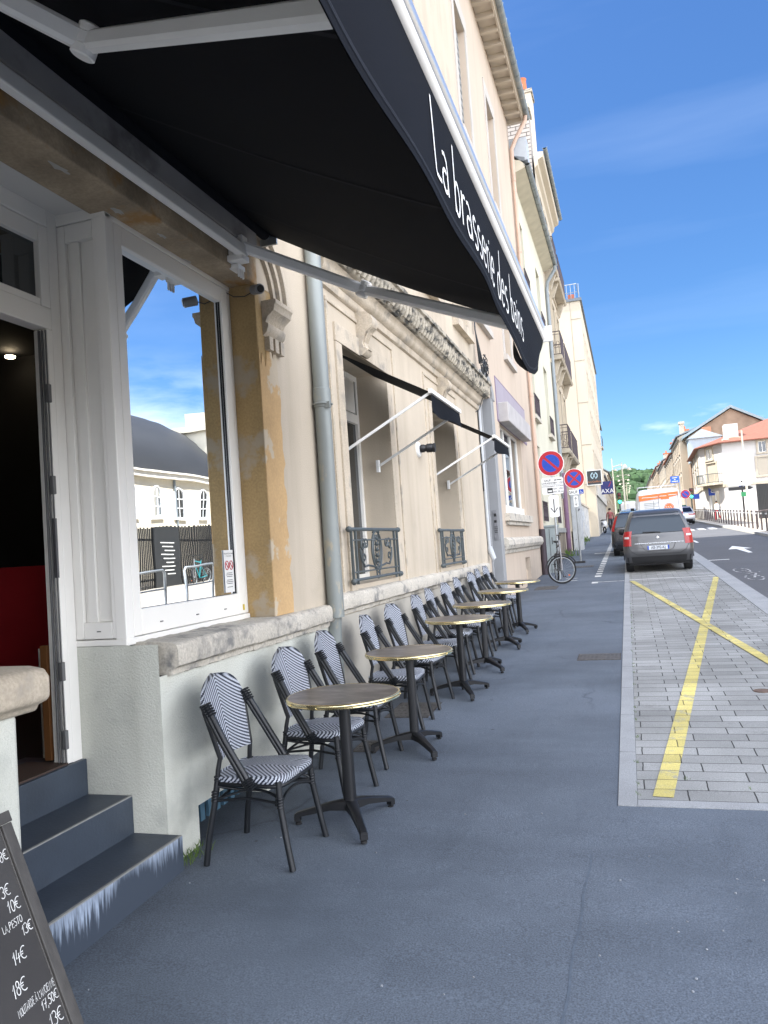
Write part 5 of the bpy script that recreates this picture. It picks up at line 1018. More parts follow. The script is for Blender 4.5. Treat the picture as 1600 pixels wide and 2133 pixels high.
# dark hoarding in the distance on the right
ho = thing('hoarding', 'dark slatted hoarding with stepped top on the right pavement before the white house', 'fence', (13, 68, 2)); b = MB()
p0, p1 = Vector((9.75, 66, 0)), Vector((15, 57, 0)); n = 60
for k in range(n):
    q = p0 + (p1 - p0) * k / n; q2 = p0 + (p1 - p0) * (k + .86) / n; zt = 4.75 - (k % 10) * .012 + int(k / 10) * .02; b.prism([(q.x, q.y, 1.7), (q2.x, q2.y, 1.7), (q2.x + .05, q2.y, 1.7), (q.x + .05, q.y, 1.7)], (0, 0, zt - 1.7))
b.build('slats', mat('charcoal_slats', (.022, .024, .028), .6), ho)
b = MB()
for k in range(7): q = p0 + (p1 - p0) * k / 6.2; b.box(q.x + .06, q.x + .12, q.y - .05, q.y + .05, 1.7, 4.6)
b.build('post', blackp, ho)
# ================================================================== BISTRO CHAIRS
def weave():
    m = bpy.data.materials.new('woven_cane'); m.use_nodes = True; nt = m.node_tree; N = nt.nodes; L = nt.links; b = N['Principled BSDF']
    tc = N.new('ShaderNodeTexCoord'); s = N.new('ShaderNodeSeparateXYZ'); L.new(tc.outputs['Object'], s.inputs[0])
    def M(op, a, b_=None, c=None):
        n = N.new('ShaderNodeMath'); n.operation = op
        for i, v in enumerate((a, b_, c)):
            if v is None: continue
            if isinstance(v, (int, float)): n.inputs[i].default_value = v
            else: L.new(v, n.inputs[i])
        return n.outputs[0]
    ay = M('SNAP', M('ABSOLUTE', s.outputs[1]), .0062); w_ = M('SUBTRACT', s.outputs[2], s.outputs[0])
    ph = M('FRACT', M('MULTIPLY', M('ADD', w_, M('MULTIPLY', ay, .95)), 1 / .0245)); st = M('GREATER_THAN', ph, .50)
    strand = M('PINGPONG', s.outputs[1], .0031); sh = M('MULTIPLY', strand, 1 / .0031)
    st2 = M('SINE', M('MULTIPLY', w_, 2 * pi / .0105)); h = M('ADD', sh, M('MULTIPLY', st2, .35))
    mx = N.new('ShaderNodeMix'); mx.data_type = 'RGBA'; mx.inputs[6].default_value = (.012, .018, .036, 1); mx.inputs[7].default_value = (.50, .53, .59, 1); L.new(st, mx.inputs[0]); L.new(mx.outputs[2], b.inputs['Base Color'])
    bp = N.new('ShaderNodeBump'); bp.inputs['Strength'].default_value = .8; bp.inputs['Distance'].default_value = .0025; L.new(h, bp.inputs['Height']); L.new(bp.outputs[0], b.inputs['Normal']); b.inputs['Roughness'].default_value = .45; return m
cane = weave()
def tb(p, r, k=8): return MB().tube(p, r, k)
def spl(pts, n=6):                              # smooth curve through points
    P = [Vector(p) for p in pts]; out = []
    for i in range(len(P) - 1):
        a, b_, c, d = P[max(i - 1, 0)], P[i], P[i + 1], P[min(i + 2, len(P) - 1)]
        for k in range(n): t = k / n; out.append(.5 * ((2 * b_) + (-a + c) * t + (2 * a - 5 * b_ + 4 * c - d) * t * t + (-a + 3 * b_ - 3 * c + d) * t ** 3))
    return out + [P[-1]]
def make_chair(label):
    # local: faces +X, origin on the floor under the middle of the seat; +Y is the sitter's left
    t = thing('bistro_chair', label, 'chair', group='woven bistro chairs along the wall')
    # seat: padded woven panel with rounded corners, wider in front
    n = 22; top, bot = [], []
    def outline(s, grow=0.):
        pts = []
        for i in range(40):
            q = 2 * pi * (i + .5) / 40; cx_, cy_ = cos(q), sin(q); e = .33
            x = abs(cx_) ** e * (1 if cx_ > 0 else -1); y = abs(cy_) ** e * (1 if cy_ > 0 else -1)
            wd = .178 + .027 * (x + 1) / 2; pts.append((x * (.205 + grow) * s, y * (wd + grow) * s))
        return pts
    rows = []
    for s, z in ((.02, .462), (.5, .459), (.85, .461), (.95, .460), (1.0, .450), (1.005, .437), (.99, .422), (.93, .417), (.02, .417)): rows.append([Vector((x, y, z - .018 * (x < 0) * (-x / .2) * (s < .99) - .006 * (1 if x > .17 else 0))) for x, y in outline(s)])
    b = MB(); b.grid(rows, True); b.build('seat', cane, t, smooth=60)
    # backrest: arched panel leaning back, slightly dished
    def bx(z): return -.158 - (z - .53) * .20
    def half(z):                                # half width of the arch by height
        zt = .955
        if z > .80: return .192 * max(0, 1 - ((z - .80) / (zt - .80)) ** 2.1) ** .5
        return .148 + .044 * (z - .53) / .27
    rows = []; rows2 = []; zs_old = [.53, .56, .62, .68, .74, .80, .83, .86, .885, .905, .92, .932, .941, .948, .952, .955]
    prs = [(z, half(z)) for z in (.53, .56, .62, .68, .74, .79)] + [(.80 + .157 * sin(radians(q)), .192 * cos(radians(q)) ** .92) for q in range(6, 91, 7)] + [(.957, .001)]
    for z, h in prs:
        h = max(h, .004); rows.append([Vector((bx(z) - .030 * (1 - (i / 10 * 2 - 1) ** 2) + .012 + .003, h * (i / 10 * 2 - 1), z)) for i in range(11)]); rows2.append([p - Vector((.022, 0, 0)) for p in rows[-1]])
    b = MB(); b.grid(rows); b.grid(rows2); b.grid([[r[0] for r in rows], [r[0] for r in rows2]]); b.grid([[r[-1] for r in rows], [r[-1] for r in rows2]]); b.grid([rows[0], rows2[0]]); b.grid([rows[-1], rows2[-1]]); b.build('backrest', cane, t, smooth=50)
    for s in (-1, 1):
        edge = [(bx(z) + .006, s * (half(z) + .004), z) for z in (.78, .70, .62, .54)]
        b = MB(); b.tube([(bx(.80) + .004, s * .190, .80)] + edge + [(-.165, s * .160, .48), (-.17, s * .165, .42)], .0125, 10)
        b.tube([(-.168, s * .165, .43), (-.185, s * .180, .30), (-.215, s * .193, .15), (-.235, s * .200, .0)], .0158, 10); f = b.build('leg', rattan, t, smooth=50)
        b = MB()
        for z in (.32, .335, .35, .365): b.lathe((-.180 - (.35 - z) * .1, s * .177, z), [(.0155, 0), (.0185, .003), (.0185, .009), (.0155, .012)], 10)
        b.build('wrapping', rattan, f, smooth=50); b = MB()
        for z in (.425, .44): b.lathe((-.167, s * .165, z), [(.0155, 0), (.019, .003), (.019, .009), (.0155, .012)], 10)
        b.build('wrapping', rattan, f, smooth=50)
        b = MB(); b.tube([(.175, s * .182, .435), (.182, s * .187, .30), (.212, s * .197, .12), (.235, s * .203, 0)], .0158, 10); f = b.build('leg', rattan, t, smooth=50)
        b = MB()
        for z in (.30, .315, .33, .345): b.lathe((.180, s * .186, z), [(.0155, 0), (.0185, .003), (.0185, .009), (.0155, .012)], 10)
        b.build('wrapping', rattan, f, smooth=50)
        # double sloping arm from the back to the side of the seat
        b = MB()
        for dx in (-.011, .011): b.tube([(bx(.82) + .01 + dx, s * .190, .822), (bx(.76) + .035 + dx, s * .196, .765), (-.10 + dx, s * .206, .64), (.0 + dx, s * .208, .47), (.035 + dx, s * .206, .40)], .0150, 8)
        for k in range(5): b.tube([(bx(.8) + .018 + .014 * k / 2 + .024 * cos(q), s * .190 + .017 * sin(q), .825 - k * .013 + .012 * cos(q)) for q in [2 * pi * i / 10 for i in range(10)]], .0055, 5, True)
        for k in range(5): b.tube([(.018 - .0 + .0065 * k + .025 * cos(q), s * .207 + .017 * sin(q), .445 - k * .010 + .014 * cos(q)) for q in [2 * pi * i / 10 for i in range(10)]], .0055, 5, True)
        b.build('arm_bar', rattan, t, smooth=50)
    b = MB(); b.tube([(x, y, .412) for x, y in outline(.97)], .0125, 8, True); b.build('seat_frame', rattan, t, smooth=50)
    b = MB()
    for s in (-1, 1):
        b.tube([(-.182, s * .18, .325), (.0, s * .16, .338), (.18, s * .186, .325)], .0075, 8); b.tube(spl([(-.178, s * .176, .40), (-.06, s * .14, .375), (.06, s * .14, .372), (.155, s * .17, .352), (.18, s * .184, .31)]), .0075, 8)
        b.tube(spl([(s * .182, -.18, .315), (s * .16, -.06, .345), (s * .16, .06, .345), (s * .182, .18, .315)]), .0075, 8)
    b.tube(spl([(-.18, -.178, .33), (-.02, -.02, .35), (.18, .184, .33)]), .007, 6); b.build('stretcher', rattan, t, smooth=50)
    return t
WH = ['first', 'second', 'third', 'fourth', 'fifth', 'sixth', 'seventh', 'eighth', 'ninth', 'tenth', 'eleventh', 'last']
chairs = [(3.80, .0, 0.), (4.63, .015, -4.), (5.37, -.01, 2.5), (6.26, .02, 4.5), (7.05, .0, -3.5), (7.85, .03, 1.), (8.57, -.01, 4.), (9.24, .02, -3.), (10.03, .0, 2.5), (10.85, .025, -2.), (11.52, .0, 4.), (12.14, .01, -1.)]
def chair_label(i):
    if i == 0: return 'nearest black and white woven chair, beside the steps and the blue cellar vent'
    if i == 11: return 'farthest black and white woven chair, at the end of the row by the pink house'
    return WH[i] + ' woven bistro chair of the row counted from the steps, ' + ('left side' if i % 2 == 0 else 'right side') + ' of table ' + ['one', 'two', 'three', 'four', 'five', 'six'][i // 2]
c0 = make_chair(chair_label(0))
for i, (y, dx, rz) in enumerate(chairs):
    c = c0 if i == 0 else copy_tree(c0); c['label'] = chair_label(i)
    c.location = (-1.985 + dx, y, g(y) - .001); c.rotation_euler = (0, 0, radians(rz)); c.scale = (1.05, 1.10, 1.0)
# ================================================================== ROUND TABLES
ttop = mat('brown_marbled_top', (.080, .066, .060), .30, .45, 6, .04, 30, stcol=(.34, .29, .26), stpos=(.50, .78), sts=5, spec=.6, scale=(1, 2.2, 1))
def make_table():
    t = thing('bistro_table', '', 'table', group='round brass rimmed tables along the terrace'); R = .325
    MB().lathe((0, 0, .722), [(R - .004, 0), (R - .004, .0215), (0, .022)], 64).build('table_top', ttop, t, smooth=40)
    b = MB(); b.lathe((0, 0, .716), [(R - .010, 0), (R + .004, .001), (R + .007, .006), (R + .004, .011), (R + .006, .013), (R + .008, .019), (R + .006, .026), (R, .029), (R - .006, .0275)], 72); f = b.build('brass_rim', brass, t, smooth=60)
    b = MB()
    for k in range(10): q = 2 * pi * k / 10 + .2; b.lathe(Vector((R * cos(q), R * sin(q), .729)), [(.004, 0), (.004, .009), (.002, .011)], 8, (cos(q), sin(q), 0))
    b.build('rivet', brass, f)
    b = MB(); b.box(-.11, .11, -.025, .025, .695, .715); b.box(-.025, .025, -.11, .11, .694, .714); b.tube([(-.09, -.05, .70), (.09, -.05, .70), (.10, -.09, .68)], .008, 6); b.build('top_plate', blackp, t, bevel=.004)
    rows = []
    for z, w_, e in ((.105, .034, .55), (.30, .0325, .55), (.70, .030, .55)): rows.append([Vector((w_ * abs(cos(q)) ** e * (1 if cos(q) > 0 else -1), w_ * abs(sin(q)) ** e * (1 if sin(q) > 0 else -1), z)) for q in [2 * pi * k / 24 for k in range(24)]])
    b = MB(); b.grid(rows, True); b.lathe((0, 0, .085), [(.045, 0), (.047, .02), (.040, .035), (.036, .05)], 20); b.build('column', blackp, t, smooth=40)
    for a in (188, 302, 62):
        q = radians(a); u = Vector((cos(q), sin(q), 0)); v = Vector((-sin(q), cos(q), 0)); b = MB(); rows = []
        for d, w_, zt, th in ((.02, .034, .135, .05), (.12, .029, .118, .034), (.27, .022, .078, .024), (.315, .021, .066, .024), (.335, .020, .055, .03)): rows.append([u * d + v * (w_ * s) + Vector((0, 0, zt - (0 if k else th))) for s, k in ((-1, 1), (-.7, 1.0), (.7, 1), (1, 1), (1, 0), (-1, 0))])
        for r in rows: r[1].z += .006; r[2].z += .006
        b.grid(rows, True); b.poly(rows[-1]); b.box(.305, .337, -.020, .020, .02, .05, F((0, 0, 0), u, v, (0, 0, 1))); f = b.build('foot', blackp, t, smooth=35)
        MB().lathe(u * .318, [(.018, 0), (.018, .012), (.008, .014), (.008, .03)], 12).build('glide', rubber, f)
    return t
t0 = make_table()
tabs = [(4.21, 0), (5.62, 8), (7.42, -6), (8.64, 10), (10.12, 4), (11.42, -8)]
TL = ['nearest round marbled table with brass rim in front of the first two chairs', 'second round brass rimmed table from the steps', 'third round brass rimmed table along the row of chairs', 'fourth round brass rimmed table along the row of chairs', 'fifth round brass rimmed table, last but one', 'farthest round brass rimmed table at the end of the row']
for i, (y, rz) in enumerate(tabs):
    t = t0 if i == 0 else copy_tree(t0); t['label'] = TL[i]; t.location = (-1.655 + (0, .0, .0, .01, .02, .03)[i], y, g(y)); t.rotation_euler = (0, 0, radians(rz))
# ================================================================== CHALKBOARD
cb = thing('menu_board', 'tall black chalkboard sign with handwritten prices in front of the steps', 'chalkboard', (-1.75, 1.6, .05))
p_top, p_bot = Vector((-1.90, 0, .965)), Vector((-1.53, 0, .055)); vv = (p_top - p_bot).normalized(); hh = (p_top - p_bot).length; CB = F((p_bot.x, 1.27, p_bot.z), (0, 1, 0), vv, Vector((0, 1, 0)).cross(vv)); W_ = .655
b = MB(); fw = .038
b.box(0, fw, 0, hh, -.012, .012, CB); b.box(W_ - fw, W_, 0, hh - .035, -.012, .012, CB); b.box(fw, W_ - fw, .05, .05 + fw, -.011, .011, CB); b.box(-.004, W_ + .004, hh - .034, hh, -.014, .014, CB); b.box(fw, fw + .006, .09, hh - .034, 0, .008, CB); b.box(W_ - fw - .006, W_ - fw - .001, .09, hh - .034, -.01, .006, CB); b.build('frame', dwood, cb, bevel=.003)
b = MB(); b.box(fw, W_ - fw, .088, hh - .034, -.006, .003, CB); bd = b.build('writing_surface', chalkb, cb)
b = MB(); BK = F((-1.94, 1.27, .95), (0, 1, 0), Vector((-.34, 0, -.93)), Vector((1, 0, -.36)))
for a0, a1 in ((0, .035), (W_ - .035, W_)): b.box(a0, a1, 0, .94, -.012, .012, BK)
b.box(.035, W_ - .035, .82, .85, -.011, .011, BK); b.build('rear_leg', dwood, cb)
rc = random.Random(3)
def cline(s, right_, z, h, wd=.0026, slant=.10, rise=.06, sq=.9):
    b = MB(); wid = sum((HW[c][0] + .05) for c in s) * h * sq; x0 = right_ - wid
    hand(b, s, x0, z - rise * wid, h, wd, Sq(CB, x0, sq), .0045, track=.05, slant=slant, rise=rise * 1.0, rnd=rc); b.build('chalk_writing', chalk, bd)
cline('8E', .605, .852, .030); cline('12E', .572, .758, .032) if False else cline('3E', .572, .758, .032)
cline('10E', .590, .712, .033); cline('LA,PFSTO', .583, .672, .020, .0020); cline('13E', .604, .638, .028)
cline('14E', .552, .580, .034, .0028); cline('18E', .520, .506, .036, .0028); cline("MOUTARDF A` L'ANCIFNNF", .612, .462, .020, .0020, sq=.62); cline('17,50E', .608, .432, .025, .0024)
cline('12E'.replace('2', '3'), .600, .375, .036); 
# weeds at the wall foot
weed = mat('weed_green', (.09, .15, .03), .8, .3, 20)
def weeds(name, label, spots, hmax, n, kind='stuff', seed=1):
    b = MB(); r = random.Random(seed)
    for x, y, sp in spots:
        for k in range(n):
            px, py = x + r.gauss(0, sp), y + r.gauss(0, sp * 1.5); a = r.uniform(0, 2 * pi); h = r.uniform(.3, 1) * hmax; w_ = h * .06; ln = r.uniform(.2, .7) * h; z = g(py)
            b.poly([Vector((px - w_, py, z)), Vector((px + w_, py, z)), Vector((px + ln * cos(a) * .5 + w_ * .6, py + ln * sin(a) * .5, z + h * .7)), Vector((px + ln * cos(a), py + ln * sin(a), z + h))])
    o = b.build(name, weed, kind=kind); o['label'] = label; o['category'] = 'weeds'; return o
weeds('grass', 'tuft of green and dry grass at the foot of the wall by the steps', [(-2.39, 3.60, .03), (-2.38, 3.72, .03)], .06, 45)
weeds('grass', 'tiny green weeds growing in the joints of the parking bay paving', [(-.072, 4.8 + k * .37 + .2 * sin(k * 5.1), .008) for k in range(26)] + [(.55, 4.95, .012), (.22, 5.1, .01)], .022, 9, seed=4)
weeds('bush', 'small weeds at the foot of the yard wall in the distance', [(-2.25, 30.5, .1), (-2.25, 36., .1), (-2.3, 44.5, .12)], .35, 50, seed=6)
# pavement grates and covers
def grate(name, label, x0, x1, y0, y1, cat='grate', m=None, nx=8, ny=5):
    t = thing(name, label, cat, ((x0 + x1) / 2, (y0 + y1) / 2, g((y0 + y1) / 2))); b = MB(); slab(b, x0, x1, y0, y1, .004, .02); b.build('frame', m or mat('rusty_iron', (.07, .06, .055), .75, .3, 12, .3, metal=.3), t)
    b = MB(); slab(b, x0 + .012, x1 - .012, y0 + .01, y1 - .01, .0055, .003)
    for i in range(nx):
        for j in range(ny): a, c = x0 + .02 + (x1 - x0 - .04) * i / nx, y0 + .015 + (y1 - y0 - .03) * j / ny; slab(b, a, a + (x1 - x0) / nx * .6, c, c + (y1 - y0) / ny * .6, .008, .003)
    b.build('bars', mat('iron_bars', (.10, .095, .09), .6, .3, 20, metal=.4), t); return t
grate('drain_grate', 'rectangular iron drain grate in the pavement against the kerb', -.68, -.20, 9.05, 9.45, nx=10, ny=4)
grate('drain_grate', 'worn brick patterned cover under the second table by the wall', -2.2, -1.8, 6.55, 7.1); grate('drain_grate', 'small dark patch cover under the third chair', -2.15, -1.95, 5.55, 5.85)
grate('manhole_cover', 'dark square manhole cover near the pink house corner', -2.15, -1.65, 17.6, 18.4); grate('manhole_cover', 'flat manhole cover beside the parked bicycle', -1.75, -1.1, 24.0, 24.7)
t = thing('water_cover', 'small round brown iron cover set in the parking bay', 'cover', (1.0, 7.45, .22)); MB().lathe((1.0, 7.45, g(7.45) - .02), [(.075, 0), (.075, .024), (.068, .026), (.066, .023), (0, .023)], 24).build('cover', mat('brown_iron', (.11, .07, .05), .7, .3, 30, .3), t)
# ================================================================== CARS
redl = mat('tail_light_red', (.30, .004, .006), .25, .1, 10, spec=.5, coat=.25); clearl = mat('clear_lens', (.5, .5, .5), .15, .1); chrome = flat('chrome', (.7, .72, .75), .15, 1.); plastic = mat('black_plastic', (.02, .02, .022), .6, .1)
def car(name, label, cat, x, y, paint, L_=3.9, Wd=1.70, H=1.58, belt=.98, rear=((.28, .10), (.45, .0), (.68, .02), (.95, .06)), top=((1.05, .10), (1.30, .20), (1.47, .30), (1.55, .42)), hood=1.0, bonnet=.9, ws=1.5, tail=None, plate=None, wheel=.31, group='cars parked along the kerb', dark_rear=True, rz=0., antenna=False, roofw=.78):
    t = thing(name, label, cat, (0, 0, 0), group=group); hw = Wd / 2
    def slice_(z):
        tb_ = [(.20, .20)] + list(rear) + list(top)
        z_ = [q[0] for q in tb_]; 
        for i in range(len(tb_) - 1):
            if tb_[i][0] <= z <= tb_[i + 1][0]: u = (z - tb_[i][0]) / (tb_[i + 1][0] - tb_[i][0]); yr = tb_[i][1] * (1 - u) + tb_[i + 1][1] * u; break
        else: yr = tb_[-1][1] if z > tb_[-1][0] else tb_[0][1]
        if z <= belt: w_ = hw * (.94 + .06 * min(1, (z - .2) / .35)) * (1 - .02 * max(0, (z - .7) / .28)); yf = L_ - .04 - max(0, z - .55) * .25
        else: u = (z - belt) / (H - belt); w_ = hw * (.965 - (.965 - roofw) * u ** 1.25); yf = bonnet_y + (ws) * 0 + 0; yf = L_ - bonnet - u * ws * .62
        r = .16 if z <= belt else .14
        return yr, yf, w_, r
    bonnet_y = 0
    def ring(z, inset=0.):
        yr, yf, w_, r = slice_(z); w_ -= inset; yr += inset * 1.5; yf -= inset * 2; pts = []
        for cx_, cy_, a0 in ((w_ - r, yr + r, -90), (w_ - r, yf - r, 0), (-(w_ - r), yf - r, 90), (-(w_ - r), yr + r, 180)):
            for k in range(6): q = radians(a0 + 90 * k / 5); pts.append(Vector((cx_ + r * cos(q), cy_ + r * sin(q), z)))
        return pts
    zs = [.27, .29, .33, .42, .52, .62, .72, .82, .92, belt]; rows = [ring(z) for z in zs]; zt = [belt + .001] + [belt + (H - .05 - belt) * k / 6 for k in range(1, 7)]; rows += [ring(z) for z in zt]; rows += [ring(H - .045, .03), ring(H - .02, .10), ring(H - .005, .22)]
    for k, z in ((-1, H), (-2, H - .012), (-3, H - .032)):
        for p in rows[k]: p.z = z
    # crowned roof
    b = MB(); b.grid(rows, True); b.poly(rows[-1]); b.poly(rows[0][::-1]); body = b.build('body', paint, t, smooth=38)
    def ry(z, x):
        yr, yf, w_, r = slice_(z); return yr + r - sqrt(max(0, r * r - max(0, abs(x) - (w_ - r)) ** 2))
    def patch(z0, z1, f0, f1, m, name, off=.006, n=10, mz=6, par=t, rx=None, crown=0.):
        rows = []
        for j in range(mz + 1):
            z = z0 + (z1 - z0) * j / mz; w_ = slice_(z)[2]; rows.append([Vector((w_ * (f0 + (f1 - f0) * i / n), ry(z, w_ * (f0 + (f1 - f0) * i / n)) - off, z)) for i in range(n + 1)])
        b = MB(); b.grid(rows); b.grid([[p + Vector((0, off * .8, 0)) for p in r] for r in rows]); return b.build(name, m, par, smooth=60)
    gz0, gz1 = belt + .03, H - .10
    f = patch(gz0, gz1, -.86, .86, carglass, 'rear_window'); patch(gz0 - .012, gz1 + .012, -.875, .875, plastic, 'window_seal', .0035)
    for s in (-1, 1):                           # side glass
        rows = []
        for z in (belt + .04, belt + .2, belt + .33, H - .14): yr, yf, w_, r = slice_(z); rows.append([Vector((s * (w_ + .004), yr + .25 + (yf - yr - .55) * k / 8, z)) for k in range(9)])
        MB().grid(rows).build('side_window', carglass, t)
        for z_ in (0,):
            w_ = hw; b = MB(); b.lathe((s * (hw - .24), .72, wheel), [(wheel - .06, 0), (wheel - .01, .01), (wheel, .04), (wheel, .17), (wheel - .01, .2), (wheel - .06, .21)], 28, (s, 0, 0)); w1 = b.build('wheel', rubber, t, smooth=40); MB().lathe((s * (hw - .03), .72, wheel), [(wheel - .07, -.02), (wheel - .09, .0), (.05, .012), (0, .015)], 14, (s, 0, 0)).build('rim', galv, w1)
            b = MB(); b.lathe((s * (hw - .24), L_ - .78, wheel), [(wheel - .06, 0), (wheel - .01, .01), (wheel, .04), (wheel, .17), (wheel - .01, .2), (wheel - .06, .21)], 28, (s, 0, 0)); w1 = b.build('wheel', rubber, t, smooth=40); MB().lathe((s * (hw - .03), L_ - .78, wheel), [(wheel - .07, -.02), (wheel - .09, .0), (.05, .012), (0, .015)], 14, (s, 0, 0)).build('rim', galv, w1)
        b = MB(); b.lathe((s * (hw + .012), L_ - bonnet - .42, belt + .02), [(.02, -.03), (.085, 0), (.085, .06), (.03, .11)], 14, (s * .35, -1, 0)); b.box(s * (hw - .06), s * (hw + .02), L_ - bonnet - .45, L_ - bonnet - .40, belt - .02, belt + .03); b.build('wing_mirror', plastic, t, smooth=50)
        # wheel arch lips
        for yy in (.72, L_ - .78): MB().tube([(s * (hw - .004), yy + (wheel + .04) * cos(q), wheel + (wheel + .04) * sin(q)) for q in [radians(a) for a in range(-5, 186, 12)]], .012, 5).build('wheel_arch', plastic, t)
    tail = tail or (.70, 1.02, .70, .99)
    for s in (-1, 1):
        f = patch(tail[0], tail[1], s * tail[2], s * tail[3], redl, 'tail_light', .014); zc = (tail[0] + tail[1]) / 2
        if tail[1] - tail[0] < .5: patch(zc + .0, zc + .05, s * (tail[2] + .06), s * (tail[3] - .04), clearl, 'reversing_lens', .017, 5, 2, f)
    b = MB(); w_ = hw; b.box(-.26, .26, ry(.60, 0) - .020, ry(.60, 0) - .004, .585, .685); 
    pf = b.build('number_plate', mat('plate_white', (.55, .58, .62), .5), t); PF = F((0, ry(.60, 0) - .021, .635), (1, 0, 0), (0, 0, 1), (0, -1, 0))
    if plate:
        MB().box(-.26, -.225, -.05, .05, 0, .001, PF).build('plate_band', blue, pf); MB().box(.225, .26, -.05, .05, 0, .001, PF).build('plate_band', blue, pf); text_mb(plate, .105, PF, .002, squash=.78).build('plate_text', inkm, pf)
    patch(.24, .42, -.93, .93, plastic if dark_rear else paint, 'bumper', .012)
    if antenna: MB().tube([(0, .75, H - .01), (0, .60, H + .22)], .004, 5).build('antenna', plastic, t)
    MB().box(-hw * .86, hw * .86, .35, L_ - .4, .18, .30).build('underbody', plastic, t)
    t.location = (x, y, g(y) + S * 0); t.rotation_euler = (math.atan(S), 0, rz); return t, patch, ry, slice_
grey = mat('grey_car_paint', (.075, .076, .08), .28, .05, 2, metal=.35, coat=.6); blk = mat('black_car_paint', (.02, .02, .024), .25, .05, 2, coat=1.); lblue = mat('pale_blue_paint', (.35, .42, .48), .3, .05, 2, metal=.4, coat=.6); silver = mat('silver_paint', (.42, .43, .45), .3, .05, 2, metal=.5, coat=.6); vanw = mat('van_white', (.62, .62, .62), .4, .03, 2, coat=.3)
C1, patch, ry, sl_ = car('parked_car', 'grey compact people carrier with plate AB-392-KJ parked on the bay', 'car', .68, 20.7, grey, L_=3.85, H=1.60, belt=.98, roofw=.70, tail=(.70, 1.08, .76, .998), plate='AB-392-KJ', antenna=True)
MB().box(-.56, .62, ry(.78, 0) - .02, ry(.78, 0) - .004, .745, .762).build('chrome_strip', chrome, C1); C1_ = KIDS[C1.name][-1]
def fixloc(o): return o
f = MB().lathe((0, ry(.9, 0) - .016, .885), [(.045, 0), (.045, .008), (.03, .012)], 4, (0, -1, 0)).build('badge', chrome, C1)
f = MB().tube([(-.35, ry(1.05, .3) - .02, 1.035), (-.1, ry(1.05, .1) - .03, 1.03), (.08, ry(1.05, 0) - .03, 1.015)], .014, 6).build('rear_wiper', plastic, C1)
b = MB()
for pts in ([(-.42, .74), (-.34, .60), (-.26, .555), (.28, .555), (.36, .60), (.42, .74)], [(-.75, .72), (-.66, .56), (-.52, .475), (.52, .475), (.66, .56), (.75, .72)]): b.tube([(p, ry(q, p) - .004, q) for p, q in pts], .006, 5)
b.build('panel_seam', plastic, C1)
# these details were laid out at the origin, so bring them into the car's own space
for n_ in ('chrome_strip', 'badge', 'rear_wiper', 'panel_seam'):
    for o in KIDS[C1.name]:
        if o.name.split('.')[0] == n_: o.data.transform(Matrix.Translation(C1.location))
C2 = car('parked_car', 'black tall hatchback with column tail lights parked half on the pavement', 'car', .27, 28.3, blk, L_=4.2, Wd=1.74, H=1.56, belt=1.0, roofw=.72, tail=(.9, 1.42, .88, 1.0))[0]
C3 = car('parked_car', 'pale blue hatchback roof showing beyond the black car', 'car', .25, 54, lblue, L_=4.0)[0]; C4 = car('parked_car', 'small pale car far up the left kerb', 'car', .6, 78, silver, L_=4.0)[0]
SE = car('driving_car', 'silver saloon driving away in the lane right of the white van', 'car', 4.25, 66, silver, L_=4.5, Wd=1.82, H=1.45, belt=.95, rear=((.28, .08), (.45, .0), (.68, .02), (.90, .05)), top=((1.0, .45), (1.2, .8), (1.36, 1.2), (1.42, 1.5)), tail=(.74, .88, .45, .99), group='cars driving in the lane')[0]
G2 = car('driving_car', 'green car farther ahead of the silver saloon', 'car', 4.9, 80, mat('green_paint', (.05, .22, .12), .3, .05, coat=.6), L_=4.2, group='cars driving in the lane')[0]
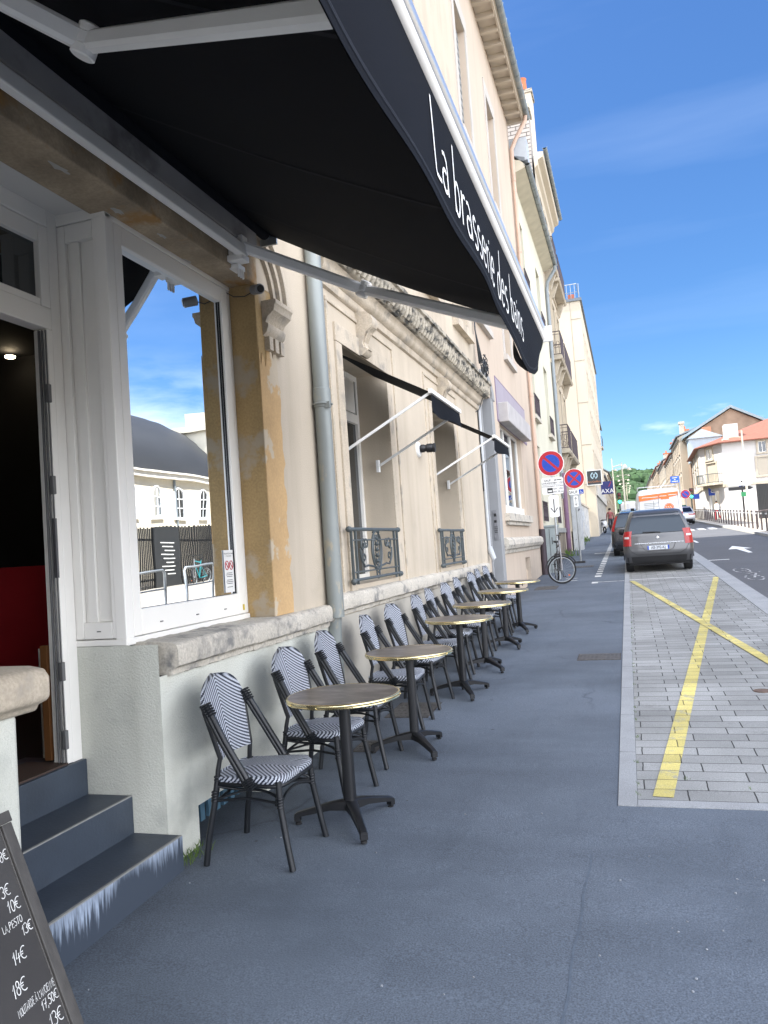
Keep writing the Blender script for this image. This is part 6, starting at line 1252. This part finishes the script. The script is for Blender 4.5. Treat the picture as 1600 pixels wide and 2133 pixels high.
def van(x, y, label, orange_=True):
    t = thing('delivery_van', label, 'van', group='white vans'); hw, H = .99, 2.45
    def ring(z, yr, yf, w_, r=.12): return [Vector((cx_ + r * cos(radians(a0 + 90 * k / 5)), cy_ + r * sin(radians(a0 + 90 * k / 5)), z)) for cx_, cy_, a0 in ((w_ - r, yr + r, -90), (w_ - r, yf - r, 0), (-(w_ - r), yf - r, 90), (-(w_ - r), yr + r, 180)) for k in range(6)]
    rows = [ring(.3, .05, 5.4, hw * .97), ring(.5, 0, 5.45, hw), ring(1.1, .0, 5.4, hw), ring(1.15, .0, 4.7, hw), ring(1.6, .03, 4.4, hw * .975), ring(2.1, .08, 4.0, hw * .925), ring(2.32, .12, 3.8, hw * .88), ring(2.42, .22, 3.7, hw * .80), ring(H, .4, 3.5, hw * .6)]
    b = MB(); b.grid(rows, True); b.poly(rows[0][::-1]); b.poly(rows[-1]); b.build('body', vanw, t, smooth=35)
    V = F((0, -.05, 0), (1, 0, 0), Vector((0, .052, 1)), (0, -1, 0)); om = mat('van_orange', (.75, .17, .03), .5)
    if orange_:
        b = MB(); b.poly([V(-.84, 2.18, .0), V(.84, 2.27, .0), V(.84, 2.10, .003), V(.5, 2.04, .004), V(-.84, 1.93, .006)]); b.box(.10, .45, 1.96, 2.12, -.01, .008, V); b.build('orange_band', om, t)
        b = MB()
        for r in (.20,): b.tube([V(.42 + r * cos(q), 1.56 + r * sin(q), .012) for q in [2 * pi * k / 28 for k in range(28)]], .012, 5, True)
        b.lathe(V(.42, 1.56, .0), [(.17, 0), (.17, .012)], 28, (0, -1, 0)); lg = b.build('round_logo', om, t)
        b = MB()
        for dx in (-.09, 0, .09): b.ribbon([(.42 + dx - .05, 1.51), (.42 + dx - .02, 1.46), (.42 + dx + .03, 1.52), (.42 + dx - .03, 1.60), (.42 + dx + .02, 1.66), (.42 + dx + .05, 1.62)], .018, V, .016)
        b.build('logo_lines', white, lg); b = MB()
        for k in range(7): b.box(-.62, -.62 + (.62, .5, .6, .42, .58, .5, .55)[k], 1.80 - k * .075, 1.83 - k * .075, -.003, .006, V)
        b.build('lettering_lines', mat('grey_print', (.35, .37, .36), .6), t); b = MB()
        for k, (a0, a1) in enumerate(((-.7, .0), (.05, .35), (.42, .78))): b.box(a0, a1, 2.07 + .025 * k, 2.095 + .025 * k, .004, .010, V)
        b.build('band_lettering', white, t)
        b = MB(); b.tube([(-.86, .5, 2.40), (-.86, .5, 2.56), (.86, .5, 2.56), (.86, .5, 2.40)], .018, 6); b.tube([(-.8, .4, 2.56), (-.8, 3.2, 2.56)], .02, 6); b.tube([(.8, .4, 2.56), (.8, 3.2, 2.56)], .02, 6); b.build('roof_rack', vanw, t)
    b = MB(); b.tube([V(0, .55, .004), V(0, 2.2, .004)], .01, 5); b.tube([V(-.86, .6, .004), V(-.82, 2.2, .004)], .008, 5); b.tube([V(.86, .6, .004), V(.82, 2.2, .004)], .008, 5); b.build('door_seam', mat('seam_grey', (.2, .2, .2), .7), t)
    for s in (-1, 1):
        MB().box(min(s * .86, s * .97), max(s * .86, s * .97), -.02, .06, .95, 1.35).build('tail_light', redl, t, bevel=.02)
        for yy in (.9, 4.5): b = MB(); b.lathe((s * .74, yy, .34), [(.27, 0), (.33, .02), (.34, .05), (.34, .18), (.33, .22), (.2, .23)], 24, (s, 0, 0)); b.build('wheel', rubber, t, smooth=40)
        b = MB(); b.box(min(s * 1.02, s * 1.2), max(s * 1.02, s * 1.2), 4.3, 4.38, 1.3, 1.65); b.build('wing_mirror', plastic, t, bevel=.02)
    MB().box(-.96, .96, -.08, .06, .38, .55).build('bumper', plastic, t, bevel=.02); MB().box(-.26, .26, -.02, -.006, .72, .83).build('number_plate', MC['plate_white'], t); t.location = (x, y, g(y)); t.rotation_euler = (math.atan(S), 0, 0); return t
van(1.38, 36.5, 'white van with orange band and round orange logo on its rear doors'); van(.15, 92, 'small white van far away beyond the pale blue car', False)
# ================================================================== TRAFFIC SIGNS
def disc_sign(x, y, zc, R, kind, name, label, tilt=0.):
    t = thing(name, label, 'traffic sign', (x, y, g(y))); Fs = F((x, y - .05, zc), (cos(tilt), sin(tilt), 0), (0, 0, 1), (sin(tilt), -cos(tilt), 0))
    b = MB(); b.tube([(x, y, g(y) - .05), (x, y, zc + R * .7)], .032, 12); b.build('post', galv, t, smooth=40)
    n = Fs.n; b = MB(); b.lathe(Fs(0, 0, -.02), [(R, 0), (R, .02)], 48, n); f = b.build('disc', white, t); b = MB(); b.lathe(Fs(0, 0, 0), [(R * .95, 0), (R * .95, .003)], 48, n); b.build('red_disc', red, f)
    b = MB()
    def seg_poly(a_lo, a_hi, off):              # circular segment / sector of the blue field
        return None
    r = R * .68; wv = R * .095
    if kind == 'park':
        for s in (-1, 1):                       # two half discs separated by the diagonal bar
            pts = []
            al = math.asin(wv / r)
            for k in range(25): q = -pi / 4 + (al + (pi - 2 * al) * k / 24) * s + (0 if s > 0 else 0); pts.append(Fs(r * cos(q), r * sin(q), .005))
            b.poly(pts if s > 0 else pts)
    else:
        al = math.asin(wv / r)
        for m_ in range(4):
            q0 = pi / 4 + m_ * pi / 2; pts = [Fs(wv * 1.42 * cos(q0 + pi / 4), wv * 1.42 * sin(q0 + pi / 4), .005)]
            for k in range(13): q = q0 + al + (pi / 2 - 2 * al) * k / 12; pts.append(Fs(r * cos(q), r * sin(q), .005))
            b.poly(pts)
    b.build('blue_field', blue, f); return t, Fs
t, Fs = disc_sign(-1.78, 20.3, 3.61, .335, 'park', 'no_parking_sign', 'large blue and red no parking disc with delivery hours plate and down arrow', radians(-2))
def rounded(fr, a0, a1, b0, b1, r, c0, c1):
    pts = []
    for cx_, cy_, q0 in ((a1 - r, b1 - r, 0), (a0 + r, b1 - r, 90), (a0 + r, b0 + r, 180), (a1 - r, b0 + r, 270)): pts += [fr(cx_ + r * cos(radians(q0 + 90 * k / 5)), cy_ + r * sin(radians(q0 + 90 * k / 5)), c0) for k in range(6)]
    return MB().prism(pts, fr.n * (c1 - c0))
f = rounded(Fs, -.275, .275, -.80, -.37, .05, -.02, .0).build('hours_plate', white, t)
b = text_mb('SAUF', .075, F(Fs(-.12, -.445), Fs.u, Fs.v, Fs.n), .002); 
for s_, x_, y_, z_ in (('LIVRAISONS', -.10, -.515, .062), ('8H - 12H', .16, -.515, .06), ('STATIONNEMENT AUTORISE', .0, -.60, .042), ('12H - 19H', .13, -.67, .06), ('MAXI 30 mn', .12, -.745, .06)): text_mb(s_, z_, F(Fs(x_, y_), Fs.u, Fs.v, Fs.n), .002, mb=b)
b.box(-.26, .26, -.561, -.555, 0, .002, Fs); b.box(-.14, .0, -.77, -.64, 0, .002, Fs)
b.box(.05, .11, -.455, -.43, 0, .002, Fs); b.box(.12, .24, -.45, -.43, 0, .002, Fs); b.build('plate_text', inkm, f)
b = MB(); b.poly([Fs(-.12, -.70, .004), Fs(-.02, -.70, .004), Fs(-.02, -.74, .004), Fs(-.12, -.74, .004)]); b.build('disc_symbol', white, f)
f = rounded(Fs, -.125, .125, -1.40, -.83, .05, -.02, 0).build('arrow_plate', white, t)
b = MB(); b.ribbon([(0, -.93), (0, -1.27)], .022, Fs, .003); b.ribbon([(-.085, -1.16), (0, -1.28), (.085, -1.16)], .025, Fs, .004); b.build('arrow', inkm, f)
t, Fs = disc_sign(-1.58, 26.2, 3.585, .335, 'stop', 'no_stopping_sign', 'smaller looking red cross no stopping disc with SAUF and wheelchair plate')
f = rounded(Fs, -.21, .21, -.53, -.36, .03, -.02, 0).build('exception_plate', white, t); text_mb('SAUF', .135, F(Fs(-.06, -.45), Fs.u, Fs.v, Fs.n), .002, squash=.9).build('plate_text', inkm, f)
MB().box(.12, .27, -.52, -.37, 0, .003, Fs).build('blue_square', blue, f); b = MB(); b.ribbon([(.175, -.40), (.18, -.45), (.215, -.455), (.235, -.50)], .012, Fs, .005); b.ribbon([(p, q) for p, q in arc(.185, -.475, .03, .03, 130, 360, 10)], .01, Fs, .0055); b.build('wheelchair_symbol', white, f)
f = rounded(Fs, -.075, .075, -.95, -.56, .05, -.02, 0).build('arrow_plate', white, t); b = MB(); b.ribbon([(0, -.63), (0, -.88)], .012, Fs, .003); b.ribbon([(-.04, -.68), (0, -.62), (.04, -.68)], .013, Fs, .004); b.ribbon([(-.04, -.83), (0, -.89), (.04, -.83)], .013, Fs, .004); b.build('arrow', inkm, f)
MB().box(-1.80, -1.44, 26.1, 26.35, g(26), g(26) + .07).build('base', plastic, t, bevel=.01)
# projecting shop signs
CS = F((0, 51.9, 0), (1, 0, 0), (0, 0, 1), (0, -1, 0))
t = sign_board('hairdresser_sign', 'black square projecting sign with laurel emblem reading Art Coiffure', 'sign', CS, -2.30, -1.42, 4.95, 5.85, flat('charcoal_board', (.02, .024, .028)), frame=mat('sign_frame', (.55, .55, .53), .5), lines=[], th=.12)
b = MB(); b.ribbon(arc(-1.86, 5.53, .2, .2, 110, 250, 12), .06, CS, .004); b.ribbon(arc(-1.86, 5.53, .2, .2, 70, -70, 12), .06, CS, .004); b.build('laurel', mat('pale_blue_grey', (.30, .42, .48), .6), t); b = MB(); b.ribbon([(-1.93, 5.40), (-1.86, 5.54), (-1.79, 5.66)], .04, CS, .006); b.ribbon([(-1.79, 5.40), (-1.86, 5.54), (-1.93, 5.66)], .04, CS, .007); b.build('scissors', mat('pale_blue_grey', (.3, .42, .48)), t)
text_mb('Art Coiffure', .165, F(CS(-1.86, 5.13), CS.u, CS.v, CS.n), .004).build('text', mat('copper_letters', (.30, .11, .04), .5), t)
AS = F((0, 62, 0), (1, 0, 0), (0, 0, 1), (0, -1, 0))
t = sign_board('insurance_sign', 'dark blue square projecting sign reading AXA with a red diagonal', 'sign', AS, -1.78, -.85, 4.75, 5.75, flat('axa_blue', (.008, .012, .11)), th=.12)
text_mb('AXA', .46, F(AS(-1.32, 4.98), AS.u, AS.v, AS.n), .004).build('text', white, t); b = MB(); b.ribbon([(-1.20, 5.32), (-1.0, 5.70)], .035, AS, .005); b.build('red_stroke', red, t)
# blue sign on the right-hand side, direction signs
t = sign_board('blue_street_sign', 'bright blue rectangular sign on a post over the road left of the tall cream building', 'sign', F((0, 70, 0), (1, 0, 0), (0, 0, 1), (0, -1, 0)), 3.75, 4.45, 5.62, 6.18, mat('bright_blue', (.02, .12, .62), .5), lines=[('HOTEL', 4.1, 6.05, .14), ('DES VOSGES', 4.1, 5.75, .11)] if False else [])
b = MB()
for z, w_ in ((6.05, .4), (5.9, .12), (5.75, .5)): b.box(4.1 - w_ / 2, 4.1 + w_ / 2, z - .03, z + .03, 0, .01, F((0, 69.99, 0), (1, 0, 0), (0, 0, 1), (0, -1, 0)))
b.build('text_lines', white, t); MB().tube([(4.45, 70.05, 1.9), (4.45, 70.05, 6.1)], .04, 6).build('post', galv, t)
def traffic_light(x, y, label):
    t = thing('traffic_light', label, 'traffic light', (x, y, g(y)), group='green traffic lights'); zb = g(y); b = MB(); b.tube([(x, y, zb), (x, y, zb + 3.0)], .06, 10); b.build('post', mat('dark_green_post', (.03, .05, .045), .5), t)
    MB().box(x - .16, x + .16, y - .2, y - .06, zb + 2.1, zb + 3.05).build('housing', blackp, t, bevel=.03)
    for k, (m_, nm) in enumerate(((mat('green_glow', (.02, .8, .5), .3, emit=((.03, 1., .62), 3.5)), 'green_lamp'), (flat('dead_amber', (.10, .05, .01)), 'amber_lamp'), (flat('dead_red', (.10, .01, .01)), 'red_lamp'))): MB().lathe((x, y - .2, zb + 2.27 + k * .30), [(.125, 0), (.11, .02), (.06, .04)], 16, (0, -1, 0)).build(nm, m_, t)
    return t
traffic_light(-.52, 68, 'green traffic light on the left pavement beyond the blue sign'); traffic_light(5.75, 76, 'green traffic light on the right kerb behind the silver saloon')
t, Fq = disc_sign(5.15, 74.5, 4.75, .42, 'park', 'no_parking_sign', 'faded round no parking sign beside the right-hand traffic light')
t = thing('direction_sign', 'three stacked pale and green direction arrows on a dark post near the white corner house', 'sign', (8.6, 66, 2.1)); b = MB(); b.tube([(8.75, 66, 2.0), (8.75, 66, 5.3)], .06, 8); b.build('post', blackp, t)
DS = F((0, 65.9, 0), (1, 0, 0), (0, 0, 1), (0, -1, 0))
for k, (z, cm, nm) in enumerate(((5.1, mat('pale_arrow', (.5, .52, .5), .6), 'arrow_panel'), (4.72, MC['pale_arrow'], 'arrow_panel'), (4.38, blackp, 'arrow_panel'))): MB().prism([DS(7.75, z), DS(9.3, z), DS(9.55, z + .13), DS(9.3, z + .26), DS(7.75, z + .26)], (0, .04, 0)).build(nm, cm, t)
MB().box(8.62, 8.98, 65.84, 65.9, 3.85, 4.2).build('green_panel', flat('green_panel', (.02, .22, .08)), t)
# ================================================================== BOLLARDS, BARRIERS, LAMPS
def bollard(x, y, first=[None]):
    if first[0] is None:
        t = thing('bollard', '', 'bollard', group='dark bollards along the right kerb'); b = MB(); b.lathe((0, 0, -.05), [(.055, 0), (.05, .06), (.045, .10), (.042, .95), (.05, .97), (.05, 1.0), (.03, 1.03)], 12); b.build('post', mat('bollard_brown', (.06, .045, .045), .5, .1), t, smooth=40); MB().lathe((0, 0, .80), [(.047, 0), (.047, .07)], 12).build('ring', mat('pale_ring', (.35, .35, .35), .5), t); first[0] = t
    else: t = copy_tree(first[0])
    t.location = (x, y, g(y) + .06); t['label'] = 'dark slim bollard in the long row along the sunny right kerb'; return t
for k in range(30): y = 40.7 + k * 1.55; bollard(6.32 + (y - 40) * .008, y)
t = thing('barrier', 'low dark hoop barrier at the end of the bollard row, at the picture edge', 'barrier', (6.9, 45, 1.4)); b = MB(); b.tube(spl([(6.75, 46.2, 1.4), (6.75, 46.2, 2.2), (6.85, 46.1, 2.34), (7.5, 45.4, 2.34), (7.6, 45.3, 2.2), (7.6, 45.3, 1.3)]), .035, 8); b.build('hoop', MC['bollard_brown'], t, smooth=50)
for k, nm in enumerate(('nearest to the notice board', 'in the middle of the three', 'farthest along the kerb')):
    t = thing('barrier', 'grey hoop railing on the far kerb opposite the cafe, ' + nm, 'barrier', (6.3, 13.5 + k * 2.4, .5), group='grey hoop railings opposite the cafe'); y = 13.5 + k * 2.4; z = g(y) + .05; b = MB(); b.tube([(6.3, y, z), (6.3, y, z + .9), (6.3, y + .06, z + .98), (6.3, y + 1.44, z + .98 + .045), (6.3, y + 1.5, z + .95), (6.3, y + 1.5, z)], .03, 8); b.tube([(6.3, y, z + .5), (6.3, y + 1.5, z + .54)], .02, 6); b.build('hoop', galv, t, smooth=50)
lampw = mat('cream_lamp_paint', (.46, .43, .34), .5, .04)
def street_lamp(x, y, h, label, side=1, arms=1, r=.075, al=1.1, hr=.28):
    t = thing('street_lamp', label, 'street lamp', (x, y, g(y)), group='white street lamps'); zb = g(y); b = MB(); b.tube([(x, y, zb), (x, y, zb + 1.2), (x, y, zb + 1.25), (x, y, zb + h)], [r * 1.5, r * 1.4, r, r * .7], 12); b.build('post', lampw, t, smooth=40)
    for s in ([side] if arms == 1 else [1, -1]):
        b = MB(); b.tube([(x, y, zb + h - .5), (x + s * al * .5, y, zb + h - .42), (x + s * (al - .1), y, zb + h - .45)], .025, 6); b.build('arm', lampw, t)
        b = MB(); b.lathe((x + s * al, y, zb + h - .58), [(hr, 0), (hr * .94, .03), (hr * .5, .12), (.04, .18)], 16); b.build('lamp_head', lampw, t, smooth=50)
    return t
street_lamp(8.25, 60, 6.6, 'tall cream street lamp with one arm standing in front of the white corner house', -1)
street_lamp(-.60, 46, 4.6, 'nearest tall pole lamp on the left pavement with a slim arm', 1, r=.04, al=.7, hr=.14); street_lamp(-.10, 58, 5.0, 'second lamp of the receding row on the left kerb', 1, r=.05, al=.5, hr=.16)
for k in range(9): y = 70 + k * 14; street_lamp(-.12 + k * .02 if y < 120 else .25, y, 5.6, 'far small lamp in the receding row of double lamps on the left kerb', 1, 2, .05, .55, .16)
for k in range(3): pass
# electricity cabinet
t = thing('utility_cabinet', 'tall grey metal utility cabinet standing against the brown stone base', 'cabinet', (-2.1, 22.9, .7)); b = MB(); b.box(-2.36, -2.0, 22.6, 23.5, .55, 2.0); b.build('housing', mat('cabinet_grey', (.28, .32, .32), .6, .08, 3), t, bevel=.02)
b = MB(); b.box(-2.38, -1.97, 22.57, 23.53, 2.0, 2.05); b.build('lid', MC['cabinet_grey'], t); MB().box(-2.13, -2.11, 22.594, 22.599, 1.5, 1.7).build('handle', plastic, t); b = MB(); b.box(-2.35, -2.01, 22.590, 22.596, .75, .76); b.box(-2.19, -2.18, 22.590, 22.596, .6, 1.95); b.build('door_seam', plastic, t)
t = thing('utility_cabinet', 'pale graffiti marked cabinet beyond the no stopping sign', 'cabinet', (-2.1, 35, 1.1)); MB().box(-2.36, -1.95, 35, 35.9, 1.0, 3.55).build('housing', mat('scribbled_grey', (.42, .44, .45), .6, .1, 3, stcol=(.12, .12, .14), stpos=(.60, .63), sts=5), t, bevel=.02); MB().box(-2.4, -1.9, 34.95, 35.95, 3.55, 3.66).build('lid', galv, t)
# ================================================================== BICYCLE
def bicycle(label, x, y, rz, frame_m, steer=90.):
    t = thing('bicycle', label, 'bicycle', (0, 0, 0), group='bicycles'); R = .34
    # local: frame along +Y (rear), front wheel at y=0 turned by steer about the vertical
    def wheel(cy, ang, nm):
        q = radians(ang); u = Vector((sin(q), cos(q), 0)); c = Vector((0, cy, R)); b = MB(); b.tube([c + u * (R - .02) * cos(a) + Vector((0, 0, (R - .02) * sin(a))) for a in [2 * pi * k / 36 for k in range(36)]], .021, 8, True); w1 = b.build(nm, rubber, t, smooth=60)
        b = MB(); b.tube([c + u * (R - .048) * cos(a) + Vector((0, 0, (R - .048) * sin(a))) for a in [2 * pi * k / 36 for k in range(36)]], .010, 6, True); b.build('rim', galv, w1, smooth=60); b = MB(); ax = Vector((cos(q), -sin(q), 0))
        for k in range(20): a = 2 * pi * k / 20; b.tube([c + ax * (.03 if k % 2 else -.03), c + u * (R - .05) * cos(a) + Vector((0, 0, (R - .05) * sin(a)))], .0016, 4)
        b.tube([c - ax * .05, c + ax * .05], .018, 8); b.build('spokes', galv, w1)
        b = MB(); b.tube([c + u * (R + .035) * cos(a) + Vector((0, 0, (R + .035) * sin(a))) for a in [radians(k) for k in range(20, 175, 8)]], .016, 6); b.build('mudguard', blackp, t)
    wheel(0, steer, 'front_wheel'); wheel(1.03, 0, 'rear_wheel'); b = MB(); q = radians(steer); ax = Vector((cos(q), -sin(q), 0))
    for s in (-1, 1): b.tube([ax * .055 * s + Vector((0, 0, R)), ax * .055 * s + Vector((0, .05, .76))], .018, 8)
    b.tube([ax * -.055 + Vector((0, .05, .76)), ax * .055 + Vector((0, .05, .76))], .02, 8); b.tube([(0, .05, .74), (0, .10, 1.05)], .026, 8); b.build('fork', mat('bike_white', (.22, .22, .23), .4, .3, 14), t, smooth=50)
    b = MB(); hb = Vector((0, .11, 1.17)); b.tube(spl([hb - ax * 0 + Vector((-.0, 0, 0)) + u_ for u_ in [Vector((sin(q + pi / 2), cos(q + pi / 2), 0)) * k for k in (-.32, -.15, 0, .15, .32)]]), .016, 8); b.tube([(0, .10, 1.0), hb], .016, 8); b.build('handlebar', blackp, t, smooth=50)
    b = MB(); b.tube([(0, .09, .96), (0, .55, .88)], .022, 8); b.tube([(0, .08, .84), (0, .50, .30)], .028, 8); b.tube([(0, .50, .30), (0, .62, .98)], .020, 8)
    for s in (-.05, .05): b.tube([(s * .5, .50, .30), (s, 1.03, R)], .010, 6); b.tube([(s * .3, .57, .78), (s, 1.03, R)], .009, 6)
    b.build('frame', frame_m, t, smooth=50); b = MB(); b.lathe((0, .65, .98), [(.03, 0), (.08, .02), (.075, .05), (.03, .06)], 14); b.box(-.02, .02, .50, .64, .99, 1.025); b.build('saddle', blackp, t, smooth=50)
    b = MB(); b.tube([(.0, .50, .30), (.08, .50, .30), (.085, .50, .14)], .01, 6); b.box(.07, .15, .47, .53, .13, .155); b.tube([(.0, .50, .30), (-.08, .50, .30), (-.085, .50, .46)], .01, 6); b.box(-.15, -.07, .47, .53, .45, .475); b.lathe((.035, .50, .30), [(.09, 0), (.09, .006)], 20, (1, 0, 0)); b.build('crank', blackp, t)
    MB().lathe((0, -.0, .0), [(.02, 0), (.02, .012)], 10, (0, -1, 0)).build('reflector', flat('orange_reflector', (.6, .12, .02)), t).data.transform(Matrix.Translation((.16, -.03, .20)))
    t.location = (x, y, g(y)); t.rotation_euler = (0, 0, rz); return t
bicycle('black and white mountain bike locked to the no parking post, front wheel turned sideways', -1.60, 18.9, radians(12), mat('bike_black_white', (.06, .06, .065), .4, .6, 9))
bicycle('teal town bicycle by the black fence, mirrored in the shop window', 11.4, 27.0, radians(0), mat('teal_paint', (.02, .28, .32), .4), 10.)
# ================================================================== PEOPLE
def person(label, x, y, h, shirt, legs, rz=0., stride=.2, skin=(.35, .2, .13)):
    m = bpy.data.materials.new('person_surface'); m.use_nodes = True; N = m.node_tree.nodes; L = m.node_tree.links; b_ = N['Principled BSDF']; tc = N.new('ShaderNodeTexCoord'); s = N.new('ShaderNodeSeparateXYZ'); cr = N.new('ShaderNodeValToRGB'); mrn = N.new('ShaderNodeMapRange'); mrn.inputs['From Max'].default_value = 1.75
    L.new(tc.outputs['Object'], s.inputs[0]); L.new(s.outputs[2], mrn.inputs[0]); L.new(mrn.outputs[0], cr.inputs[0]); L.new(cr.outputs[0], b_.inputs['Base Color']); cr.color_ramp.interpolation = 'CONSTANT'; e = cr.color_ramp.elements; e[0].position = 0; e[0].color = (.03, .03, .03, 1); e[1].position = .04; e[1].color = (*legs, 1)
    for p, c in ((.55, shirt), (.845, skin)): q = e.new(p); q.color = (*c, 1)
    V = [(0, 0, .95), (0, 0, 1.2), (0, 0, 1.42), (0, 0, 1.52), (0, .01, 1.60), (0, .0, 1.70), (.10, 0, .90), (.11, stride * .5, .50), (.11, stride * .3, .08), (.11, stride * .3 + .14, .04), (-.10, 0, .90), (-.11, -stride * .2, .50), (-.11, -stride, .10), (-.11, -stride + .13, .05), (.20, 0, 1.40), (.25, -.05, 1.13), (.24, .06, .90), (.24, .10, .81), (-.20, 0, 1.40), (-.25, .05, 1.13), (-.24, .12, .92), (-.24, .16, .84)]
    E = [(0, 1), (1, 2), (2, 3), (3, 4), (4, 5), (0, 6), (6, 7), (7, 8), (8, 9), (0, 10), (10, 11), (11, 12), (12, 13), (2, 14), (14, 15), (15, 16), (16, 17), (2, 18), (18, 19), (19, 20), (20, 21)]
    R = [.15, .14, .15, .055, .085, .075, .09, .065, .045, .04, .09, .065, .045, .04, .06, .045, .032, .03, .06, .045, .032, .03]
    me = bpy.data.meshes.new('person'); me.from_pydata(V, E, []); me.materials.append(m); o = bpy.data.objects.new('person', me); col.objects.link(o); md = o.modifiers.new('skin', 'SKIN')
    for i, sv in enumerate(me.skin_vertices[0].data): sv.radius = (R[i], R[i] * (.72 if i < 3 else .95)); sv.use_root = (i == 0)
    o.modifiers.new('sub', 'SUBSURF').render_levels = 2; o.modifiers['sub'].levels = 1; o.location = (x, y, g(y)); o.rotation_euler = (0, 0, rz); o.scale = (h / 1.75,) * 3; tag(o, label, 'person')
    b = MB(); b.lathe((0, -.01, 1.66), [(.085, -.04), (.096, 0), (.092, .06), (.06, .10), (0, .115)], 14); hr = b.build('hair', mat('dark_hair', (.02, .014, .01), .8), o, smooth=60); hr.data.transform(Matrix.Translation(wloc(o))); return o
person('person in a dark red top standing on the far left pavement', -1.28, 62, 1.78, (.20, .04, .04), (.02, .02, .025), .3); person('person in a white top and red shorts walking on the right pavement', 7.4, 72, 1.7, (.7, .68, .66), (.55, .05, .06), 2.4, .3)
# white scooter by the standing person
t = thing('scooter', 'white motor scooter parked on the far left pavement beside the person', 'scooter', (0, 0, 0)); b = MB(); rows = []
for y, z, w_ in ((0, .62, .12), (.15, .80, .17), (.55, .84, .17), (.8, .62, .14), (.95, .35, .16), (1.25, .35, .16), (1.35, .7, .15), (1.45, 1.0, .10)): rows.append([Vector((w_ * cos(q), y, z + .13 * sin(q))) for q in [2 * pi * k / 10 for k in range(10)]])
b.grid(rows, True); b.poly(rows[0]); b.poly(rows[-1]); b.build('body', vanw, t, smooth=60)
for yy in (.2, 1.5): b = MB(); b.tube([(0, yy + .2 * cos(q), .25 + .2 * sin(q)) for q in [2 * pi * k / 18 for k in range(18)]], .055, 8, True); b.build('wheel', rubber, t, smooth=60)
b = MB(); b.box(-.12, .12, .1, .6, .93, 1.0); b.build('seat', blackp, t, bevel=.02); MB().tube([(-.3, 1.42, 1.08), (.3, 1.42, 1.08)], .02, 6).build('handlebar', blackp, t); t.location = (-1.55, 57.5, g(57.5)); t.rotation_euler = (0, 0, radians(25))
b = MB(); rg_ = random.Random(21)                              # grit and crumbs of stone
for k in range(90):
    x, y = (rg_.uniform(-2.3, 1.9), rg_.uniform(1.2, 4.6)) if k % 3 else (rg_.gauss(.5, .35), rg_.gauss(3.3, .5))
    if y > 4.58 and x > -.2: continue
    r = rg_.uniform(.0025, .0065); z = g(y) + r * .4; b.lathe((x, y, z - r * .5), [(r * .6, 0), (r, r * .5), (r * .7, r)], 5, (rg_.uniform(-.5, .5), rg_.uniform(-.5, .5), 1))
o = b.build('gravel', mat('pale_grit', (.20, .215, .235), .9, .3, 30), kind='stuff'); o['label'] = 'pale grit and tiny stones scattered over the near dark pavement'; o['category'] = 'grit'
b = MB()
for k in range(24): y = .6 + k * .14; x = -.405 + .03 * (y - .6) + .006 * sin(k * 1.7); y2 = y + .14; x2 = -.405 + .03 * (y2 - .6) + .006 * sin((k + 1) * 1.7); mark(b, [(x - .004, y), (x + .005, y), (x2 + .005, y2), (x2 - .004, y2)], .0015)
struct('sidewalk_seam', b, mat('tar_seam', (.078, .100, .130), .9, .2, 20))
# small fallen leaf on the pavement
t = MB().poly([Vector((-.33, 2.56, g(2.56) + .004)), Vector((-.318, 2.585, g(2.58) + .010)), Vector((-.30, 2.58, g(2.58) + .006)), Vector((-.305, 2.56, g(2.56) + .004))]).build('dry_leaf', mat('dry_leaf', (.28, .12, .05), .8)); tag(t, 'tiny dry orange leaf lying on the dark pavement', 'leaf')
# ================================================================== render
bpy.context.scene.render.engine = 'CYCLES'
